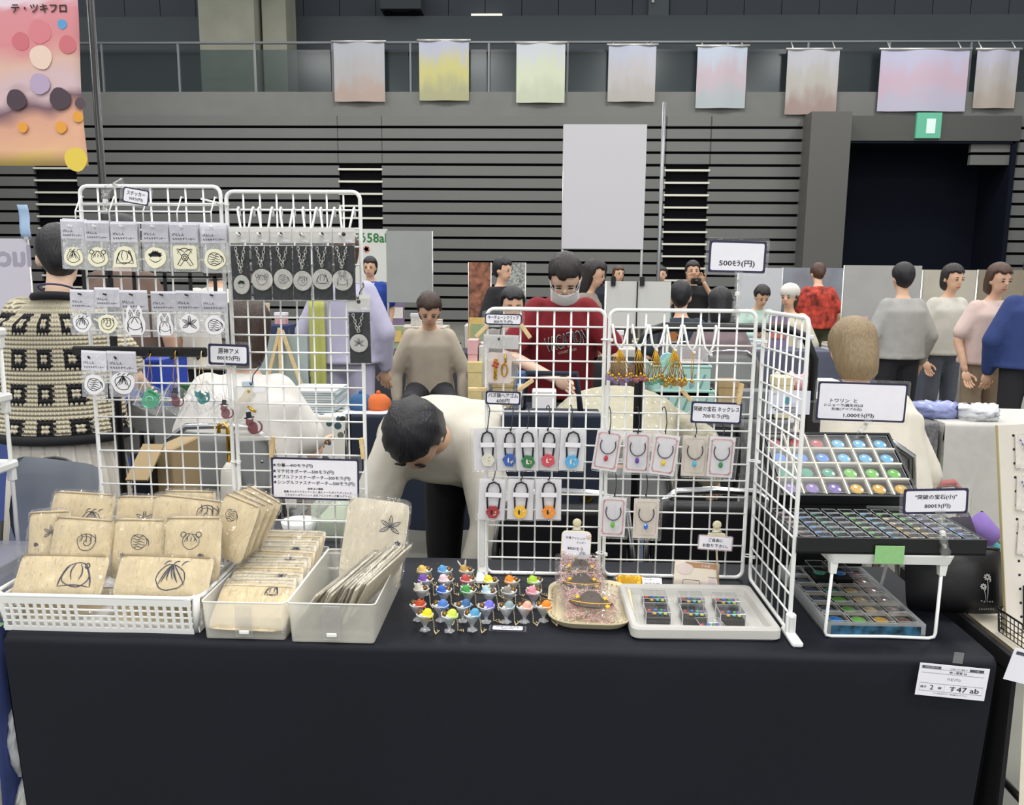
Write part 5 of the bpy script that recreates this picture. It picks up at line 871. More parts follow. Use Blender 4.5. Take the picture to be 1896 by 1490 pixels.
bead_box(1315, 1163, TZ+0.007, 'flat clear lid box of rainbow gems lying loose in front', 9, 0.046, 0.12, True)
c = G(1220, 1166, TZ+0.007); MB(); tag(MB().box((0, 0, 0.0008), (0.058, 0.008, 0.0012)).obj('paper_strip', paper, None, (c.x, c.y, TZ+0.0065)), 'white paper strip with dark edge lying in the grey tray', 'paper')
# packet and leaflets
c = G(1182, 1087); t = thing('snack_packet', 'gold and silver foil packet with a handwritten white tag', 'packet', (c.x, c.y+0.012, TZ+0.006), (R(-62), 0, R(-2)))
s = pillow(0.062, 0.042, 0.012, 10, 4); s.obj('foil_bag', mat('gold_foil', 'd8a428', 0.25, metal=0.6, bump=0.6, bscale=90), t, (-0.016, 0, 0)); pillow(0.105, 0.046, 0.008, 10, 6).obj('silver_wrap', wrap, t, (0.0, 0, 0)); MB().box((0.030, -0.007, -0.004), (0.042, 0.001, 0.024)).obj('paper_tag', paper, t); text('クッキー', 0.022, ink, t, (0.024, -0.008, 0.002), bold=0.01); text('700モラ(円)', 0.034, ink, t, (0.030, -0.008, -0.009), bold=0.01)
c = P(1289, 1067, 1.668); t = thing('leaflet_stack', 'stack of cream leaflets with a brown band in a clear holder', 'leaflet', (c.x, 1.668, TZ), (R(-16), R(3), R(-4)))
for k in range(5): MB().box((0, 0.0016*k, 0.031), (0.094, 0.0012, 0.056)).obj('leaflet', mat('cream_leaflet', 'e9dccb', 0.55), t)
MB().box((0.010, -0.0009, 0.052), (0.070, 0.0004, 0.011)).obj('brown_band', mat('brown_print', 'b58a62', 0.6), t); MB().prism([(p[0]-0.026, p[1]+0.043) for p in wob(0.018, 0.012, 2, 0.04)], -0.0018, -0.0008).obj('printed_emblem', mat('pale_print', 'dfcfc8', 0.6), t); text('うみほ', 0.018, paper, t, (0.018, -0.0016, 0.052), bold=0.01); MB().ribbon(rrect(0.036, 0.014, 0.003), 0.0011, -0.0010, closed=True).obj('name_box', ink, t, (-0.010, 0, 0.013)); MB().box((0.034, -0.0009, 0.016), (0.016, 0.0004, 0.018)).obj('print_block', mat('lilac_print', 'd8c6cc', 0.6), t); text('Instagram', 0.017, ink, t, (0.034, -0.0016, 0.029), bold=0.0)
MB().box((0, -0.004, 0.010), (0.098, 0.001, 0.020)).box((0, 0.012, 0.03), (0.098, 0.001, 0.060)).box((0, 0.004, 0.001), (0.098, 0.017, 0.001)).obj('clear_holder', acryl, t)
# ================================================================== wire shelf stand and gem cases
sx0, sx1, sy0, sy1, sz = 0.536, 0.768, 1.452, 1.685, 0.862
t = thing('shelf_stand', 'white shelf on two bent wire legs carrying the gem cases', 'shelf', ((sx0+sx1)/2, (sy0+sy1)/2, TZ)); w_, d_ = sx1-sx0, sy1-sy0; h = sz-TZ
MB().rings([rr3(w_-0.010, d_-0.010, 0.010, h-0.020), rr3(w_, d_, 0.012, h-0.003), rr3(w_, d_, 0.012, h), rr3(w_-0.004, d_-0.004, 0.010, h)]).obj('shelf_plate', white_pl, t)
for sy in (-1, 1):
    y = sy*(d_/2-0.014); yb = sy*(d_/2+0.004)
    MB().tube([(-w_/2+0.014, y, h-0.03), (-w_/2+0.002, yb, 0.012), (-w_/2+0.004, yb, 0.005), (-w_/2+0.014, yb, 0.003), (0, yb, 0.0045), (w_/2-0.040, yb, 0.003), (w_/2-0.030, yb, 0.006), (w_/2-0.028, yb, 0.013), (w_/2-0.018, y, h-0.03)], 0.0031, 8).obj('wire_leg', white_wire, t)
    for x in (-w_/2+0.014, w_/2-0.018): MB().rings([[(x+a*0.0055, y+b*0.0055, h-0.042) for a, b in ((-1, -1), (1, -1), (1, 1), (-1, 1))], [(x+a*0.0075, y+b*0.0075, h-0.018) for a, b in ((-1, -1), (1, -1), (1, 1), (-1, 1))]]).obj('leg_socket', white_pl, t)
c = P(1647, 1027, sy0-0.006); tag(MB().bbox((0, 0.0, 0), (0.053, 0.0012, 0.034), 0.0005).bbox((0, 0.0012, 0.0), (0.05, 0.001, 0.03), 0.0004).obj('masking_tape', mat('green_tape', '8fc382', 0.6, vary=0.06, scale=120), None, (c.x, sy0-0.0058, c.z)), 'strip of pale green tape fixing the black case to the shelf', 'tape')
case_m = mat('black_case', '131418', 0.45, vary=0.05); felt = mat('grey_divider', 'b8b2a6', 0.6); dark_felt = mat('dark_divider', '202226', 0.7)
lidf = film('box_lid_film', gloss=0.008, rough=0.3)
def tray_case(name, label, loc, rot, W, D, H, nx, ny, div_m, wall=0.006, rim_m=None, dh=0.62, dt=0.0030):
    t = thing(name, label, 'gem case', loc, rot); rm = rim_m or case_m
    MB().box((W/2, D/2, 0.002), (W, D, 0.004)).obj('bottom', case_m, t)
    for (c_, d_) in (((W/2, wall/2, H/2), (W, wall, H)), ((W/2, D-wall/2, H/2), (W, wall, H)), ((wall/2, D/2, H/2), (wall, D-2*wall, H)), ((W-wall/2, D/2, H/2), (wall, D-2*wall, H))): MB().box(c_, d_).obj('side', rm, t)
    cw, cd_ = (W-2*wall)/nx, (D-2*wall)/ny
    for k in range(1, nx): MB().box((wall+k*cw, D/2, H*dh/2), (dt, D-2*wall, H*dh)).obj('divider', div_m, t)
    for k in range(1, ny): MB().box((W/2, wall+k*cd_, H*dh/2), (W-2*wall, dt, H*dh)).obj('divider', div_m, t)
    return t, cw, cd_, wall
GB = {}
def gem_box(M_, w_, d_, h, col, label, group, big):
    t = thing('gem_box', label, 'gem box', group=group); t.matrix_world = M_; k = (round(w_, 4), round(d_, 4))
    if k not in GB: GB[k] = (MB().bbox((0, 0, h*0.3), (w_*0.93, d_*0.93, h*0.6), 0.001, n=1).mesh('black_tray', mat('box_black', '0e0f12', 0.6, spec=0.2)), MB().bbox((0, 0, h*0.72), (w_*0.90, d_*0.90, h*0.5), 0.001, n=1).mesh('clear_lid', lidf),
            MB().tube([(-w_*.455, -d_*.455, h*0.97), (w_*.455, -d_*.455, h*0.97), (w_*.455, d_*.455, h*0.97), (-w_*.455, d_*.455, h*0.97)], 0.0005, 4, closed=True).mesh('lid_edge', mat('edge_glint', 'dfe3e6', 0.2)))
    for me, nm in zip(GB[k], ('black_tray', 'clear_lid', 'lid_edge')): put(me, nm, t)
    g = ('g', k, col)
    if g not in GB:
        s = min(w_, d_)*(0.33 if big else 0.30); GB[g] = MB().sphere((0, 0, h*0.66), s, (0.85 if not big else 1.0, 1.05 if big else 0.85, 0.30), 10, 6, smooth=False).mesh('gem', gem('case_gem_'+col, DK.get(col, col)))
    put(GB[g], 'gem', t, (0, -0.05*d_, 0), (0, 0, 0.5)); return t
DK = {'6fb8d8': '4f9cc4', '7cc84a': '58a82e', 'd8b83a': 'c0941c', '9478b8': '7458a0', '2f86d0': '1f70bc', '2a9a7a': '1c8468'}
CN = {'9a5a60': 'rose brown', '9c1f26': 'ruby red', '6fb8d8': 'pale blue', '2f86d0': 'bright blue', '2a9a7a': 'sea green', '7cc84a': 'apple green', '9478b8': 'lilac', '5a3a92': 'deep violet', 'd8b83a': 'golden', '46506a': 'dull slate', '6a4a44': 'brown', 'b89a50': 'sand'}
# flat case
cs, cw, cd_, wl_ = tray_case('gem_case', 'flat black case of sixty small gem boxes on the shelf', (0.476, 1.448, sz+0.0005), (0, 0, R(1.0)), 0.345, 0.196, 0.030, 10, 6, dark_felt, 0.006)
colc = ['9a5a60', '2f86d0', '2a9a7a', '46506a', '7cc84a', '6fb8d8', 'd8b83a', 'd8b83a', '9478b8', '2f86d0']; bpy.context.view_layer.update()
for i in range(10):
    for j in range(6):
        col = colc[i] if (i+j) % 3 else ('9a5a60' if i == 0 and j > 2 else colc[i]); col = {6: ('d8b83a', 'd8b83a', 'd8b83a', 'b89a50', 'b89a50', '7cc84a')[j], 7: ('d8b83a', 'd8b83a', 'd8b83a', '7cc84a', '7cc84a', '7cc84a')[j], 9: ('2f86d0', '2f86d0', '2f86d0', '6fb8d8', '46506a', '46506a')[j]}.get(i, col)
        M_ = cs.matrix_world @ Matrix.Translation((wl_+(i+0.5)*cw, wl_+(j+0.5)*cd_, 0.012)); gem_box(M_, cw-0.004, cd_-0.004, 0.019, col, 'small black gem box with '+('an ' if CN[col][0] == 'a' else 'a ')+CN[col]+' gem in the flat case', 'small '+CN[col]+' gem boxes in the flat case', False)
# tilted case
ang = R(31); BW, BD = 0.290, 0.196
cs2, cw, cd_, wl_ = tray_case('gem_case', 'tilted black case of twenty-four large gem boxes with cream dividers', (0.497, 1.655, sz+0.034), (ang, 0, R(1.0)), BW, BD, 0.028, 6, 4, mat('cream_divider', 'ddd5c4', 0.6), 0.006, dh=1.0, dt=0.0036); bpy.context.view_layer.update()
rows = [['9478b8', '9478b8', '5a3a92', 'd8b83a', 'd8b83a', 'd8b83a'], ['2a9a7a', '2a9a7a', '2a9a7a', '7cc84a', '7cc84a', '7cc84a'], ['2f86d0', '2f86d0', '2f86d0', '6fb8d8', '6fb8d8', '6fb8d8'], ['9a5a60', '9c1f26', '9c1f26', '6fb8d8', '6fb8d8', '6fb8d8']]
for i in range(6):
    for j in range(4): col = rows[j][i]; gem_box(cs2.matrix_world @ Matrix.Translation((wl_+(i+0.5)*cw, wl_+(j+0.5)*cd_, 0.007)), cw-0.004, cd_-0.004, 0.021, col, 'large gem box with '+('an ' if CN[col][0] == 'a' else 'a ')+CN[col]+' oval gem in the tilted case, '+('lowest', 'third', 'second', 'top')[j]+' row', 'large '+CN[col]+' gem boxes in the tilted case', True)
t = thing('case_easel', 'black box propping up the tilted gem case from behind', 'stand', (0.60, 1.74, TZ)); MB().box((0.03, 0.062, 0.128), (0.20, 0.056, 0.256)).obj('block', black_pl, t); MB().box((0.03, 0.084, 0.268), (0.20, 0.012, 0.03)).obj('back_rest', black_pl, t)
# low case on the cloth
acry_tray = film('frosty_acrylic', gloss=0.08, rough=0.15, haze=0.45, hazecol='dfe2e2')
cs3, cw, cd_, wl_ = tray_case('gem_case', 'low clear acrylic case of dark gem boxes under the shelf', (0.541, 1.452, TZ+0.001), (0, 0, R(0.6)), 0.184, 0.305, 0.026, 4, 6, felt, 0.007, acry_tray, dh=0.90, dt=0.0018); bpy.context.view_layer.update()
MB().box((0.092, -0.0012, 0.012), (0.165, 0.002, 0.019)).obj('patterned_strip', mat('blue_black_strip', '24506a', 0.5, vary=0.9, scale=55), cs3)
cols3 = [['2f86d0', '7cc84a', 'd8b83a', '6a4a44'], ['46506a', '7cc84a', 'b89a50', '6a4a44'], ['46506a', '7cc84a', 'b89a50', '6a4a44'], ['46506a', '2a9a7a', 'b89a50', '9a5a60'], ['46506a', None, None, '9a5a60'], ['46506a', None, None, '9a5a60']]
for j in range(6):
    for i in range(4):
        col = cols3[j][i]
        if col: gem_box(cs3.matrix_world @ Matrix.Translation((wl_+(i+0.5)*cw, wl_+(j+0.5)*cd_, 0.0060)), cw-0.001, cd_-0.001, 0.021, col, 'dark gem box with '+('an ' if CN[col][0] == 'a' else 'a ')+CN[col]+' gem in the low acrylic case', CN[col]+' gem boxes in the low case', True)
for i, col in ((1, '2a9a7a'), (2, '2f86d0')): gem_box(cs3.matrix_world @ Matrix.Translation((wl_+(i+0.5)*cw, wl_+5.0*cd_, 0.0045)), cw-0.002, cd_*1.6, 0.042, col, 'tall black gem box with a '+CN[col]+' gem raised above the low case', None, True)
# sign on the flat case
Yc = 1.452; sign(1672, 904, 1792, 951, Yc, 'white price sign for small gems clipped to the flat black case', [('"突破の宝石(小)"', 0, 0.16, 0.64, 0.21), ('800ﾓﾗ(円)', 0.03, -0.20, 0.40, 0.19)], rot=-0.035, bw=0.09)
clear_clip(P(1751, 1028, Yc-0.006), P(1738, 945, Yc-0.003), 'clear plastic sign holder gripping the edge of the flat gem case')
# big sign behind the cases
Yb = 1.835; sign(1512, 708, 1678, 780, Yb, 'large white price sign with navy frame above the tilted gem case', [('トワリン  と', -0.20, 0.02, 0.30, 0.09), ('シニョーラ(誕生日)は', -0.20, -0.10, 0.44, 0.09), ('別途(アペプの石)', -0.16, -0.20, 0.34, 0.08), ('1,000ﾓﾗ(円)', -0.02, -0.36, 0.34, 0.12)], rot=0.02, bw=0.05)
bpy.context.view_layer.update(); q = cs2.matrix_world @ Vector((0.21, BD-0.003, 0.02))
clear_clip((q.x, q.y-0.002, q.z-0.012), P(1601, 776, Yb-0.003), 'clear plastic sign holder under the large price sign')
q = cs2.matrix_world @ Vector((0.045, BD-0.003, 0.03)); pn = [o for o in bpy.data.objects if o.name.startswith('sign_clip') and 'pale notice' in o.get('label', '')][0]; pn.location = (P(1464, 832, q.y).x, q.y, q.z-0.014)
nc = [o for o in bpy.data.objects if o.name.startswith('notice_card')][0]; nc.location.y = q.y+0.002
# booth card taped to the front of the cloth
Yf = 1.357; c = P(1763, 1262, Yf); t = thing('booth_card', 'white printed space card taped to the front of the black cloth', 'card', (c.x, Yf, c.z), (0, R(4.5), 0)); W, H = 0.121, 0.060
MB().box((0, 0, 0), (W, 0.001, H)).obj('card', paper, t); thin = slate_ink
MB().box((-W*0.33, -0.0008, H*0.40), (W*0.27, 0.0004, H*0.075)).box((W*0.32, -0.0008, H*0.40), (W*0.20, 0.0004, H*0.075)).obj('dark_bar', slate_ink, t)
MB().ribbon([(-W*.46, H*.35), (W*.44, H*.35), (W*.44, H*.22), (-W*.46, H*.22)], 0.0005, -0.0008, closed=True).ribbon([(-W*.46, -H*.10), (-W*.10, -H*.10), (-W*.10, -H*.34), (-W*.46, -H*.34)], 0.0005, -0.0008, closed=True).ribbon([(-W*.10, -H*.10), (W*.45, -H*.10), (W*.45, -H*.34), (-W*.10, -H*.34)], 0.0005, -0.0008, closed=True).obj('ruled_box', slate_ink, t)
for (s, x, z, w_, hh, b) in (('COMIC CITY 福岡 57', 0.06, 0.40, 0.25, 0.05, 0), ('神ノ叡智 26', 0.06, 0.285, 0.25, 0.075, 0.01), ('ハピパレ', 0.02, 0.075, 0.20, 0.085, 0.01), ('椅子', -0.40, -0.22, 0.09, 0.08, 0.01), ('2', -0.28, -0.22, 0.05, 0.14, 0.01), ('脚', -0.165, -0.23, 0.05, 0.08, 0.01), ('す', 0.02, -0.22, 0.085, 0.16, 0.012), ('47 ab', 0.24, -0.22, 0.32, 0.15, 0.01), ('こちらの机は2SP分です。荷物は置かないでください。', 0.0, -0.40, 0.50, 0.045, 0), ):
    text(s, W*w_, ink, t, (x*W, -0.0009, z*H), h=H*hh, bold=b)
text('GOOD COMIC CITY', W*0.2, paper, t, (-W*0.33, -0.0012, H*0.40), h=H*0.04); text('一般', W*0.06, paper, t, (W*0.32, -0.0012, H*0.40), h=H*0.045)
c = P(1771, 1217, Yf+0.004); MB().box((0, 0, 0), (0.017, 0.0008, 0.020)).obj('clear_tape', film('tape_film', gloss=0.05, rough=0.3, haze=0.12), t, (c.x-t.location.x, 0.004, c.z-t.location.z))
# ================================================================== right neighbour: pouch, pegboard, wire basket
t = thing('black_pouch', 'large black zip pouch embroidered with a white flower', 'pouch', (0.838, 1.590, TZ+0.066), (R(-12), R(-3), R(-10)))
pl = pillow(0.180, 0.135, 0.075, 14, 2.6); pl.obj('fabric', mat('black_satin', '131318', 0.42, bump=0.25, bscale=30), t); MB().tube([(-0.082, -0.004, 0.052), (-0.03, -0.012, 0.062), (0.04, -0.012, 0.064), (0.085, -0.004, 0.062)], 0.0022, 6).obj('zip', black_metal, t)
fl = MB(); fx = 0.052; yv = -0.034
for s_ in ((0.0, 0.012, 0.0),): pass
for (x, z, s) in ((fx, 0.010, 0.007), (fx-0.008, -0.008, 0.006)):
    for k in range(8): a = k*math.pi/4; fl.ribbon([(x+s*0.3*math.cos(a), z+s*0.3*math.sin(a)), (x+s*0.7*math.cos(a+.1), z+s*0.7*math.sin(a+.1)), (x+s*math.cos(a), z+s*math.sin(a))], 0.0028, yv)
fl.ribbon(bez((fx, 0.008), (fx+0.002, -0.015), (fx-0.001, -0.036)), 0.0014, yv); fl.ribbon(bez((fx-0.008, -0.012), (fx-0.004, -0.02), (fx-0.003, -0.036)), 0.0012, yv)
for (a, b) in ((fx+0.004, 0.0), (fx-0.006, -0.016)): fl.ribbon(bez((a, b), (a+0.004, b+0.005), (a+0.001, b+0.008)), 0.0022, yv)
fl.v = [(x, -0.0375*((1-abs(2*(x/0.18))**2.6)*(1-abs(2*(z/0.135))**2.6))**0.6-0.0012, z) for x, y, z in fl.v]; fl.obj('embroidered_flower', mat('white_thread', 'dcdad6', 0.7), t)
def bendp(p): x, y, z = p[0]+fx, p[1], p[2]-0.046; return (p[0], -0.0375*(max(0, (1-abs(2*(x/0.18))**2.6)*(1-abs(2*(z/0.135))**2.6)))**0.6-0.0014, p[2])
text('B o n n e', 0.024, MATS['white_thread'], t, (fx, 0, -0.042), bend=lambda p: bendp((p[0], p[1], p[2]+0.004)), bold=0.02); text('j o u r n é e', 0.028, MATS['white_thread'], t, (fx, 0, -0.050), bend=lambda p: bendp((p[0], p[1], p[2]-0.004)), bold=0.02)
board_w = mat('cream_pegboard', 'd9d2c8', 0.6, vary=0.03)
pa = G(1853, 1172); t = thing('pegboard', 'cream pegboard standing on the floral table hung with earring cards', 'pegboard', (pa.x+0.010, 1.485, TZ), (R(-9), R(-2.5), R(6))); pw, ph = 0.40, 0.395
MB().box((pw/2, 0, ph/2), (pw, 0.006, ph)).obj('board', board_w, t); MB().box((0.0, 0.0, ph/2), (0.0015, 0.0066, ph)).obj('board_edge', mat('raw_edge', 'b9ab7e', 0.7), t)
hm = MB().lathe([(0.0026, 0), (0.0026, 0.0004)], 10).mesh('peg_hole', ink)
for i in range(10):
    for j in range(14): put(hm, 'peg_hole', t, (0.030+i*0.025, -0.0031, 0.030+j*0.0265), (R(90), 0, 0))
for k, (z, col, nm) in enumerate(((0.345, '5a5aa8', 'violet bead'), (0.265, '4a5c9c', 'blue bead'), (0.180, 'c8a24a', 'gold chain'))):
    bpy.context.view_layer.update(); p = t.matrix_world @ Vector((0.056, -0.004, z+0.03)); q = thing('earring_card', 'white bagged earring card with a '+nm+' drop on the pegboard', 'earring', p, (R(-9), R(-1+3*k), R(6)))
    MB().box((0.010, -0.0014, -0.032), (0.068, 0.0012, 0.062)).obj('card', mat('ivory_card', 'e8e2d8', 0.5), q); MB().bbox((0.010, -0.0030, -0.032), (0.072, 0.003, 0.068), 0.001).obj('clear_sleeve', crinkle, q); ch = MB()
    for j in range(6): ch.sphere((-0.016+0.004*j, -0.0052, -0.010-0.008*j), 0.0018 if k < 2 else 0.0012, n=6, m_=4)
    ch.tube([(-0.016+0.004*j, -0.0052, -0.010-0.008*j) for j in range(6)], 0.0004, 4); ch.obj('bead_drop', mat('drop_'+nm[:4], col, 0.25, metal=0.3 if k < 2 else 1), q)
bq = G(1885, 1190); t = thing('wire_basket', 'black wire basket with velvet lining and trinkets on the floral cloth', 'basket', (bq.x+0.085, 1.440, TZ), (0, 0, R(4))); 
for z in (0.002, 0.012, 0.022, 0.034, 0.046): k = 1+z*0.9; MB().tube([(p[0]*k, p[1]*k, z+0.002) for p in rrect(0.19, 0.12, 0.012, 3)], 0.0010 if z < 0.045 else 0.0020, 5, closed=True).obj('ring_wire', black_metal, t)
o = rrect(0.19, 0.12, 0.012, 3)
for p, q in zip(o, o[1:]+o[:1]):
    n_ = max(1, int(math.hypot(q[0]-p[0], q[1]-p[1])/0.010))
    for j in range(n_): x, y = p[0]+(q[0]-p[0])*j/n_, p[1]+(q[1]-p[1])*j/n_; MB().tube([(x, y, 0.003), (x*1.042, y*1.042, 0.048)], 0.0008, 4).obj('upright_wire', black_metal, t)
t = thing('trinket_box', 'black velvet box with gold trinkets behind the wire basket', 'box', (bq.x+0.118, 1.50, TZ), (0, 0, R(6)))
MB().box((0, 0.02, 0.004), (0.17, 0.05, 0.008)).box((0, 0.042, 0.05), (0.17, 0.008, 0.10)).box((-0.083, 0.02, 0.045), (0.006, 0.05, 0.09)).box((0.083, 0.02, 0.045), (0.006, 0.05, 0.09)).obj('velvet_shell', mat('black_velvet', '0e0e12', 0.95), t); MB().sphere((-0.055, 0.034, 0.068), 0.010, (1, 0.4, 0.8), 8, 5, smooth=False).sphere((-0.042, 0.034, 0.060), 0.008, (1, 0.4, 1), 8, 5, smooth=False).obj('crystal_trinket', gem('pale_crystal', 'c9cdb0'), t); MB().tube([(-0.04+0.012*math.cos(a), 0.032, 0.03+0.012*math.sin(a)) for a in (k*0.7 for k in range(9))], 0.002, 5, closed=True).obj('gold_ring', gold, t)
nc2 = thing('booth_card', 'white printed space card hanging over the edge of the floral cloth', 'card', (P(1888, 1232, 1.352).x+0.03, 1.352, P(1888, 1240, 1.352).z), (0, R(14), 0)); MB().box((0, 0, 0), (0.10, 0.001, 0.06)).obj('card', paper, nc2); MB().box((-0.03, -0.0008, 0.022), (0.03, 0.0004, 0.006)).obj('dark_bar', slate_ink, nc2)
# ================================================================== left neighbour: shelf rack, trays, bags
lx = -1.075
t = thing('shelf_rack', 'white stacking shelf rack on the blue table, only its edge in view', 'shelf', (-1.252, 1.52, TZ))
for z in (0.262, 0.405, 0.540): MB().bbox((0, 0, z), (0.30, 0.24, 0.018), 0.006).obj('shelf_plate', white_pl, t)
for sx in (-1, 1):
    for sy in (-1, 1):
        MB().tube([(sx*0.139, sy*0.108, 0), (sx*0.139, sy*0.108, 0.54)], 0.0042, 8).obj('post', white_pl, t)
        for zz in (0.240, 0.385, 0.520): MB().bbox((sx*0.139, sy*0.108, zz), (0.014, 0.014, 0.026), 0.002).obj('post_socket', white_pl, t)
t = thing('wrapped_goods', 'clear wrapped cream goods with a blue tag on the rack shelf', 'pack', (-1.15, 1.50, TZ+0.272)); pillow(0.10, 0.06, 0.02, 10).obj('cream_pack', canvas2, t, (0, 0, 0.014), (R(-80), 0, 0)); pillow(0.11, 0.07, 0.028, 10, 6).obj('clear_wrap', wrap, t, (0, 0, 0.015), (R(-80), 0, 0)); MB().box((0.01, -0.012, 0.027), (0.02, 0.016, 0.001)).obj('blue_tag', mat('blue_tag', '4aa0d8', 0.5), t)
t = thing('storage_box', 'grey clear plastic box with a lid beside the white basket', 'box', (-1.088, 1.475, TZ)); tapered_tray(MB(), -0.062, 0.062, -0.075, 0.10, 0.0005, 0.105, 0.004, 0.002, 0.012).obj('tub', film('smoky_plastic', gloss=0.05, rough=0.2, haze=0.35, hazecol='b8bac0'), t); MB().bbox((0, 0.012, 0.108), (0.13, 0.182, 0.008), 0.004).obj('lid', film('lid_plastic', gloss=0.05, rough=0.2, haze=0.3, hazecol='c4c4d0'), t)
t = thing('zip_case', 'mesh-topped case with a black zip border behind the white basket', 'case', (-1.125, 1.780, TZ)); 
pillow(0.20, 0.24, 0.03, 12, 2.6).obj('grey_mesh', mat('grey_mesh', '7a7f88', 0.6), t, (0, 0, 0.115), (R(-6), R(6), 0)); MB().tube([(0.1*math.cos(a)*1.0, 0.02*math.sin(a), 0.115+0.12*math.sin(a)) for a in (k*math.pi/12 for k in range(24))], 0.006, 6, closed=True).obj('zip_border', black_pl, t, (0, 0, 0), (0, R(0), 0))
t = thing('clear_bag', 'crumpled clear bag with white contents behind the basket', 'bag', (-1.065, 1.735, TZ+0.06)); pillow(0.12, 0.13, 0.05, 12).obj('white_contents', mat('soft_white', 'dcdad6', 0.8), t); pillow(0.14, 0.15, 0.06, 12, 5).obj('clear_wrap', wrap, t)
tag(MB().box((0, 0, 0.0016), (0.05, 0.04, 0.0015)).obj('masking_tape', MATS['green_tape'], None, (TX0-0.052, TY0+0.03, TZ)), 'patch of green tape at the corner of the blue cloth', 'tape')
# ================================================================== people
from mathutils.bvhtree import BVHTree
def ellr(m_, c, r, rot=None, n=16, k=10): return m_.sphere(c, 1.0, r, n, k, rot=rot)
def cap(m_, a, b, ra, rb, n=10):
    a, b = Vector(a), Vector(b); d = (b-a).normalized(); pts = []; rr = []
    for k in range(4): t = math.pi/2*k/4; pts.append(a-d*ra*math.cos(t)); rr.append(max(0.002, ra*math.sin(t)))
    pts += [a, a+(b-a)*0.5, b]; rr += [ra, (ra+rb)/2, rb]
    for k in range(1, 5): t = math.pi/2*k/4; pts.append(b+d*rb*math.sin(t)); rr.append(max(0.002, rb*math.cos(t)))
    return m_.tube(pts, rr, n)
def loft(m_, secs, X, n=18):
    """secs: (centre, half-width along X, half-depth); rings perpendicular to the path"""
    rings = []
    for i, (c, rx, ry) in enumerate(secs):
        d = (Vector(secs[min(i+1, len(secs)-1)][0])-Vector(secs[max(i-1, 0)][0])).normalized(); Yv = d.cross(X).normalized()
        rings.append([Vector(c)+X*(rx*math.cos(2*math.pi*k/n))+Yv*(ry*math.sin(2*math.pi*k/n)) for k in range(n)])
    return m_.rings(rings, smooth=True)
def remesh(m_, name, mats, vox, smooth=6, extra=None):
    """fuse overlapping closed shapes into one continuous skin"""
    me = m_.mesh('tmp', []); o = bpy.data.objects.new('tmp', me); COL.objects.link(o)
    a = o.modifiers.new('r', 'REMESH'); a.mode = 'VOXEL'; a.voxel_size = vox; a.use_smooth_shade = True
    b = o.modifiers.new('s', 'SMOOTH'); b.factor = 0.5; b.iterations = smooth
    bpy.context.view_layer.update(); r = bpy.data.meshes.new_from_object(o.evaluated_get(bpy.context.evaluated_depsgraph_get())); bpy.data.objects.remove(o)
    vs = [tuple(v.co) for v in r.vertices]; fs = [tuple(p.vertices) for p in r.polygons]; bpy.data.meshes.remove(r); q = MB(); q.add(vs, fs, 0, None, True)
    if extra: q.add(extra.v, extra.f, 0, None, True)
    return q.mesh(name, mats)
def hair_mat(nm, col):
    k = 'hair_'+nm
    if k in MATS: return MATS[k]
    mm, t, N, L, b = nt(k); tc = N.new('ShaderNodeTexCoord'); mp = N.new('ShaderNodeMapping'); mp.inputs['Scale'].default_value = (60, 60, 6); L.new(tc.outputs['Object'], mp.inputs[0]); n = N.new('ShaderNodeTexNoise'); n.inputs['Scale'].default_value = 3; n.inputs['Detail'].default_value = 4; L.new(mp.outputs[0], n.inputs['Vector'])
    c = srgb(col); mx = N.new('ShaderNodeMixRGB'); mx.inputs[1].default_value = tuple(x*0.6 for x in c[:3])+(1,); mx.inputs[2].default_value = tuple(min(1, x*1.5+0.004) for x in c[:3])+(1,); L.new(n.outputs['Fac'], mx.inputs[0]); L.new(mx.outputs[0], b.inputs['Base Color'])
    bp = N.new('ShaderNodeBump'); bp.inputs['Strength'].default_value = 0.5; bp.inputs['Distance'].default_value = 0.01; L.new(n.outputs['Fac'], bp.inputs['Height']); L.new(bp.outputs[0], b.inputs['Normal']); b.inputs['Roughness'].default_value = 0.45; MATS[k] = mm; return mm
HC = {'black': '16141a', 'brown': '3a2a22', 'light': '8a7658', 'dark': '241e1e', 'chestnut': '4a3226'}
skin_m = mat('skin', 'e0b496', 0.55, vary=0.03, scale=25); skin2 = mat('skin_fair', 'e8c3aa', 0.55, vary=0.03, scale=25)
def cloth(nm, col, vary=0.06): return mat('fabric_'+nm, col, 0.85, vary=vary, scale=14, bump=0.35, bscale=22)
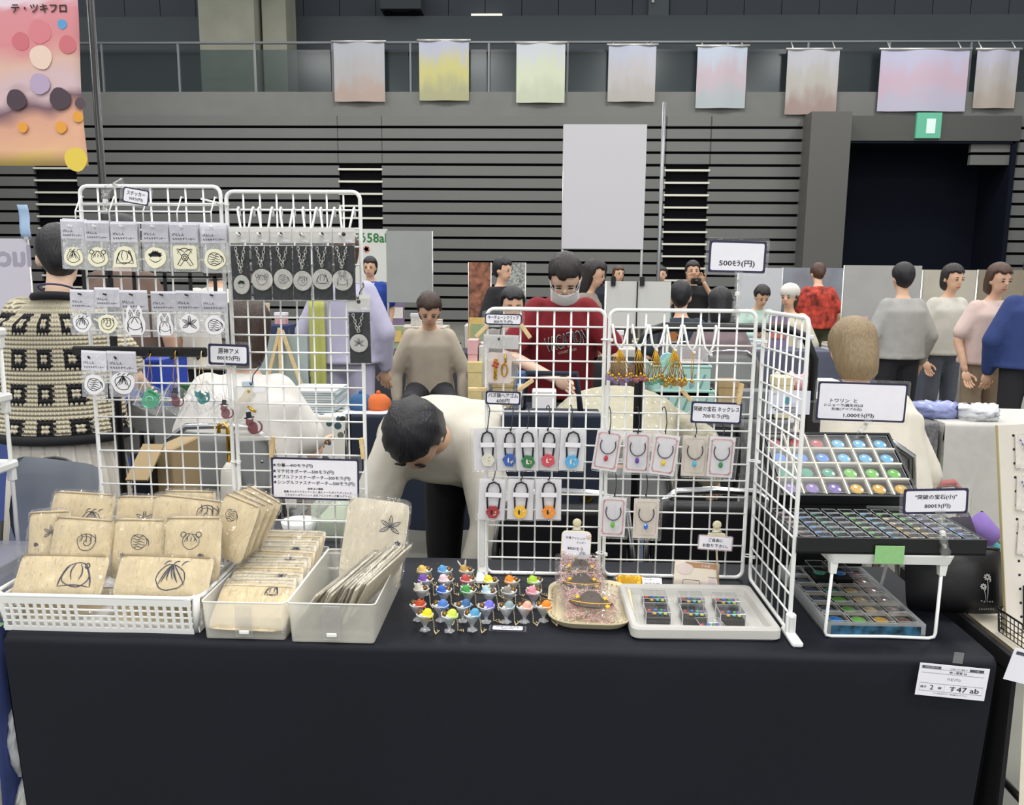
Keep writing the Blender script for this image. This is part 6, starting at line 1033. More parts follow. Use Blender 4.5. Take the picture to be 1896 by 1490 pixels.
def person(label, loc, face=0, h=1.6, pose='stand', lean=0, head=(0, 0), hair='short', hcol='black', top=None, bottom=None, skirt=False, sleeve='short', arms=None, fine=False, mask=False, glasses=False, eyes=True, seat=0.46, top_len=0.0, loose=1.0, roll=0.0, collar=None, bangs=True, shoes=None, hairlen=0.0):
    t = thing('person', label, 'person', loc, (0, 0, R(face))); vox = 0.010 if fine else 0.015; X = Vector((1, 0, 0)); s = h/1.6
    hipz = 0.83*s if pose == 'stand' else seat+0.09; H = Vector((0, 0, hipz)); ln = R(lean); up = Vector((math.sin(R(roll)), -math.sin(ln), math.cos(ln))).normalized(); fwd = Vector((0, -math.cos(ln), -math.sin(ln)))
    side = X
    Wst, Ch, Nk = H+up*0.14*s, H+up*0.33*s, H+up*0.47*s; hd = R(lean*0.5+head[0]); hu = Vector((math.sin(R(roll))*0.5, -math.sin(hd), math.cos(hd))).normalized(); hc = Nk+hu*0.148*s+fwd*0.018
    Hm = Matrix.Translation(hc) @ Euler((hd, 0, R(head[1]))).to_matrix().to_4x4() @ Matrix.Scale(s, 4)
    b = MB()
    for c, r in (((0, 0.006, 0.022), (0.074, 0.092, 0.094)), ((0, -0.020, -0.045), (0.056, 0.066, 0.066)), ((-0.076, 0.006, -0.008), (0.013, 0.022, 0.032)), ((0.076, 0.006, -0.008), (0.013, 0.022, 0.032)), ((0, -0.086, -0.016), (0.014, 0.020, 0.020))):
        q = MB(); ellr(q, c, r); b.add(q.v, q.f, 0, Hm, True)
    cap(b, Nk-up*0.05*s, hc-hu*0.05*s, 0.052*s, 0.048*s)
    tor = lambda k, j=0: [(H-up*0.09*s*(1+j), 0.155*s*k, 0.105*s*k), (H, 0.168*s*k, 0.112*s*k), (Wst, 0.140*s*k, 0.100*s*k), (Ch-up*0.06*s, 0.158*s*k, 0.108*s*k), (Ch+up*0.02*s, 0.165*s*k, 0.105*s*k), (Nk-up*0.065*s, 0.118*s*k, 0.080*s*k), (Nk-up*0.005*s, 0.064*s*k, 0.058*s*k)]
    loft(b, tor(0.92), side)
    sh = [Ch+up*0.065*s+side*(sx*0.155*s) for sx in (-1, 1)]
    if arms is None: arms = [((-0.095, 0.02, -0.26), (-0.075, -0.07, -0.49)), ((0.095, 0.02, -0.26), (0.075, -0.07, -0.49))]
    el = [sh[i]+Vector(arms[i][0])*s for i in (0, 1)]; wr = [sh[i]+Vector(arms[i][1])*s for i in (0, 1)]
    ex = MB()
    for i in (0, 1):
        cap(b, sh[i]-up*0.012*s, el[i], 0.041*s, 0.038*s); cap(b, el[i], wr[i], 0.037*s, 0.026*s); d = (wr[i]-el[i]).normalized(); sd = d.cross(Vector((0, 1, 0.3))).normalized(); nn = d.cross(sd)
        pc = wr[i]+d*0.050*s; Mh = Matrix((sd, d, nn)).transposed().to_4x4(); Mh.translation = pc; Mh = Mh @ Matrix.Scale(s, 4); hm = MB(); ellr(hm, (0, 0, 0), (0.038, 0.050, 0.016)); 
        for f in range(4): x = -0.027+0.018*f; l = (0.062, 0.074, 0.070, 0.054)[f]; cap(hm, (x, 0.035, 0), (x*1.1, 0.035+l*0.5, 0.006), 0.0088, 0.0082, 6); cap(hm, (x*1.1, 0.035+l*0.5, 0.006), (x*1.1, 0.035+l*0.85, 0.024), 0.0082, 0.0072, 6)
        cap(hm, (-0.032*(1 if i else -1), -0.010, 0.004), (-0.058*(1 if i else -1), 0.022, 0.014), 0.0105, 0.009, 6); cap(hm, (-0.058*(1 if i else -1), 0.022, 0.014), (-0.055*(1 if i else -1), 0.046, 0.022), 0.009, 0.0078, 6); ex.add(hm.v, hm.f, 0, Mh, True)
    hp = [H+X*(sx*0.085*s)-up*0.02 for sx in (-1, 1)]
    if pose == 'stand': kn = [q+Vector((sx*0.012, -0.01, -0.40*s)) for q, sx in zip(hp, (-1, 1))]; an = [Vector((q.x+sx*0.01, 0.02, 0.075*s)) for q, sx in zip(hp, (-1, 1))]
    else: kn = [q+Vector((sx*0.05, -0.41*s, -0.02)) for q, sx in zip(hp, (-1, 1))]; an = [Vector((q.x, q.y+0.02, 0.075*s)) for q in kn]
    for i in (0, 1): cap(b, hp[i], kn[i], 0.080*s, 0.055*s); cap(b, kn[i], an[i], 0.054*s, 0.036*s); cap(b, an[i]-Vector((0, -0.02, 0.035*s)), an[i]+Vector((0, -0.15*s, -0.05*s)), 0.034*s, 0.028*s)
    put(remesh(b, 'body', [skin_m if not fine else skin2], vox, 5, ex), 'body', t)
    # clothes
    g = MB(); k = 1.10*loose; sec = tor(k, 0.0); sec[0] = (H-up*(0.05+top_len)*s, 0.178*s*k, 0.125*s*k); sec[1] = (H, 0.168*s*k, 0.115*s*k); sec[2] = (Wst, (0.150 if loose <= 1.05 else 0.165)*s*k, 0.108*s*k); sec[-2] = (Nk-up*0.060*s, 0.128*s*(0.6+0.4*k), 0.084*s*(0.5+0.5*k)); sec[-1] = (Nk-up*0.012*s, 0.070*s, 0.066*s); loft(g, sec, side)
    for i in (0, 1):
        cap(g, sh[i]-side*(0.025*(-1 if i == 0 else 1))-up*0.004*s, sh[i]+(el[i]-sh[i])*(0.74 if sleeve == 'short' else 0.98), 0.066*s*(0.6+0.4*loose), 0.060*s*loose)
        if sleeve == 'long': cap(g, el[i], el[i]+(wr[i]-el[i])*0.90, 0.055*s*loose, 0.040*s*loose)
    tp = put(remesh(g, 'top', [top], vox, 3), 'top', t)
    if bottom is not None:
        g = MB()
        if skirt:
            if pose == 'stand': loft(g, [(H+up*0.05, 0.150*s, 0.110*s), (H-Vector((0, 0, 0.08)), 0.185*s, 0.140*s), (Vector((0, 0, hipz*0.55)), 0.225*s, 0.185*s), (Vector((0, 0, hipz*0.22)), 0.255*s, 0.215*s)], X, 28)
        else:
            ellr(g, H-Vector((0, 0, 0.02)), (0.172*s, 0.122*s, 0.12*s))
            for i in (0, 1): cap(g, hp[i], kn[i], 0.096*s, 0.072*s); cap(g, kn[i], an[i]+Vector((0, 0, 0.02)), 0.070*s, 0.056*s)
        if len(g.v): put(remesh(g, 'skirt' if skirt else 'trousers', [bottom], vox, 3), 'skirt' if skirt else 'trousers', t)
    for i in (0, 1):
        q = MB(); ellr(q, (0, 0, 0), (0.042*s, 0.125*s, 0.036*s)); q.obj('shoe', shoes or black_pl, t, (an[i].x, an[i].y-0.06*s, 0.038*s))
    # hair
    q = MB(); rn = random.Random(int(abs(loc[0])*977+abs(loc[1])*131)); p1, p2 = rn.uniform(0, 6), rn.uniform(0, 6); n, mm_ = 36, 22; vs = []
    for j in range(mm_+1):
        th = math.pi*j/mm_
        for i in range(n):
            ph = 2*math.pi*i/n; d = Vector((math.sin(th)*math.cos(ph), math.sin(th)*math.sin(ph), math.cos(th))); fr = -d.y; r = 1.0+(0.03*math.sin(9*ph+p1+2*th)+0.02*math.sin(17*ph+p2+3*th))*math.sin(th)**2
            p = Vector((d.x*0.088*r, 0.014+d.y*0.106*r, 0.034+d.z*0.104*r))
            low = (0.30 if bangs else 0.52)+0.06*math.sin(7*ph+p1)
            if fr > 0.35 and d.z < low: kf = min(1, (fr-0.35)/0.15)*min(1, (low-d.z)/0.10); p = Vector((p.x*(1-0.30*kf), 0.014+d.y*0.106*r*(1-0.34*kf), p.z))
            if d.z < -0.15:
                w_ = min(1, (-0.15-d.z)/0.5)
                if fr < 0.30: p.z -= hairlen*w_+0.018*w_; p.y += 0.012*w_*(1 if hairlen == 0 else 1.6); p.x *= 1-(0.22*w_ if hairlen == 0 else 0.02*w_)
                else: p.z += 0.03*w_
            vs.append(p)
    fs = [(j*n+i, j*n+(i+1) % n, (j+1)*n+(i+1) % n, (j+1)*n+i) for j in range(mm_) for i in range(n)]; q.add(vs, fs, 0, Hm, True); q.obj('hair', hair_mat(hcol, HC[hcol]), t)
    # face
    if eyes:
        for sx in (-1, 1):
            q = MB(); ellr(q, (sx*0.031, -0.083, 0.006), (0.0135, 0.006, 0.0055), n=8, k=6); e = MB(); e.add(q.v, q.f, 0, Hm, True); e.obj('eye', mat('eye_dark', '221a18', 0.3), t); q = MB(); ellr(q, (sx*0.031, -0.084, 0.026), (0.018, 0.005, 0.003), n=8, k=4); e = MB(); e.add(q.v, q.f, 0, Hm, True); e.obj('eyebrow', hair_mat(hcol, HC[hcol]), t)
        if not mask: q = MB(); ellr(q, (0, -0.083, -0.056), (0.022, 0.006, 0.006), n=8, k=5); e = MB(); e.add(q.v, q.f, 0, Hm, True); e.obj('mouth', mat('lip', 'b06058', 0.5), t)
    if mask:
        q = MB(); q.grid(12, 8, lambda u, v: (0.074*math.sin((u-0.5)*2.6), -0.030-0.082*math.cos((u-0.5)*2.5)*(1-0.25*(v-0.5)**2), -0.018-0.072*v+0.004*math.sin(v*12))); e = MB(); e.add(q.v, q.f, 0, Hm, True); mk = e.obj('face_mask', mat('mask_white', 'e2e2e2', 0.7), t); md = mk.modifiers.new('thick', 'SOLIDIFY'); md.thickness = 0.002
        for sx in (-1, 1):
            q = MB(); q.tube([(sx*0.071, -0.06, -0.03), (sx*0.078, -0.01, 0.0), (sx*0.080, 0.02, 0.0)], 0.0016, 5).tube([(sx*0.066, -0.06, -0.08), (sx*0.078, -0.01, -0.02), (sx*0.080, 0.02, -0.005)], 0.0016, 5); e = MB(); e.add(q.v, q.f, 0, Hm, True); e.obj('ear_loop', MATS['mask_white'], t)
    if glasses:
        q = MB()
        for sx in (-1, 1): q.tube([(sx*0.034+0.024*math.cos(a), -0.102-0.002*math.sin(a), 0.0+0.019*math.sin(a)) for a in (k*math.pi/8 for k in range(16))], 0.0016, 5, closed=True); q.tube([(sx*0.058, -0.098, 0.004), (sx*0.078, -0.02, 0.008), (sx*0.080, 0.01, 0.0)], 0.0014, 5)
        q.tube([(-0.011, -0.103, 0.002), (0, -0.106, 0.005), (0.011, -0.103, 0.002)], 0.0014, 5); e = MB(); e.add(q.v, q.f, 0, Hm, True); e.obj('glasses', silver, t)
    return t, dict(H=H, Nk=Nk, Ch=Ch, hc=hc, sh=sh, top=tp, s=s)
def floor_at(px, py, Y): c = P(px, py, Y); return (c.x, Y, 0)
# ---- woman in crochet top
def crochet():
    mm, t, N, L, b = nt('crochet'); tc = N.new('ShaderNodeTexCoord'); sp = N.new('ShaderNodeSeparateXYZ'); L.new(tc.outputs['Object'], sp.inputs[0])
    def M2(op, a, b_=None, c_=None):
        q = N.new('ShaderNodeMath'); q.operation = op
        for i, v in enumerate((a, b_, c_)):
            if v is None: continue
            if isinstance(v, (int, float)): q.inputs[i].default_value = v
            else: L.new(v, q.inputs[i])
        return q.outputs[0]
    yo = M2('ADD', sp.outputs[1], 0.0); at = M2('ARCTAN2', sp.outputs[0], yo); U = M2('MULTIPLY', at, 0.19/0.128); V = M2('DIVIDE', sp.outputs[2], 0.130)
    def cell(u): return M2('SUBTRACT', M2('FRACT', M2('ADD', u, 0.5)), 0.5)
    cu, cv = M2('ABSOLUTE', cell(U)), M2('ABSOLUTE', cell(V)); d = M2('MAXIMUM', cu, cv)
    tu, tv = M2('MULTIPLY', U, 44.0), M2('MULTIPLY', V, 44.0); wig = M2('MULTIPLY', M2('ADD', M2('SINE', tu), M2('SINE', tv)), 0.022); d2 = M2('ADD', d, wig)
    ring = M2('MULTIPLY', M2('GREATER_THAN', d2, 0.12), M2('LESS_THAN', d2, 0.285))
    hole = M2('MULTIPLY', M2('GREATER_THAN', M2('SINE', M2('MULTIPLY', U, 50.0)), 0.35), M2('GREATER_THAN', M2('SINE', M2('MULTIPLY', V, 50.0)), 0.2)); 
    m1 = N.new('ShaderNodeMixRGB'); m1.inputs[1].default_value = srgb('e6dcc0'); m1.inputs[2].default_value = srgb('b3a58a'); L.new(hole, m1.inputs[0]); m2 = N.new('ShaderNodeMixRGB'); L.new(m1.outputs[0], m2.inputs[1]); L.new(ring, m2.inputs[0])
    m3 = N.new('ShaderNodeMixRGB'); m3.inputs[1].default_value = srgb('16161c'); m3.inputs[2].default_value = srgb('d8cdb0'); L.new(M2('MULTIPLY', hole, M2('GREATER_THAN', d2, 0.245)), m3.inputs[0]); L.new(m3.outputs[0], m2.inputs[2]); L.new(m2.outputs[0], b.inputs['Base Color']); b.inputs['Roughness'].default_value = 0.9
    bp = N.new('ShaderNodeBump'); bp.inputs['Strength'].default_value = 0.9; bp.inputs['Distance'].default_value = 0.006; L.new(M2('ADD', M2('SINE', M2('MULTIPLY', U, 50.0)), M2('SINE', M2('MULTIPLY', V, 50.0))), bp.inputs['Height']); L.new(bp.outputs[0], b.inputs['Normal']); return mm
whitef = cloth('white', 'dcd8d0'); 
pt, pi = person('person with short black hair in a black and cream crochet top, seen from behind', floor_at(104, 600, 3.05), 190, 1.57, hair='short', hcol='black', top=crochet(), bottom=mat('pleated_white', 'dcd6cc', 0.85, vary=0.03, scale=4), skirt=True, fine=True, loose=1.28, top_len=0.02, sleeve='short', arms=[((-0.10, -0.03, -0.25), (-0.08, -0.26, -0.34)), ((0.10, -0.03, -0.25), (0.10, -0.24, -0.30))], eyes=False, head=(14, 12), lean=4)
n_ = pi['Nk']; MB().tube([(0.078*math.cos(a), n_.y+0.004+0.075*math.sin(a), n_.z-0.012+0.012*math.sin(a)) for a in (k*math.pi/10 for k in range(20))], 0.016, 8, closed=True).obj('black_collar', cloth('blackknit', '18181e'), pt)
MB().tube([(0.235*math.cos(a), 0.168*math.sin(a), pi['H'].z-0.075) for a in (k*math.pi/14 for k in range(28))], 0.020, 8, closed=True).obj('black_hem', MATS['fabric_blackknit'], pt)
MB().tube([(0.062*math.cos(a), n_.y+0.002+0.066*math.sin(a), n_.z+0.022+0.02*math.sin(a)) for a in (k*math.pi/10 for k in range(20))], 0.004, 6, closed=True).obj('lanyard', mat('lanyard_stripe', '4a4a70', 0.7), pt)
sk = MB()
for k in range(22):
    a = math.pi*2*k/22; sk.tube([(0.165*math.cos(a), 0.125*math.sin(a), pi['H'].z-0.02), (0.205*math.cos(a), 0.160*math.sin(a), pi['H'].z-0.25), (0.245*math.cos(a), 0.20*math.sin(a), 0.20)], [0.006, 0.012, 0.016], 6)
q_ = sk.obj('skirt_pleats', MATS['pleated_white'], pt); q_['kind'] = 'stuff'
# ---- seated person in white, from behind
pt, pi = person('seated person in a loose white shirt with long brown hair and a beige strap', floor_at(425, 800, 2.90), 180, 1.60, 'sit', lean=12, hair='long', hcol='brown', hairlen=0.06, top=cloth('ivory', 'dfdad4'), bottom=cloth('sand', 'b8b0a4'), sleeve='short', loose=1.28, eyes=False, arms=[((-0.09, -0.05, -0.24), (-0.05, -0.26, -0.26)), ((0.09, -0.05, -0.24), (0.05, -0.26, -0.26))], roll=-4, seat=0.45)
def strap_on(top_o, parent, pts, w_, m_, name):
    bv = BVHTree.FromPolygons([v.co for v in top_o.data.vertices], [p.vertices for p in top_o.data.polygons]); q = MB(); vs = []; n = len(pts)
    for i, (x, z) in enumerate(pts):
        d = Vector((pts[min(i+1, n-1)][0]-pts[max(i-1, 0)][0], pts[min(i+1, n-1)][1]-pts[max(i-1, 0)][1])).normalized(); pr = Vector((-d.y, d.x))*w_/2
        for k in (1, -1):
            xx, zz = x+pr.x*k, z+pr.y*k; hit = bv.ray_cast(Vector((xx, 2, zz)), Vector((0, -1, 0)))[0]; vs.append((xx, (hit.y if hit else 0.1)+0.004, zz))
    q.add(vs, [(2*i, 2*i+1, 2*i+3, 2*i+2) for i in range(n-1)], 0, None, True); o = q.obj(name, m_, parent); md = o.modifiers.new('thick', 'SOLIDIFY'); md.thickness = 0.004
strap_on(pi['top'], pt, [(-0.10+0.20*k/12, pi['Nk'].z-0.06-0.40*k/12) for k in range(13)], 0.038, cloth('strap', 'b9ab88'), 'bag_strap')
# ---- leaning man in red shirt with mask
red = cloth('crimson', '7a1420')
pt, pi = person('person in a dark red printed shirt, white mask and glasses, leaning over the far table', floor_at(1034, 600, 4.55), 4, 1.60, lean=27, head=(30, -6), hair='short', hcol='dark', top=red, bottom=cloth('charcoal', '2a2a30'), fine=True, loose=1.22, top_len=0.04, mask=True, glasses=True, arms=[((-0.13, -0.06, -0.24), (0.10, -0.27, -0.34)), ((0.14, -0.02, -0.24), (0.10, -0.16, -0.42))], roll=0)
def print_on(top_o, s, w_, mt, parent, cx, cz, h=None, rot=0.0, bold=0.0, arch=0.0):
    """lettering pressed onto the front of a shirt"""
    bv = BVHTree.FromObject(top_o, bpy.context.evaluated_depsgraph_get()) if False else BVHTree.FromPolygons([v.co for v in top_o.data.vertices], [p.vertices for p in top_o.data.polygons]); e = Euler((0, rot, 0)).to_matrix()
    def bend(p):
        q = e @ Vector((p[0], 0, p[2]+arch*(p[0]/w_)**2)); x, z = q.x+cx, q.z+cz; hit = bv.ray_cast(Vector((x, -2, z)), Vector((0, 1, 0)))[0]; return (x, (hit.y if hit else -0.2)-0.003+p[1]*50, z)
    text(s, w_, mt, parent, (0, 0, 0), h=h, bold=bold, bend=bend)
wt = mat('white_print', 'dcd6d2', 0.7); nvp = mat('dark_print', '1c1a2c', 0.7)
bpy.context.view_layer.update(); zc = pi['Ch'].z-0.10
print_on(pi['top'], 'VACATION', 0.225, wt, pt, 0.02, zc, h=0.075, rot=R(-14), bold=0.035, arch=-0.02); print_on(pi['top'], 'VACATION', 0.222, nvp, pt, 0.02, zc, h=0.070, rot=R(-14), bold=0.004, arch=-0.02); print_on(pi['top'], 'COURT LINES', 0.10, wt, pt, 0.03, zc-0.062, h=0.014, rot=R(-14))
for o in [q for q in bpy.data.objects if q.parent == pt and q.name.startswith('lettering')][1:2]: o.location.y = -0.003
# ---- bending person in dotted sheer blouse
def dotted():
    mm, t, N, L, b = nt('dotted_blouse'); tc = N.new('ShaderNodeTexCoord'); v = N.new('ShaderNodeTexVoronoi'); v.inputs['Scale'].default_value = 30; v.inputs['Randomness'].default_value = 0.25; L.new(tc.outputs['Object'], v.inputs['Vector']); lt = N.new('ShaderNodeMath'); lt.operation = 'LESS_THAN'; lt.inputs[1].default_value = 0.16; L.new(v.outputs['Distance'], lt.inputs[0])
    mx = N.new('ShaderNodeMixRGB'); mx.inputs[1].default_value = srgb('aca690'); mx.inputs[2].default_value = srgb('dcd8c8'); L.new(lt.outputs[0], mx.inputs[0]); L.new(mx.outputs[0], b.inputs['Base Color']); b.inputs['Roughness'].default_value = 0.7; n = N.new('ShaderNodeTexNoise'); n.inputs['Scale'].default_value = 16; L.new(tc.outputs['Object'], n.inputs['Vector']); bp = N.new('ShaderNodeBump'); bp.inputs['Strength'].default_value = 0.6; bp.inputs['Distance'].default_value = 0.03; L.new(n.outputs['Fac'], bp.inputs['Height']); L.new(bp.outputs[0], b.inputs['Normal']); return mm
person('seated person in a pale dotted blouse bending forward over a bag', floor_at(1122, 760, 3.0), 176, 1.60, 'sit', lean=64, head=(40, 0), hair='short', hcol='brown', top=dotted(), bottom=mat('blue_gingham', '8a9ab8', 0.85, vary=0.2, scale=50), sleeve='long', loose=1.45, eyes=False, arms=[((-0.20, -0.08, -0.14), (-0.26, -0.18, -0.32)), ((0.10, -0.10, -0.20), (0.06, -0.26, -0.30))], seat=0.54, roll=-8)
# ---- person bent forward behind the stall, head down
person('person in cream top and black trousers bending down with dark hair hanging forward', floor_at(866, 800, 2.78), -10, 1.50, lean=76, head=(34, 0), hair='bob', hcol='black', hairlen=0.05, top=cloth('creamtop', 'cfc9bc'), bottom=cloth('blackslack', '1a1a1f'), sleeve='long', loose=1.3, eyes=True, arms=[((-0.05, -0.06, -0.24), (0.02, -0.10, -0.46)), ((0.05, -0.06, -0.24), (-0.02, -0.10, -0.46))])
person('person with brown hair in a beige top standing beyond the bending one', floor_at(795, 600, 5.75), 8, 1.56, 'sit', lean=10, head=(30, 0), hair='short', hcol='brown', hairlen=0.03, top=cloth('oat', 'b9ae9c'), bottom=cloth('ink', '24242a'), sleeve='long')
# ---- right: seated person with light brown hair
pt, pi = person('seated person with light brown hair in a cream cardigan, seen from behind', floor_at(1628, 700, 2.80), 184, 1.52, 'sit', lean=20, head=(12, 0), hair='bob', hcol='light', hairlen=0.05, top=cloth('cardigan', 'd9d2c4'), bottom=cloth('mushroom', 'a09a90'), sleeve='long', loose=1.3, eyes=False, seat=0.46)
# ---- others
flower_red = mat('red_leaf_print', 'a83a2c', 0.85, vary=0.75, scale=16)
OTH = [
 ('person in a brown mesh top with black hair behind the sticker panel', 232, 4.5, 175, 1.70, 'stand', 0, (10, 0), 'black', 0, cloth('cocoa', '6a564c'), cloth('ink', '24242a'), 'short', False),
 ('person in a white blouse with dark hair standing behind the sticker panel', 395, 4.9, 170, 1.58, 'stand', 6, (10, 0), 'dark', 0.04, whitef, cloth('ink', '24242a'), 'short', False),
 ('person in a pale lavender robe standing with back turned by the easel', 640, 5.1, 178, 1.64, 'stand', 0, (5, 0), 'chestnut', 0.05, cloth('lavender', 'b7b4cc'), cloth('lavender', 'b7b4cc'), 'long', False),
 ('person with straight fringe smiling behind the person in red', 945, 5.6, 10, 1.58, 'sit', 6, (8, 0), 'black', 0.02, cloth('greywool', '8a8684'), cloth('ink', '24242a'), 'long', True),
 ('person in a black coat standing by the far shelf', 925, 8.0, 60, 1.55, 'stand', 0, (8, 0), 'black', 0.0, cloth('coal', '1a1a1e'), cloth('coal', '1a1a1e'), 'long', True),
 ('person with long dark hair and glasses facing sideways behind the red shirt', 1080, 6.8, 70, 1.52, 'stand', 4, (14, 0), 'dark', 0.12, cloth('taupe', '8e8378'), cloth('ink', '24242a'), 'short', True),
 ('seated person in a navy shirt with an orange print, seen from behind', 1262, 6.7, 182, 1.66, 'sit', 4, (4, -18), 'black', 0.0, cloth('navyshirt', '2c3844'), cloth('ink', '24242a'), 'short', False),
 ('seated person in a mauve top with straight black hair, seen from behind', 1336, 6.0, 180, 1.58, 'sit', 6, (6, 0), 'black', 0.09, cloth('mauve', '7c6c70'), cloth('ink', '24242a'), 'long', False),
 ('person in a mint shirt looking down at a phone', 1398, 9.3, 6, 1.60, 'sit', 8, (26, 0), 'dark', 0.0, cloth('mint', 'b8d2c6'), cloth('stonec', '8a867c'), 'long', True),
 ('person in a cream jacket with a white headscarf turned to the mint shirt', 1462, 8.4, -40, 1.58, 'sit', 2, (6, 0), 'chestnut', 0.05, cloth('cream', 'd6cdb8'), cloth('stonec', '8a867c'), 'long', True),
 ('person in a red leaf-patterned blouse and olive shorts, seen from behind', 1512, 9.5, 172, 1.56, 'stand', 6, (22, 10), 'chestnut', 0.0, flower_red, cloth('olive', '4a4c38'), 'short', False),
 ('person in black raising a camera to the face', 1278, 9.6, 0, 1.56, 'stand', 0, (0, 0), 'dark', 0.03, cloth('coal', '1a1a1e'), cloth('ink', '24242a'), 'short', True),
 ('person in grey with long brown hair walking far behind', 1142, 11.6, 20, 1.52, 'stand', 0, (0, 0), 'chestnut', 0.12, cloth('ash', '77726e'), cloth('ink', '24242a'), 'short', True),
 ('person in a black shirt with a tan strap far behind the white panel', 1222, 12.4, -15, 1.52, 'stand', 0, (0, 0), 'dark', 0.0, cloth('coal', '1a1a1e'), cloth('olive', '4a4c38'), 'short', True),
 ('person in a long dark navy coat far behind', 1108, 9.8, 150, 1.55, 'stand', 0, (0, 0), 'black', 0.10, cloth('midnight', '1c2230'), cloth('midnight', '1c2230'), 'long', False),
 ('person in a blue staff shirt with a white lanyard under the banner', 688, 9.6, 0, 1.58, 'stand', 0, (6, 0), 'black', 0.02, cloth('royal', '2646a0'), cloth('ink', '24242a'), 'short', True),
 ('person in a dark blue jacket standing at the far right booths', 1912, 5.6, 170, 1.56, 'stand', 0, (0, 0), 'dark', 0.0, cloth('denimj', '2c3e74'), cloth('ink', '24242a'), 'long', False),
 ('person in a pale pink top facing the aisle beside the blue jacket', 1828, 6.2, 10, 1.50, 'stand', 4, (10, 0), 'chestnut', 0.05, cloth('rosewater', 'd8c0b8'), cloth('tan', '9a8670'), 'short', True),
 ('person in an off-white shirt standing at the pale booth', 1748, 6.9, 15, 1.50, 'stand', 2, (8, 0), 'dark', 0.03, cloth('offwhite', 'c9c6bc'), cloth('slatec', '5a5e6a'), 'short', True),
 ('person in a grey hoodie with back turned beside the pale booth', 1668, 6.5, 185, 1.50, 'stand', 0, (6, 0), 'black', 0.0, cloth('hoodie', 'a4a29e'), cloth('ink', '24242a'), 'long', False)]
for (lb, px, Y, fc, hh, ps, ln_, hd_, hcx, hl, tp_, bt_, slv, ey) in OTH:
    a_ = None
    if 'camera' in lb: a_ = [((-0.12, -0.10, -0.16), (0.06, -0.22, 0.10)), ((0.12, -0.10, -0.16), (-0.06, -0.22, 0.10))]
    elif 'phone' in lb: a_ = [((-0.09, -0.06, -0.24), (0.06, -0.24, -0.22)), ((0.09, -0.06, -0.24), (-0.06, -0.24, -0.22))]
    pt, pi = person(lb, floor_at(px, 600, Y), fc, hh, ps, lean=ln_, head=hd_, hair='x', hcol=hcx, hairlen=hl, top=tp_, bottom=bt_, sleeve=slv, eyes=ey, loose=1.15, arms=a_)
    if 'lanyard' in lb: MB().tube([(-0.06, -0.10, pi['Nk'].z-0.03), (0, -0.135, pi['Ch'].z-0.10), (0.06, -0.10, pi['Nk'].z-0.03)], 0.006, 5).obj('lanyard', paper, pt); MB().box((0, -0.14, pi['Ch'].z-0.14), (0.09, 0.004, 0.07)).obj('badge', paper, pt)
    if 'orange print' in lb: MB().prism(wob(0.05, 0.045, 4, 0.2), 0.128, 0.135).obj('orange_print', mat('orange_print', 'b0703c', 0.8), pt, (0.10, 0.0, pi['Ch'].z-0.02))
    if 'robe' in lb: MB().grid(6, 10, lambda u, v: (0.135+(u-0.5)*0.10, 0.155+0.012*math.sin(u*9), pi['Ch'].z+0.02-0.62*v)).obj('scarf', cloth('yellowgreen', 'b9bc6a'), pt).modifiers.new('thick', 'SOLIDIFY').thickness = 0.01
    if 'headscarf' in lb: q = MB(); ellr(q, (pi['hc'].x, pi['hc'].y+0.015, pi['hc'].z+0.055), (0.098, 0.112, 0.090)); q.obj('headscarf', whitef, pt)
    if 'camera' in lb: MB().bbox((0, -0.24, pi['Ch'].z+0.17), (0.11, 0.05, 0.07), 0.008).obj('camera_body', black_pl, pt); MB().lathe([(0.026, 0), (0.028, 0.03), (0.024, 0.04)], 12).obj('lens', black_metal, pt, (0, -0.265, pi['Ch'].z+0.17), (R(90), 0, 0))
    if 'phone' in lb: MB().bbox((0, -0.33, pi['Ch'].z-0.13), (0.075, 0.012, 0.15), 0.005, rot=(R(-50), 0, 0)).obj('phone', black_pl, pt)
# ================================================================== chairs, tables and goods behind the stall
def folding_chair(label, loc, rz, pad, frame=None, w_=0.42, top=0.80, group=None, arch=True):
    fr = frame or chrome; t = thing('folding_chair', label, 'chair', loc, (0, 0, R(rz)), group); hw = w_/2
    MB().tube([(-hw, 0.20, 0.012), (-hw*0.98, 0.10, 0.42), (-hw*0.96, 0.17, top-0.16), (-hw*0.88, 0.185, top-0.05), (-hw*0.55, 0.19, top-0.005), (0, 0.19, top), (hw*0.55, 0.19, top-0.005), (hw*0.88, 0.185, top-0.05), (hw*0.96, 0.17, top-0.16), (hw*0.98, 0.10, 0.42), (hw, 0.20, 0.012)], 0.0115, 8).obj('back_frame', fr, t)
    for sx in (-1, 1): MB().tube([(sx*hw*0.92, -0.24, 0.012), (sx*hw*0.92, 0.0, 0.40), (sx*hw*0.92, 0.10, 0.45)], 0.0110, 8).obj('front_leg', fr, t)
    for y in (-0.24, 0.20): MB().tube([(-hw*0.95, y, 0.03), (hw*0.95, y, 0.03)], 0.009, 8).obj('stretcher', fr, t)
    MB().bbox((0, -0.03, 0.445), (w_*0.92, 0.36, 0.035), 0.02, n=3).obj('seat', pad, t)
    MB().grid(10, 6, lambda u, v: ((u-0.5)*w_*0.90*(1-0.12*(2*v-1)**4), 0.172+0.015-0.03*(2*u-1)**2*0.5, top-0.03-0.20*v-0.02*(2*u-1)**2*(1 if v > 0.5 else -0.4))).obj('backrest', pad, t).modifiers.new('thick', 'SOLIDIFY').thickness = 0.022
    for sx in (-1, 1): MB().lathe([(0.006, 0), (0.006, 0.004), (0.003, 0.005)], 8).obj('rivet', chrome, t, (sx*w_*0.38, 0.205, top-0.12), (R(-90), 0, 0))
    return t
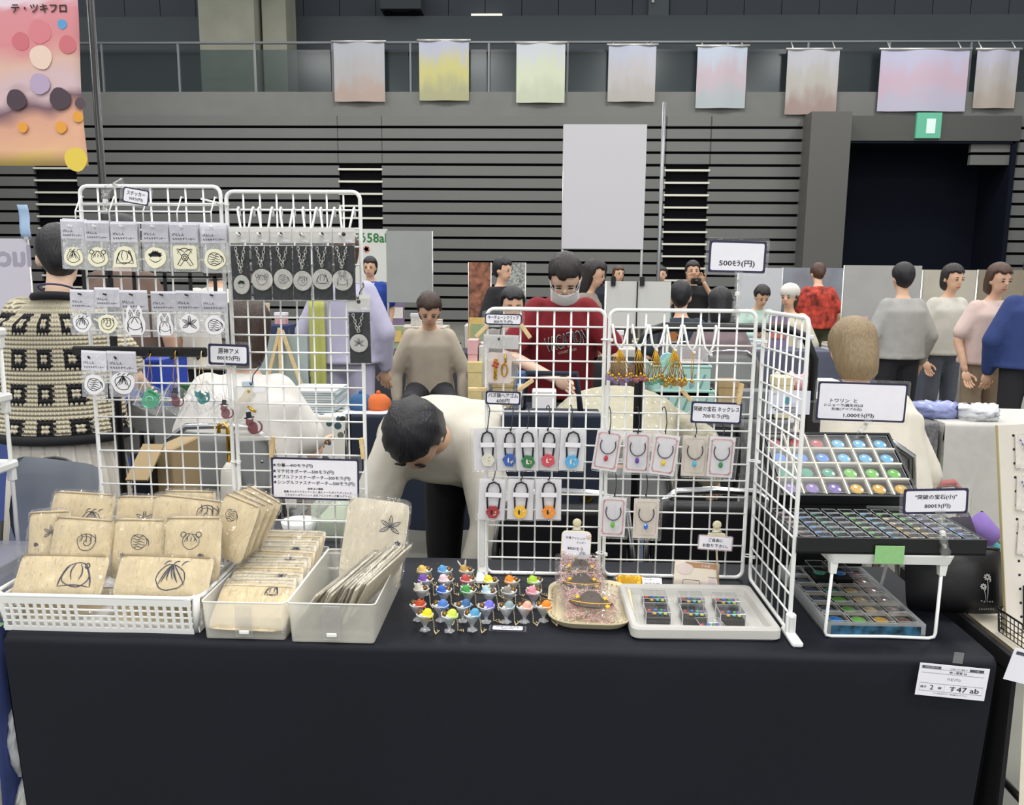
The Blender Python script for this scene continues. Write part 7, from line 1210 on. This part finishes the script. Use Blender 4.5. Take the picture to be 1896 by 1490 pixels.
blackpad = mat('black_vinyl', '17171b', 0.4, bump=0.1, bscale=60); greypad = mat('grey_vinyl', '8c8e8e', 0.45, bump=0.1, bscale=60)
c = P(1045, 935, 2.12); folding_chair('black vinyl folding chair with chrome frame pushed under the stall beside the navy tote', (c.x, 1.98, 0), 0, blackpad, top=0.775, w_=0.39)
c = P(1335, 925, 2.12); folding_chair('black vinyl folding chair with chrome frame behind the necklace panel', (c.x, 1.985, 0), 0, blackpad, top=0.785, w_=0.39)
c = P(402, 800, 2.66); folding_chair('grey vinyl folding chair under the seated person in white', (c.x, 2.86, 0), 180, greypad, top=0.85, w_=0.40)
c = P(300, 780, 3.2); folding_chair('empty grey vinyl folding chair beside the poster pole', (c.x, 3.40, 0), 176, greypad, top=0.85, w_=0.40)
c = P(1590, 805, 2.55); folding_chair('grey vinyl folding chair under the person with light brown hair', (c.x, 2.76, 0), 180, greypad, top=0.85)
c = P(1160, 900, 2.8); folding_chair('grey vinyl folding chair under the person in the dotted blouse', (c.x-0.03, 2.98, 0), 178, greypad, top=0.72)
for px, Y, nm in ((1260, 6.55, 'navy shirt'), (1350, 5.85, 'mauve top')): folding_chair('grey folding chair behind the person in the '+nm, (P(px, 640, Y).x, Y+0.15, 0), 180, greypad, top=0.84)
# row of tables behind: one cloth for each half
def terrazzo():
    mm, t, N, L, b = nt('terrazzo_cloth'); tc = N.new('ShaderNodeTexCoord'); v = N.new('ShaderNodeTexVoronoi'); v.inputs['Scale'].default_value = 24; L.new(tc.outputs['Object'], v.inputs['Vector']); lt = N.new('ShaderNodeMath'); lt.operation = 'LESS_THAN'; lt.inputs[1].default_value = 0.42; L.new(v.outputs['Distance'], lt.inputs[0])
    sc = N.new('ShaderNodeSeparateColor'); L.new(v.outputs['Color'], sc.inputs[0]); r = N.new('ShaderNodeValToRGB'); r.color_ramp.interpolation = 'CONSTANT'; e = r.color_ramp.elements; e[0].color = srgb('3a5560'); e[1].position = 0.75; e[1].color = srgb('e0ded8')
    for p_, c_ in ((0.2, '7a6438'), (0.35, '6a7060'), (0.5, '2c2c30'), (0.62, '9ab0b8')): q = e.new(p_); q.color = srgb(c_)
    L.new(sc.outputs[0], r.inputs[0]); mx = N.new('ShaderNodeMixRGB'); mx.inputs[1].default_value = srgb('e2e0da'); L.new(lt.outputs[0], mx.inputs[0]); L.new(r.outputs[0], mx.inputs[2]); L.new(mx.outputs[0], b.inputs['Base Color']); b.inputs['Roughness'].default_value = 0.8; return mm
Y2 = G(580, 768).y; navyc = mat('navy_cloth', '1c2436', 0.85, vary=0.06, scale=4)
xs = [-2.75, -1.84, -0.905, 0.0, 0.93, 1.86, 2.79]
for k in range(6): folding_table('folding table of the next row under the '+('bright blue', 'terrazzo', 'navy', 'plain black', 'speckled grey', 'pale')[k]+' cloth', xs[k]+0.012, xs[k+1]-0.020, Y2+0.01, Y2+0.45)
for k, (mt, nm) in enumerate(((MATS['blue_cloth'], 'bright blue cloth on the table behind the crochet top'), (terrazzo(), 'white terrazzo-patterned cloth on the table behind'), (navyc, 'navy cloth hanging from the table behind, beside the terrazzo cloth'), (mat('charcoal_cloth', '202026', 0.85), 'black cloth on the table in front of the red shirt'), (mat('grey_speckle_cloth', '6a6a6c', 0.85, vary=0.35, scale=60), 'speckled grey cloth on the table behind the gem cases'), (mat('pale_cloth', 'c4c2bc', 0.85, vary=0.05), 'pale cloth on the table behind the pegboard'))):
    tag(cloth_mesh(xs[k]+0.010, xs[k+1]-0.016, Y2, Y2+0.465, TZ+0.002, 0.55, 0.4, lean=0.01, seed=20+k).obj('tablecloth', mt), nm, 'tablecloth')
def onT(px, Y): return P(px, 700, Y).x
def box_thing(name, label, cat, px0, py0, px1, py1, Y, depth, m_, group=None, parts_=None, rz=0, zfix=None):
    c, w_, h_ = rect(px0, py0, px1, py1, Y); z0 = c.z-h_/2 if zfix is None else zfix; h_ = c.z+h_/2-z0; t = thing(name, label, cat, (c.x, Y+depth/2, z0), (0, 0, rz), group); MB().bbox((0, 0, h_/2), (w_, depth, h_), min(0.006, h_*0.3)).obj('body', m_, t); return t, w_, h_
TT = TZ+0.004
# stack of booklets
c, w_, h_ = rect(528, 712, 622, 765, Y2+0.05)
for k in range(9): tag(MB().box((0, 0, 0), (w_*(0.98-0.01*(k % 3)), 0.26, 0.0095)).obj('booklet', mat('booklet_%d' % (k % 3), ('c4d2d6', 'b8c4c8', 'd2d6d4')[k % 3], 0.4), None, (c.x+0.004*((k*5) % 3-1), Y2+0.18, TT+0.006+k*0.0115), (0, 0, R(((k*7) % 5)-2))), 'pale blue booklet in the stack on the terrazzo table, '+('bottom one', 'second from the bottom', 'third from the bottom', 'fourth from the bottom', 'middle one', 'fourth from the top', 'third from the top', 'second from the top', 'topmost')[k], 'book', 'stack of pale booklets')
# easel with grey board
c, w_, h_ = rect(480, 622, 573, 730, Y2+0.42); t = thing('easel', 'small wooden easel with a grey-blue board on the far table', 'easel', (c.x, Y2+0.36, TT))
MB().box((0, 0.03, c.z-TT+0.01), (w_, 0.012, h_)).obj('grey_board', mat('greyblue_board', '9aa8a8', 0.6), t)
for x0_, x1_ in ((0.0, -0.10), (0.02, 0.14)): MB().box(((x0_+x1_)/2, -0.01, (c.z-TT)*0.95), (0.016, 0.014, h_*1.35), rot=(0, math.atan2(x0_-x1_, h_*1.2), 0)).obj('leg', wood, t)
MB().box((0.005, -0.008, (c.z-TT)), (0.020, 0.014, h_*1.3)).obj('centre_post', wood, t)
# cloth roll, caps and plush
for px, col, nm in ((700, 'cf6a34', 'orange'), (668, '2f5a86', 'blue')):
    t = thing('knit_cap', nm+' ribbed knitted cap on the navy table', 'cap', (onT(px, Y2+0.16), Y2+0.16, TT)); MB().lathe([(0.055, 0), (0.062, 0.02), (0.058, 0.05), (0.035, 0.072), (0.005, 0.08)], 20, wave=lambda a, z: 0.04*math.cos(10*a)).obj('knit', cloth(nm+'knit', col), t); MB().sphere((0, 0, 0.083), 0.012, n=8, m_=5).obj('bobble', cloth(nm+'knit', col), t)
t = thing('cap_display', 'white lace doily under the knitted caps', 'cloth', (onT(680, Y2+0.13), Y2+0.13, TT-0.003)); MB().slab(rrect(0.22, 0.2, 0.03), 0, 0.003).obj('doily', paper, t)
t, w_, h_ = box_thing('storage_crate', 'deep blue plastic crate on the blue-clothed table', 'crate', 205, 668, 302, 752, Y2+0.04, 0.28, mat('deep_blue_plastic', '1f3fa8', 0.4), zfix=TT); MB().bbox((0, 0, h_), (w_*1.04, 0.30, 0.02), 0.006).obj('rim', MATS['deep_blue_plastic'], t)
# suitcase, tote, boxes and umbrella between the rows
t, w_, h_ = box_thing('cardboard_box', 'open brown cardboard box on the floor behind the tall panels', 'box', 282, 832, 322, 960, 2.36, 0.2, mat('cardboard', 'a08a66', 0.8), zfix=0.0); MB().box((0, -0.20, h_*0.98), (w_*0.95, 0.14, 0.006), rot=(R(35), 0, 0)).obj('flap', MATS['cardboard'], t)
t, w_, h_ = box_thing('dark_suitcase', 'black suitcase standing on the floor beside the cardboard box', 'suitcase', 244, 838, 276, 980, 2.30, 0.12, black_pl, zfix=0.0); MB().tube([(-w_*0.3, 0, h_), (-w_*0.3, 0, h_+0.05), (w_*0.3, 0, h_+0.05), (w_*0.3, 0, h_)], 0.008).obj('handle', black_metal, t)
t, w_, h_ = box_thing('navy_tote', 'navy tote bag with a gold round clasp hanging behind the hair tie panel', 'bag', 928, 770, 1112, 940, 2.42, 0.14, navyc, zfix=0.42); cc = P(1087, 921, 2.41); MB().lathe([(0.016, 0), (0.018, 0.004), (0.012, 0.006)], 16).obj('gold_clasp', gold, t, (cc.x-t.location.x, -0.072, cc.z-0.42), (R(90), 0, 0)); MB().tube([(-w_*0.3, 0, h_), (-w_*0.25, 0, h_+0.12), (w_*0.25, 0, h_+0.12), (w_*0.3, 0, h_)], 0.010).obj('handle', navyc, t)
tag(MB().bbox((0, 0, 0.21), (w_*1.1, 0.22, 0.42), 0.02).obj('floor_carton', mat('dark_carton', '2a2c34', 0.7), None, (t.location.x, 2.49, 0)), 'dark carton on the floor carrying the navy tote', 'box')
u = P(412, 792, 2.62); t = thing('umbrella', 'folded white umbrella with a gold crook handle hooked on the grey chair', 'umbrella', (u.x, 2.635, u.z)); MB().tube([(-0.02, 0.0, -0.02), (-0.018, 0, 0.005), (0, 0, 0.014), (0.012, 0, 0.0), (0.012, 0, -0.12)], 0.007, 8).obj('crook_handle', gold, t); MB().tube([(0.012, 0, -0.12), (0.012, 0, -0.15), (0.010, 0, -0.30), (0.012, 0, -0.42)], [0.010, 0.030, 0.038, 0.012], 10).obj('folded_canopy', whitef, t)
t, w_, h_ = box_thing('clear_tub', 'clear tub with pale green contents on the floor crate behind the price list', 'tub', 575, 935, 648, 985, 2.05, 0.22, film('tub_plastic', gloss=0.04, rough=0.2, haze=0.3, hazecol='dfe6e0'), zfix=0.66); MB().bbox((0, 0, h_*0.3), (w_*0.9, 0.19, h_*0.5), 0.01).obj('pale_contents', mat('pale_green_fill', 'cfd8c0', 0.7), t)
tag(MB().bbox((0, 0, 0.33), (0.34, 0.26, 0.66), 0.01).obj('floor_crate', mat('dark_carton', '2a2c34'), None, (P(590, 980, 2.05).x, 2.14, 0)), 'tall dark crate under the clear tub behind the stall', 'crate')
t = thing('small_basket', 'small white woven plastic basket on the dark crate', 'basket', (P(548, 975, 2.04).x, 2.07, 0.6605)); MB().lathe([(0.035, 0), (0.048, 0.05), (0.046, 0.05), (0.033, 0.003)], 18).obj('weave', white_pl, t)
# crates and bag behind the necklace panel
mint = mat('mint_plastic', 'a9d0c8', 0.45)
for k, (y0, y1) in enumerate(((722, 764), (676, 716))):
    t, w_, h_ = box_thing('mint_crate', ('lower' if k == 0 else 'upper')+' mint green slatted plastic crate stacked on the far table', 'crate', 1212-k*4, y0, 1322-k*6, y1, Y2+0.05, 0.26, mint, zfix=TT+0.098*k)
    for j in range(5): MB().box((-w_*0.30+0.045*j, -0.131, h_*0.5), (0.008, 0.004, h_*0.45), rot=(0, 0.35, 0)).obj('slot', mat('slot_shadow_green', '6f9a92', 0.6), t)
    MB().bbox((0, 0, h_-0.006), (w_*1.03, 0.27, 0.012), 0.004).obj('rim', mint, t)
t, w_, h_ = box_thing('clear_box', 'clear lidded box of findings on top of the mint crates', 'box', 1258, 645, 1312, 676, Y2+0.08, 0.16, film('lid_box_film', gloss=0.05, rough=0.1, haze=0.25), zfix=TT+0.196); MB().bbox((0, 0, h_*0.3), (w_*0.8, 0.12, h_*0.4), 0.006).obj('findings', mat('findings_grey', 'b0a8a4', 0.5), t)
t = thing('black_backpack', 'black backpack with a pink toy strap on the far table', 'bag', (onT(1140, Y2+0.2), Y2+0.2, TT)); pillow(0.22, 0.27, 0.14, 12, 3).obj('pack', cloth('packblack', '1b1b20'), t, (0, 0, 0.135)); MB().tube([(0.06, -0.075, 0.05), (0.08, -0.09, 0.10), (0.06, -0.08, 0.14)], 0.010).obj('pink_strap', cloth('dustypink', 'c09a8c'), t)
# black tube frame on the right
t = thing('display_rack', 'black tubular display rack standing behind the side wing', 'rack', (P(1340, 605, 2.40).x, 2.40, 0)); x0 = P(1186, 603, 2.40).x-t.location.x; x1 = P(1505, 700, 2.40).x-t.location.x; zt_ = P(1340, 606, 2.40).z
MB().tube([(x0, 0, 0.012), (x0, 0, zt_-0.06), (x0+0.02, 0, zt_-0.015), (x0+0.07, 0, zt_), (x1-0.09, 0, zt_), (x1-0.03, 0, zt_-0.025), (x1, 0, zt_-0.09), (x1, 0, 0.012)], 0.0135, 10).obj('tube', black_metal, t)
for x in (x0, x1): MB().tube([(x, -0.14, 0.014), (x, 0.14, 0.014)], 0.013, 8).obj('foot', black_metal, t)
MB().bbox((x1, 0, P(1500, 770, 2.4).z), (0.05, 0.05, 0.10), 0.008).obj('clamp', black_pl, t)
# poster on a pole (plain stand-in) at the neighbour stall
def poster_art():
    mm, t, N, L, b = nt('poster_art'); tc = N.new('ShaderNodeTexCoord'); n = N.new('ShaderNodeTexNoise'); n.inputs['Scale'].default_value = 1.6; n.inputs['Detail'].default_value = 2; L.new(tc.outputs['Generated'], n.inputs['Vector']); sp = N.new('ShaderNodeSeparateXYZ'); L.new(tc.outputs['Generated'], sp.inputs[0])
    a = N.new('ShaderNodeMath'); a.operation = 'MULTIPLY_ADD'; a.inputs[1].default_value = 0.35; L.new(n.outputs['Fac'], a.inputs[0]); L.new(sp.outputs[2], a.inputs[2]); r = N.new('ShaderNodeValToRGB'); e = r.color_ramp.elements; e[0].position = 0.12; e[0].color = srgb('e8cf5c'); e[1].position = 1.2 if False else 1.0; e[1].color = srgb('e6d2dc')
    for p_, c_ in ((0.26, 'e6b48c'), (0.42, 'dda58c'), (0.50, '7a5a64'), (0.56, 'd8bcc0'), (0.68, 'e0b8a8'), (0.80, 'd98a8e'), (0.92, 'd88c94')): q = e.new(p_); q.color = srgb(c_)
    L.new(a.outputs[0], r.inputs[0]); L.new(r.outputs[0], b.inputs['Base Color']); b.inputs['Roughness'].default_value = 0.45; return mm
Yp = 2.46; a = P(-60, 305, Yp); b_ = P(156, 303, Yp); zt_ = P(100, -70, Yp).z; t = thing('poster_stand', 'tall poster in pink, peach and yellow on a black pole', 'poster', (P(222, 800, Yp+0.06).x, Yp+0.06, 0)); px_ = t.location.x
MB().tube([(0, 0, 0.02), (0, 0, zt_+0.03)], 0.0115, 10).obj('pole', black_metal, t); MB().tube([(a.x-px_, -0.03, zt_), (0.03, -0.03, zt_)], 0.006, 8).obj('cross_bar', black_metal, t); MB().bbox((0, 0, 0.012), (0.16, 0.26, 0.022), 0.01).obj('base', black_metal, t)
MB().grid(10, 12, lambda u, v: (a.x-px_+(b_.x-a.x)*u+0.006*math.sin(v*7)*u, -0.04+0.003*math.sin(v*9+u*2), a.z+(zt_-a.z)*(1-v))).obj('poster_sheet', poster_art(), t).modifiers.new('thick', 'SOLIDIFY').thickness = 0.0012
for (s, px, py, w_) in (('テ・ツキフロ', 58, 8, 0.165),): c = P(px, py, Yp-0.02); text(s, w_, mat('poster_ink', '2a2018', 0.6), t, (c.x-px_, -0.0450, c.z), bold=0.025)
for (px, py, r_, col) in ((100, 232, 0.017, 'e8a23c'), (28, 232, 0.015, 'e8a23c'), (132, 212, 0.016, 'e8a23c'), (128, 292, 0.035, 'e8cc50'), (60, 150, 0.03, 'b9a4c0'), (102, 38, 0.014, '5a9fd0'), (98, 178, 0.032, '4a3a44'), (16, 180, 0.030, '4a3a44'), (136, 186, 0.016, '5a4650'), (62, 100, 0.034, 'ecd0be'), (24, 70, 0.026, 'cf7078'), (112, 76, 0.026, 'cf7078'), (60, 52, 0.034, 'd98088')): c = P(px, py, Yp-0.02); MB().prism(wob(r_, r_, px, 0.03, 18), -0.0004-0.00003*(px % 9), 0.0004).obj('printed_shape', mat('print_'+col, col, 0.5), t, (c.x-px_, -0.0446, c.z))
# lavender panel with mirrored lettering, pale blue paper
c, w_, h_ = rect(-60, 442, 56, 600, 3.45); t = thing('display_screen', 'pale lavender sheer panel with reversed lettering beside the crochet top', 'panel', (c.x, 3.45, 0)); MB().box((0, 0, c.z), (w_, 0.006, h_)).obj('sheet', mat('lavender_sheet', 'cfcbd8', 0.6), t); text('luck', 0.20, mat('faint_ink', 'a6a2b2', 0.6), t, (w_*0.18, -0.004, c.z+h_*0.30), bold=0.03, mirror=True)
for sx in (-1, 1): MB().tube([(sx*w_*0.48, 0.01, 0.0), (sx*w_*0.48, 0.01, c.z+h_/2)], 0.008).obj('post', silver, t)
c = P(42, 410, 3.44); t = thing('paper_sheet', 'pale blue paper clipped above the lavender panel', 'paper', (c.x, 3.445, c.z)); MB().grid(4, 6, lambda u, v: ((u-0.5)*0.045+0.01*v, 0.006*math.sin(v*6), 0.07-0.14*v)).obj('sheet', mat('pale_blue_sheet', 'a4bede', 0.5), t).modifiers.new('thick', 'SOLIDIFY').thickness = 0.001; MB().box((0.01, 0, -0.07), (0.02, 0.014, 0.012)).obj('clip', silver, t)
# far booths ------------------------------------------------------
wpan = mat('white_panel', 'd2d2ce', 0.6); 
def far_table(label, x0, x1, Y, m_, seed): folding_table('folding table under '+label, x0+0.02, x1-0.02, Y+0.02, Y+0.43); tag(cloth_mesh(x0, x1, Y, Y+0.45, TZ+0.002, 0.6, 0.5, lean=0.01, seed=seed).obj('tablecloth', m_), label, 'tablecloth')
FC = [(-4.2, -2.4, 6.9, 'b8b4ae', 'oatmeal'), (-2.2, -0.4, 6.9, '35373f', 'graphite'), (-0.2, 1.6, 7.4, 'c9c7c2', 'chalk white'), (1.8, 3.6, 7.4, '5a5e70', 'slate blue'), (3.8, 5.6, 7.0, 'bdbab4', 'dove grey'), (-5.0, -3.2, 10.2, '2c3a5c', 'indigo'), (-3.0, -1.2, 10.2, 'c8c0b4', 'linen'), (-1.0, 0.8, 10.6, 'd0ccc6', 'bone white'), (1.0, 2.8, 10.6, '47423e', 'umber'), (3.0, 4.8, 10.4, 'c2bfba', 'pearl'), (5.0, 6.8, 10.4, '8c8a94', 'heather')]
rn = random.Random(77); GC = ['c9b9a0', 'b0685c', '6a86a8', 'd8d4cc', '8c9a70', 'c8a860', '7a6a88', 'd0a0a4', '3e4048', '9ab4b8']
for i, (x0, x1, Y, col, nm) in enumerate(FC):
    far_table(nm+' cloth on a far booth table', x0, x1, Y, mat('farcloth_'+nm, col, 0.85, vary=0.05), 60+i)
    n_ = 7; kinds = ('book_stack', 'card_stand', 'gift_box')
    for k in range(n_):
        x = x0+0.15+(x1-x0-0.3)*k/(n_-1); kd = kinds[(k+i) % 3]; col2 = GC[(i*3+k*7) % 10]; hh = (0.07, 0.24, 0.12)[(k+i) % 3]*rn.uniform(0.8, 1.3); yy = Y+0.20+rn.uniform(-.06, .06); mm = mat('goods_'+col2, col2, 0.6, vary=0.1, scale=30)
        nk = {'book_stack': 'stack of thin books', 'card_stand': 'upright picture card on a stand', 'gift_box': 'small lidded box'}[kd]
        t = thing(kd, nk+' on the '+nm+' far table', {'book_stack': 'books', 'card_stand': 'card stand', 'gift_box': 'box'}[kd], (x, yy, TZ+0.004), (0, 0, rn.uniform(-.2, .2)), nk+'s on the '+nm+' table')
        if kd == 'book_stack':
            for j in range(4): MB().box((0.004*(j % 2), 0, hh*(j+0.5)/4), (0.15, 0.20, hh/4*0.92)).obj('book', mm if j % 2 else paper, t)
        elif kd == 'card_stand': MB().box((0, 0, hh/2), (0.17, 0.006, hh), rot=(R(-8), 0, 0)).obj('card', mm, t); MB().box((0, 0.04, hh*0.35), (0.03, 0.006, hh*0.72), rot=(R(22), 0, 0)).obj('prop', wood, t); MB().box((0, -0.006, hh*0.55), (0.13, 0.004, hh*0.5), rot=(R(-8), 0, 0)).obj('picture', mat('goods_'+GC[(i+k*3+5) % 10], GC[(i+k*3+5) % 10], 0.6, vary=0.1, scale=30), t)
        else: MB().bbox((0, 0, hh*0.4), (0.14, 0.12, hh*0.8), 0.004).obj('box_base', mm, t); MB().bbox((0, 0, hh*0.86), (0.148, 0.128, hh*0.26), 0.004).obj('lid', paper, t)
def panel_stand(label, px0, py0, px1, py1, Y, m_, name='display_screen', cat='screen', frame=silver):
    c, w_, h_ = rect(px0, py0, px1, py1, Y); t = thing(name, label, cat, (c.x, Y, 0)); MB().box((0, 0, c.z), (w_, 0.03, h_)).obj('sheet', m_, t)
    for sx in (-1, 1): MB().tube([(sx*w_*0.49, 0.03, 0), (sx*w_*0.49, 0.03, c.z+h_/2)], 0.014, 8).obj('post', frame, t); MB().box((sx*w_*0.49, 0.03, 0.01), (0.05, 0.4, 0.02)).obj('foot', frame, t)
    return t, c, w_, h_
t, c, w_, h_ = panel_stand('white double partition with black clips behind the necklace panel', 1122, 521, 1240, 608, 5.6, wpan); MB().box((-w_*0.02, -0.018, c.z), (0.008, 0.006, h_)).obj('centre_seam', black_pl, t)
for f in (-0.40, 0.05): MB().box((f*w_, -0.02, c.z+h_/2), (0.03, 0.03, 0.06)).obj('clip', black_pl, t)
t = thing('steel_pole', 'tall grey steel pole rising behind the white partition', 'pole', (P(1217, 560, 6.15).x, 6.15, 0)); MB().tube([(0, 0, 0.03), (0, 0, 2.6)], 0.014, 8).obj('shaft', steel, t); MB().lathe([(0.16, 0), (0.16, 0.02), (0.03, 0.04)], 16).obj('base', steel, t)
panel_stand('rust and cream patchwork display board beside the black coat', 868, 486, 908, 600, 9.2, mat('rust_patchwork', '8a5a46', 0.7, vary=0.8, scale=14)); panel_stand('black and white speckled display board beside the black coat', 930, 486, 972, 566, 9.0, mat('speckle_board', '9a9c98', 0.7, vary=0.8, scale=45))
panel_stand('pale backdrop sheet behind the mint shirt', 1366, 496, 1446, 600, 9.6, mat('pale_sheet', 'c9cad0', 0.6)); panel_stand('grey banded backdrop behind the leaf-patterned blouse', 1448, 496, 1560, 606, 9.9, mat('band_sheet', '8e949e', 0.6, vary=0.2, scale=3))
panel_stand('wide pale grey booth backdrop at the right', 1560, 492, 1700, 640, 8.4, mat('booth_grey', 'a8a7a4', 0.7, vary=0.08, scale=3)); panel_stand('cream booth backdrop beside the grey one', 1705, 500, 1800, 650, 8.6, mat('booth_cream', 'bab4a6', 0.7, vary=0.08, scale=3)); panel_stand('tan booth backdrop next to the blue jacket', 1806, 500, 1890, 660, 8.9, mat('booth_tan', '8f8474', 0.7, vary=0.1, scale=3))
t, c, w_, h_ = panel_stand('tall blank white poster on a stand in the middle of the hall', 1042, 232, 1194, 462, 8.6, mat('blank_poster', 'c9c7cc', 0.5), 'poster_stand', 'poster')
t, c, w_, h_ = panel_stand('white space banner with green characters and a pink flower', 655, 424, 716, 522, 11.5, mat('banner_white', 'd6d8d2', 0.6), 'space_banner', 'banner'); text('あ58ab', w_*1.05, mat('green_ink', '2f7a3c', 0.6), t, (w_*0.10, -0.02, c.z+h_*0.34), bold=0.02); fl = MB()
for k in range(5): fl.prism(wob(w_*0.06, w_*0.06, k, 0.03, 10, w_*0.05*math.cos(k*1.257)-w_*0.10, w_*0.05*math.sin(k*1.257)), -0.021, -0.017)
fl.obj('pink_flower', mat('flower_pink', 'd8988c', 0.6), t, (0, 0, c.z+h_*0.12))
panel_stand('pale booth panel behind the beige top', 716, 428, 800, 560, 9.4, mat('booth_pale', '9a9c9c', 0.7, vary=0.05, scale=3))
# right: dark table with speckled cloth and bags, belongings
a = P(1662, 770, 3.95); bx = P(1850, 770, 3.95)
for px0, px1, py0, nm, col, Yq in ((1686, 1770, 748, 'periwinkle', '8a92c0', Y2+0.18), (1772, 1846, 758, 'silver white', 'd2d4d8', Y2+0.12)):
    c, w_, h_ = rect(px0, py0, px1, 790, Yq); t = thing('plastic_bag', 'rumpled '+nm+' bag lying on the table behind the pegboard', 'bag', (c.x, Yq, TT+0.03)); q = pillow(w_, 0.09, 0.16, 12, 3); rr_ = random.Random(px0); q.v = [(x+rr_.uniform(-.006, .006), y+rr_.uniform(-.008, .008), z+rr_.uniform(-.006, .006)) for x, y, z in q.v]; q.obj('film', mat('bagfilm_'+nm[:4], col, 0.3), t)
t = thing('tote_bag', 'clear tote with purple and teal bundles behind the gem cases', 'bag', (P(1818, 960, 2.05).x, 2.08, 0)); MB().bbox((0, 0, 0.30), (0.20, 0.16, 0.60), 0.02).obj('carton', mat('dark_carton', '2a2c34'), t)
for k, (dx, z, col) in enumerate(((-0.03, 0.66, '6a5aa0'), (0.05, 0.65, '4f9aa0'), (0.01, 0.72, '8a70b8'), (-0.05, 0.72, '3a3440'))): pillow(0.09, 0.07, 0.07, 12, 2.0).obj('bundle', cloth('bundle%d' % k, col), t, (dx, -0.01*k, z), (0, 0.4*k, 0))
t = thing('folding_cart', 'dusty red folded cart standing on the floor behind the gem cases', 'cart', (P(1715, 885, 2.9).x, 2.9, 0)); MB().tube([(-0.16, 0, 0.0), (-0.15, 0, 0.60), (0.10, 0.0, 0.635), (0.135, 0, 0.60), (0.13, 0, 0.0)], 0.014, 8).obj('handle_frame', mat('dusty_red', 'a05a58', 0.5), t); MB().box((-0.01, 0, 0.12), (0.27, 0.03, 0.2)).obj('base_plate', MATS['dusty_red'], t)
# smaller goods on the row behind
SG = [('pink_box', 'pink gift box on the navy table beside the glass jars', 'box', 866, 632, 884, 664, 0.05, 'd8a8ac'), ('glass_jar', 'small glass jar of beads beside the pink gift box', 'jar', 886, 640, 900, 664, 0.06, 'c8c8c0'), ('yellow_box', 'flat yellow box on the navy table below the hair tie sign', 'box', 866, 672, 892, 690, 0.02, 'd2c088'), ('blue_binder', 'upright blue binder on the navy table', 'binder', 956, 690, 972, 742, 0.03, '2a5488'),
      ('wicker_box', 'tan wicker box at the edge of the navy table', 'box', 912, 706, 950, 742, 0.02, 'b09a6a'), ('paper_stack', 'thick stack of white papers on the black-clothed table', 'papers', 985, 724, 1030, 752, 0.03, 'd8d8d6'),
      ('kraft_box', 'brown kraft box on the speckled table beside the mint crates', 'box', 1330, 706, 1368, 756, 0.06, 'b0966c'), ('laptop_case', 'grey flat case on the speckled table', 'case', 1372, 724, 1432, 752, 0.04, '6c7074'), ('cream_carton', 'cream carton on the speckled table behind the side wing', 'carton', 1436, 700, 1470, 752, 0.05, 'd8cca8'), ('white_carton', 'white carton on the speckled table next to the frame post', 'carton', 1516, 706, 1552, 756, 0.04, 'cfcfcc'),
      ('red_book', 'dark red upright book on the blue-clothed table', 'book', 186, 712, 200, 760, 0.04, '7a1c34'), ('green_bag', 'dark green folded bag on the terrazzo table', 'bag', 330, 712, 368, 758, 0.05, '2c5a38'), ('striped_box', 'grey-green wavy striped box on the terrazzo table', 'box', 372, 704, 410, 758, 0.04, '7c8470'), ('book_pile', 'pile of beige books on the terrazzo table', 'books', 452, 716, 476, 760, 0.05, 'b8a890')]
for (nm, lb, ct, x0, y0, x1, y1, dy, col) in SG:
    t, w_, h_ = box_thing(nm, lb, ct, x0, y0, x1, y1, Y2+dy, 0.10, mat('sg_'+nm, col, 0.6, vary=0.1, scale=30), zfix=TT)
    if 'jar' in nm: MB().lathe([(w_*0.5, 0), (w_*0.5, 0.015)], 14).obj('jar_lid', silver, t, (0, 0, h_))
    elif 'box' in nm or 'carton' in nm: MB().bbox((0, 0, h_*0.92), (w_*1.05, 0.106, h_*0.2), 0.003).obj('lid', MATS['sg_'+nm], t)
    elif 'book' in nm or 'papers' in ct or 'binder' in nm: MB().box((0, -0.051, h_*0.5), (w_*0.7, 0.002, h_*0.5)).obj('cover_label', paper, t)
for px, nm, col, Yq in ((1452, 'cream plush toy', 'e0d2b8', 0.22), (1478, 'pink plush toy', 'd8a8b4', 0.26)):
    t = thing('plush_toy', nm+' sitting among the cartons behind the side wing', 'plush toy', (onT(px, Y2+Yq), Y2+Yq, TT)); m_ = MB(); ellr(m_, (0, 0, 0.06), (0.05, 0.045, 0.06)); ellr(m_, (0, -0.01, 0.145), (0.048, 0.044, 0.044))
    for sx in (-1, 1): ellr(m_, (sx*0.035, 0, 0.185), (0.016, 0.012, 0.022)); ellr(m_, (sx*0.045, -0.03, 0.03), (0.022, 0.035, 0.02)); ellr(m_, (sx*0.055, -0.015, 0.085), (0.018, 0.018, 0.032))
    put(remesh(m_, 'plush_body', [cloth('plush_'+nm[:4], col)], 0.006, 3), 'plush_body', t)
    for sx in (-1, 1): MB().sphere((sx*0.016, -0.052, 0.15), 0.005, n=6, m_=4).obj('eye', ink, t)
# bags pushed between the tables at the left
for z, nm, col in ((0.46, 'silver', 'b4b6ba'), (0.30, 'white', 'd0d0cc'), (0.14, 'grey', '8a8c8a')):
    t = thing('packed_bag', nm+' plastic bag stuffed in the gap beside the black cloth', 'bag', (-1.004, 1.445, z)); q = pillow(0.035, 0.17, 0.10, 10, 3); rr_ = random.Random(z); q.v = [(x+rr_.uniform(-.004, .004), y+rr_.uniform(-.006, .006), zz) for x, y, zz in q.v]; q.obj('film', mat('gapbag_'+nm, col, 0.3), t)
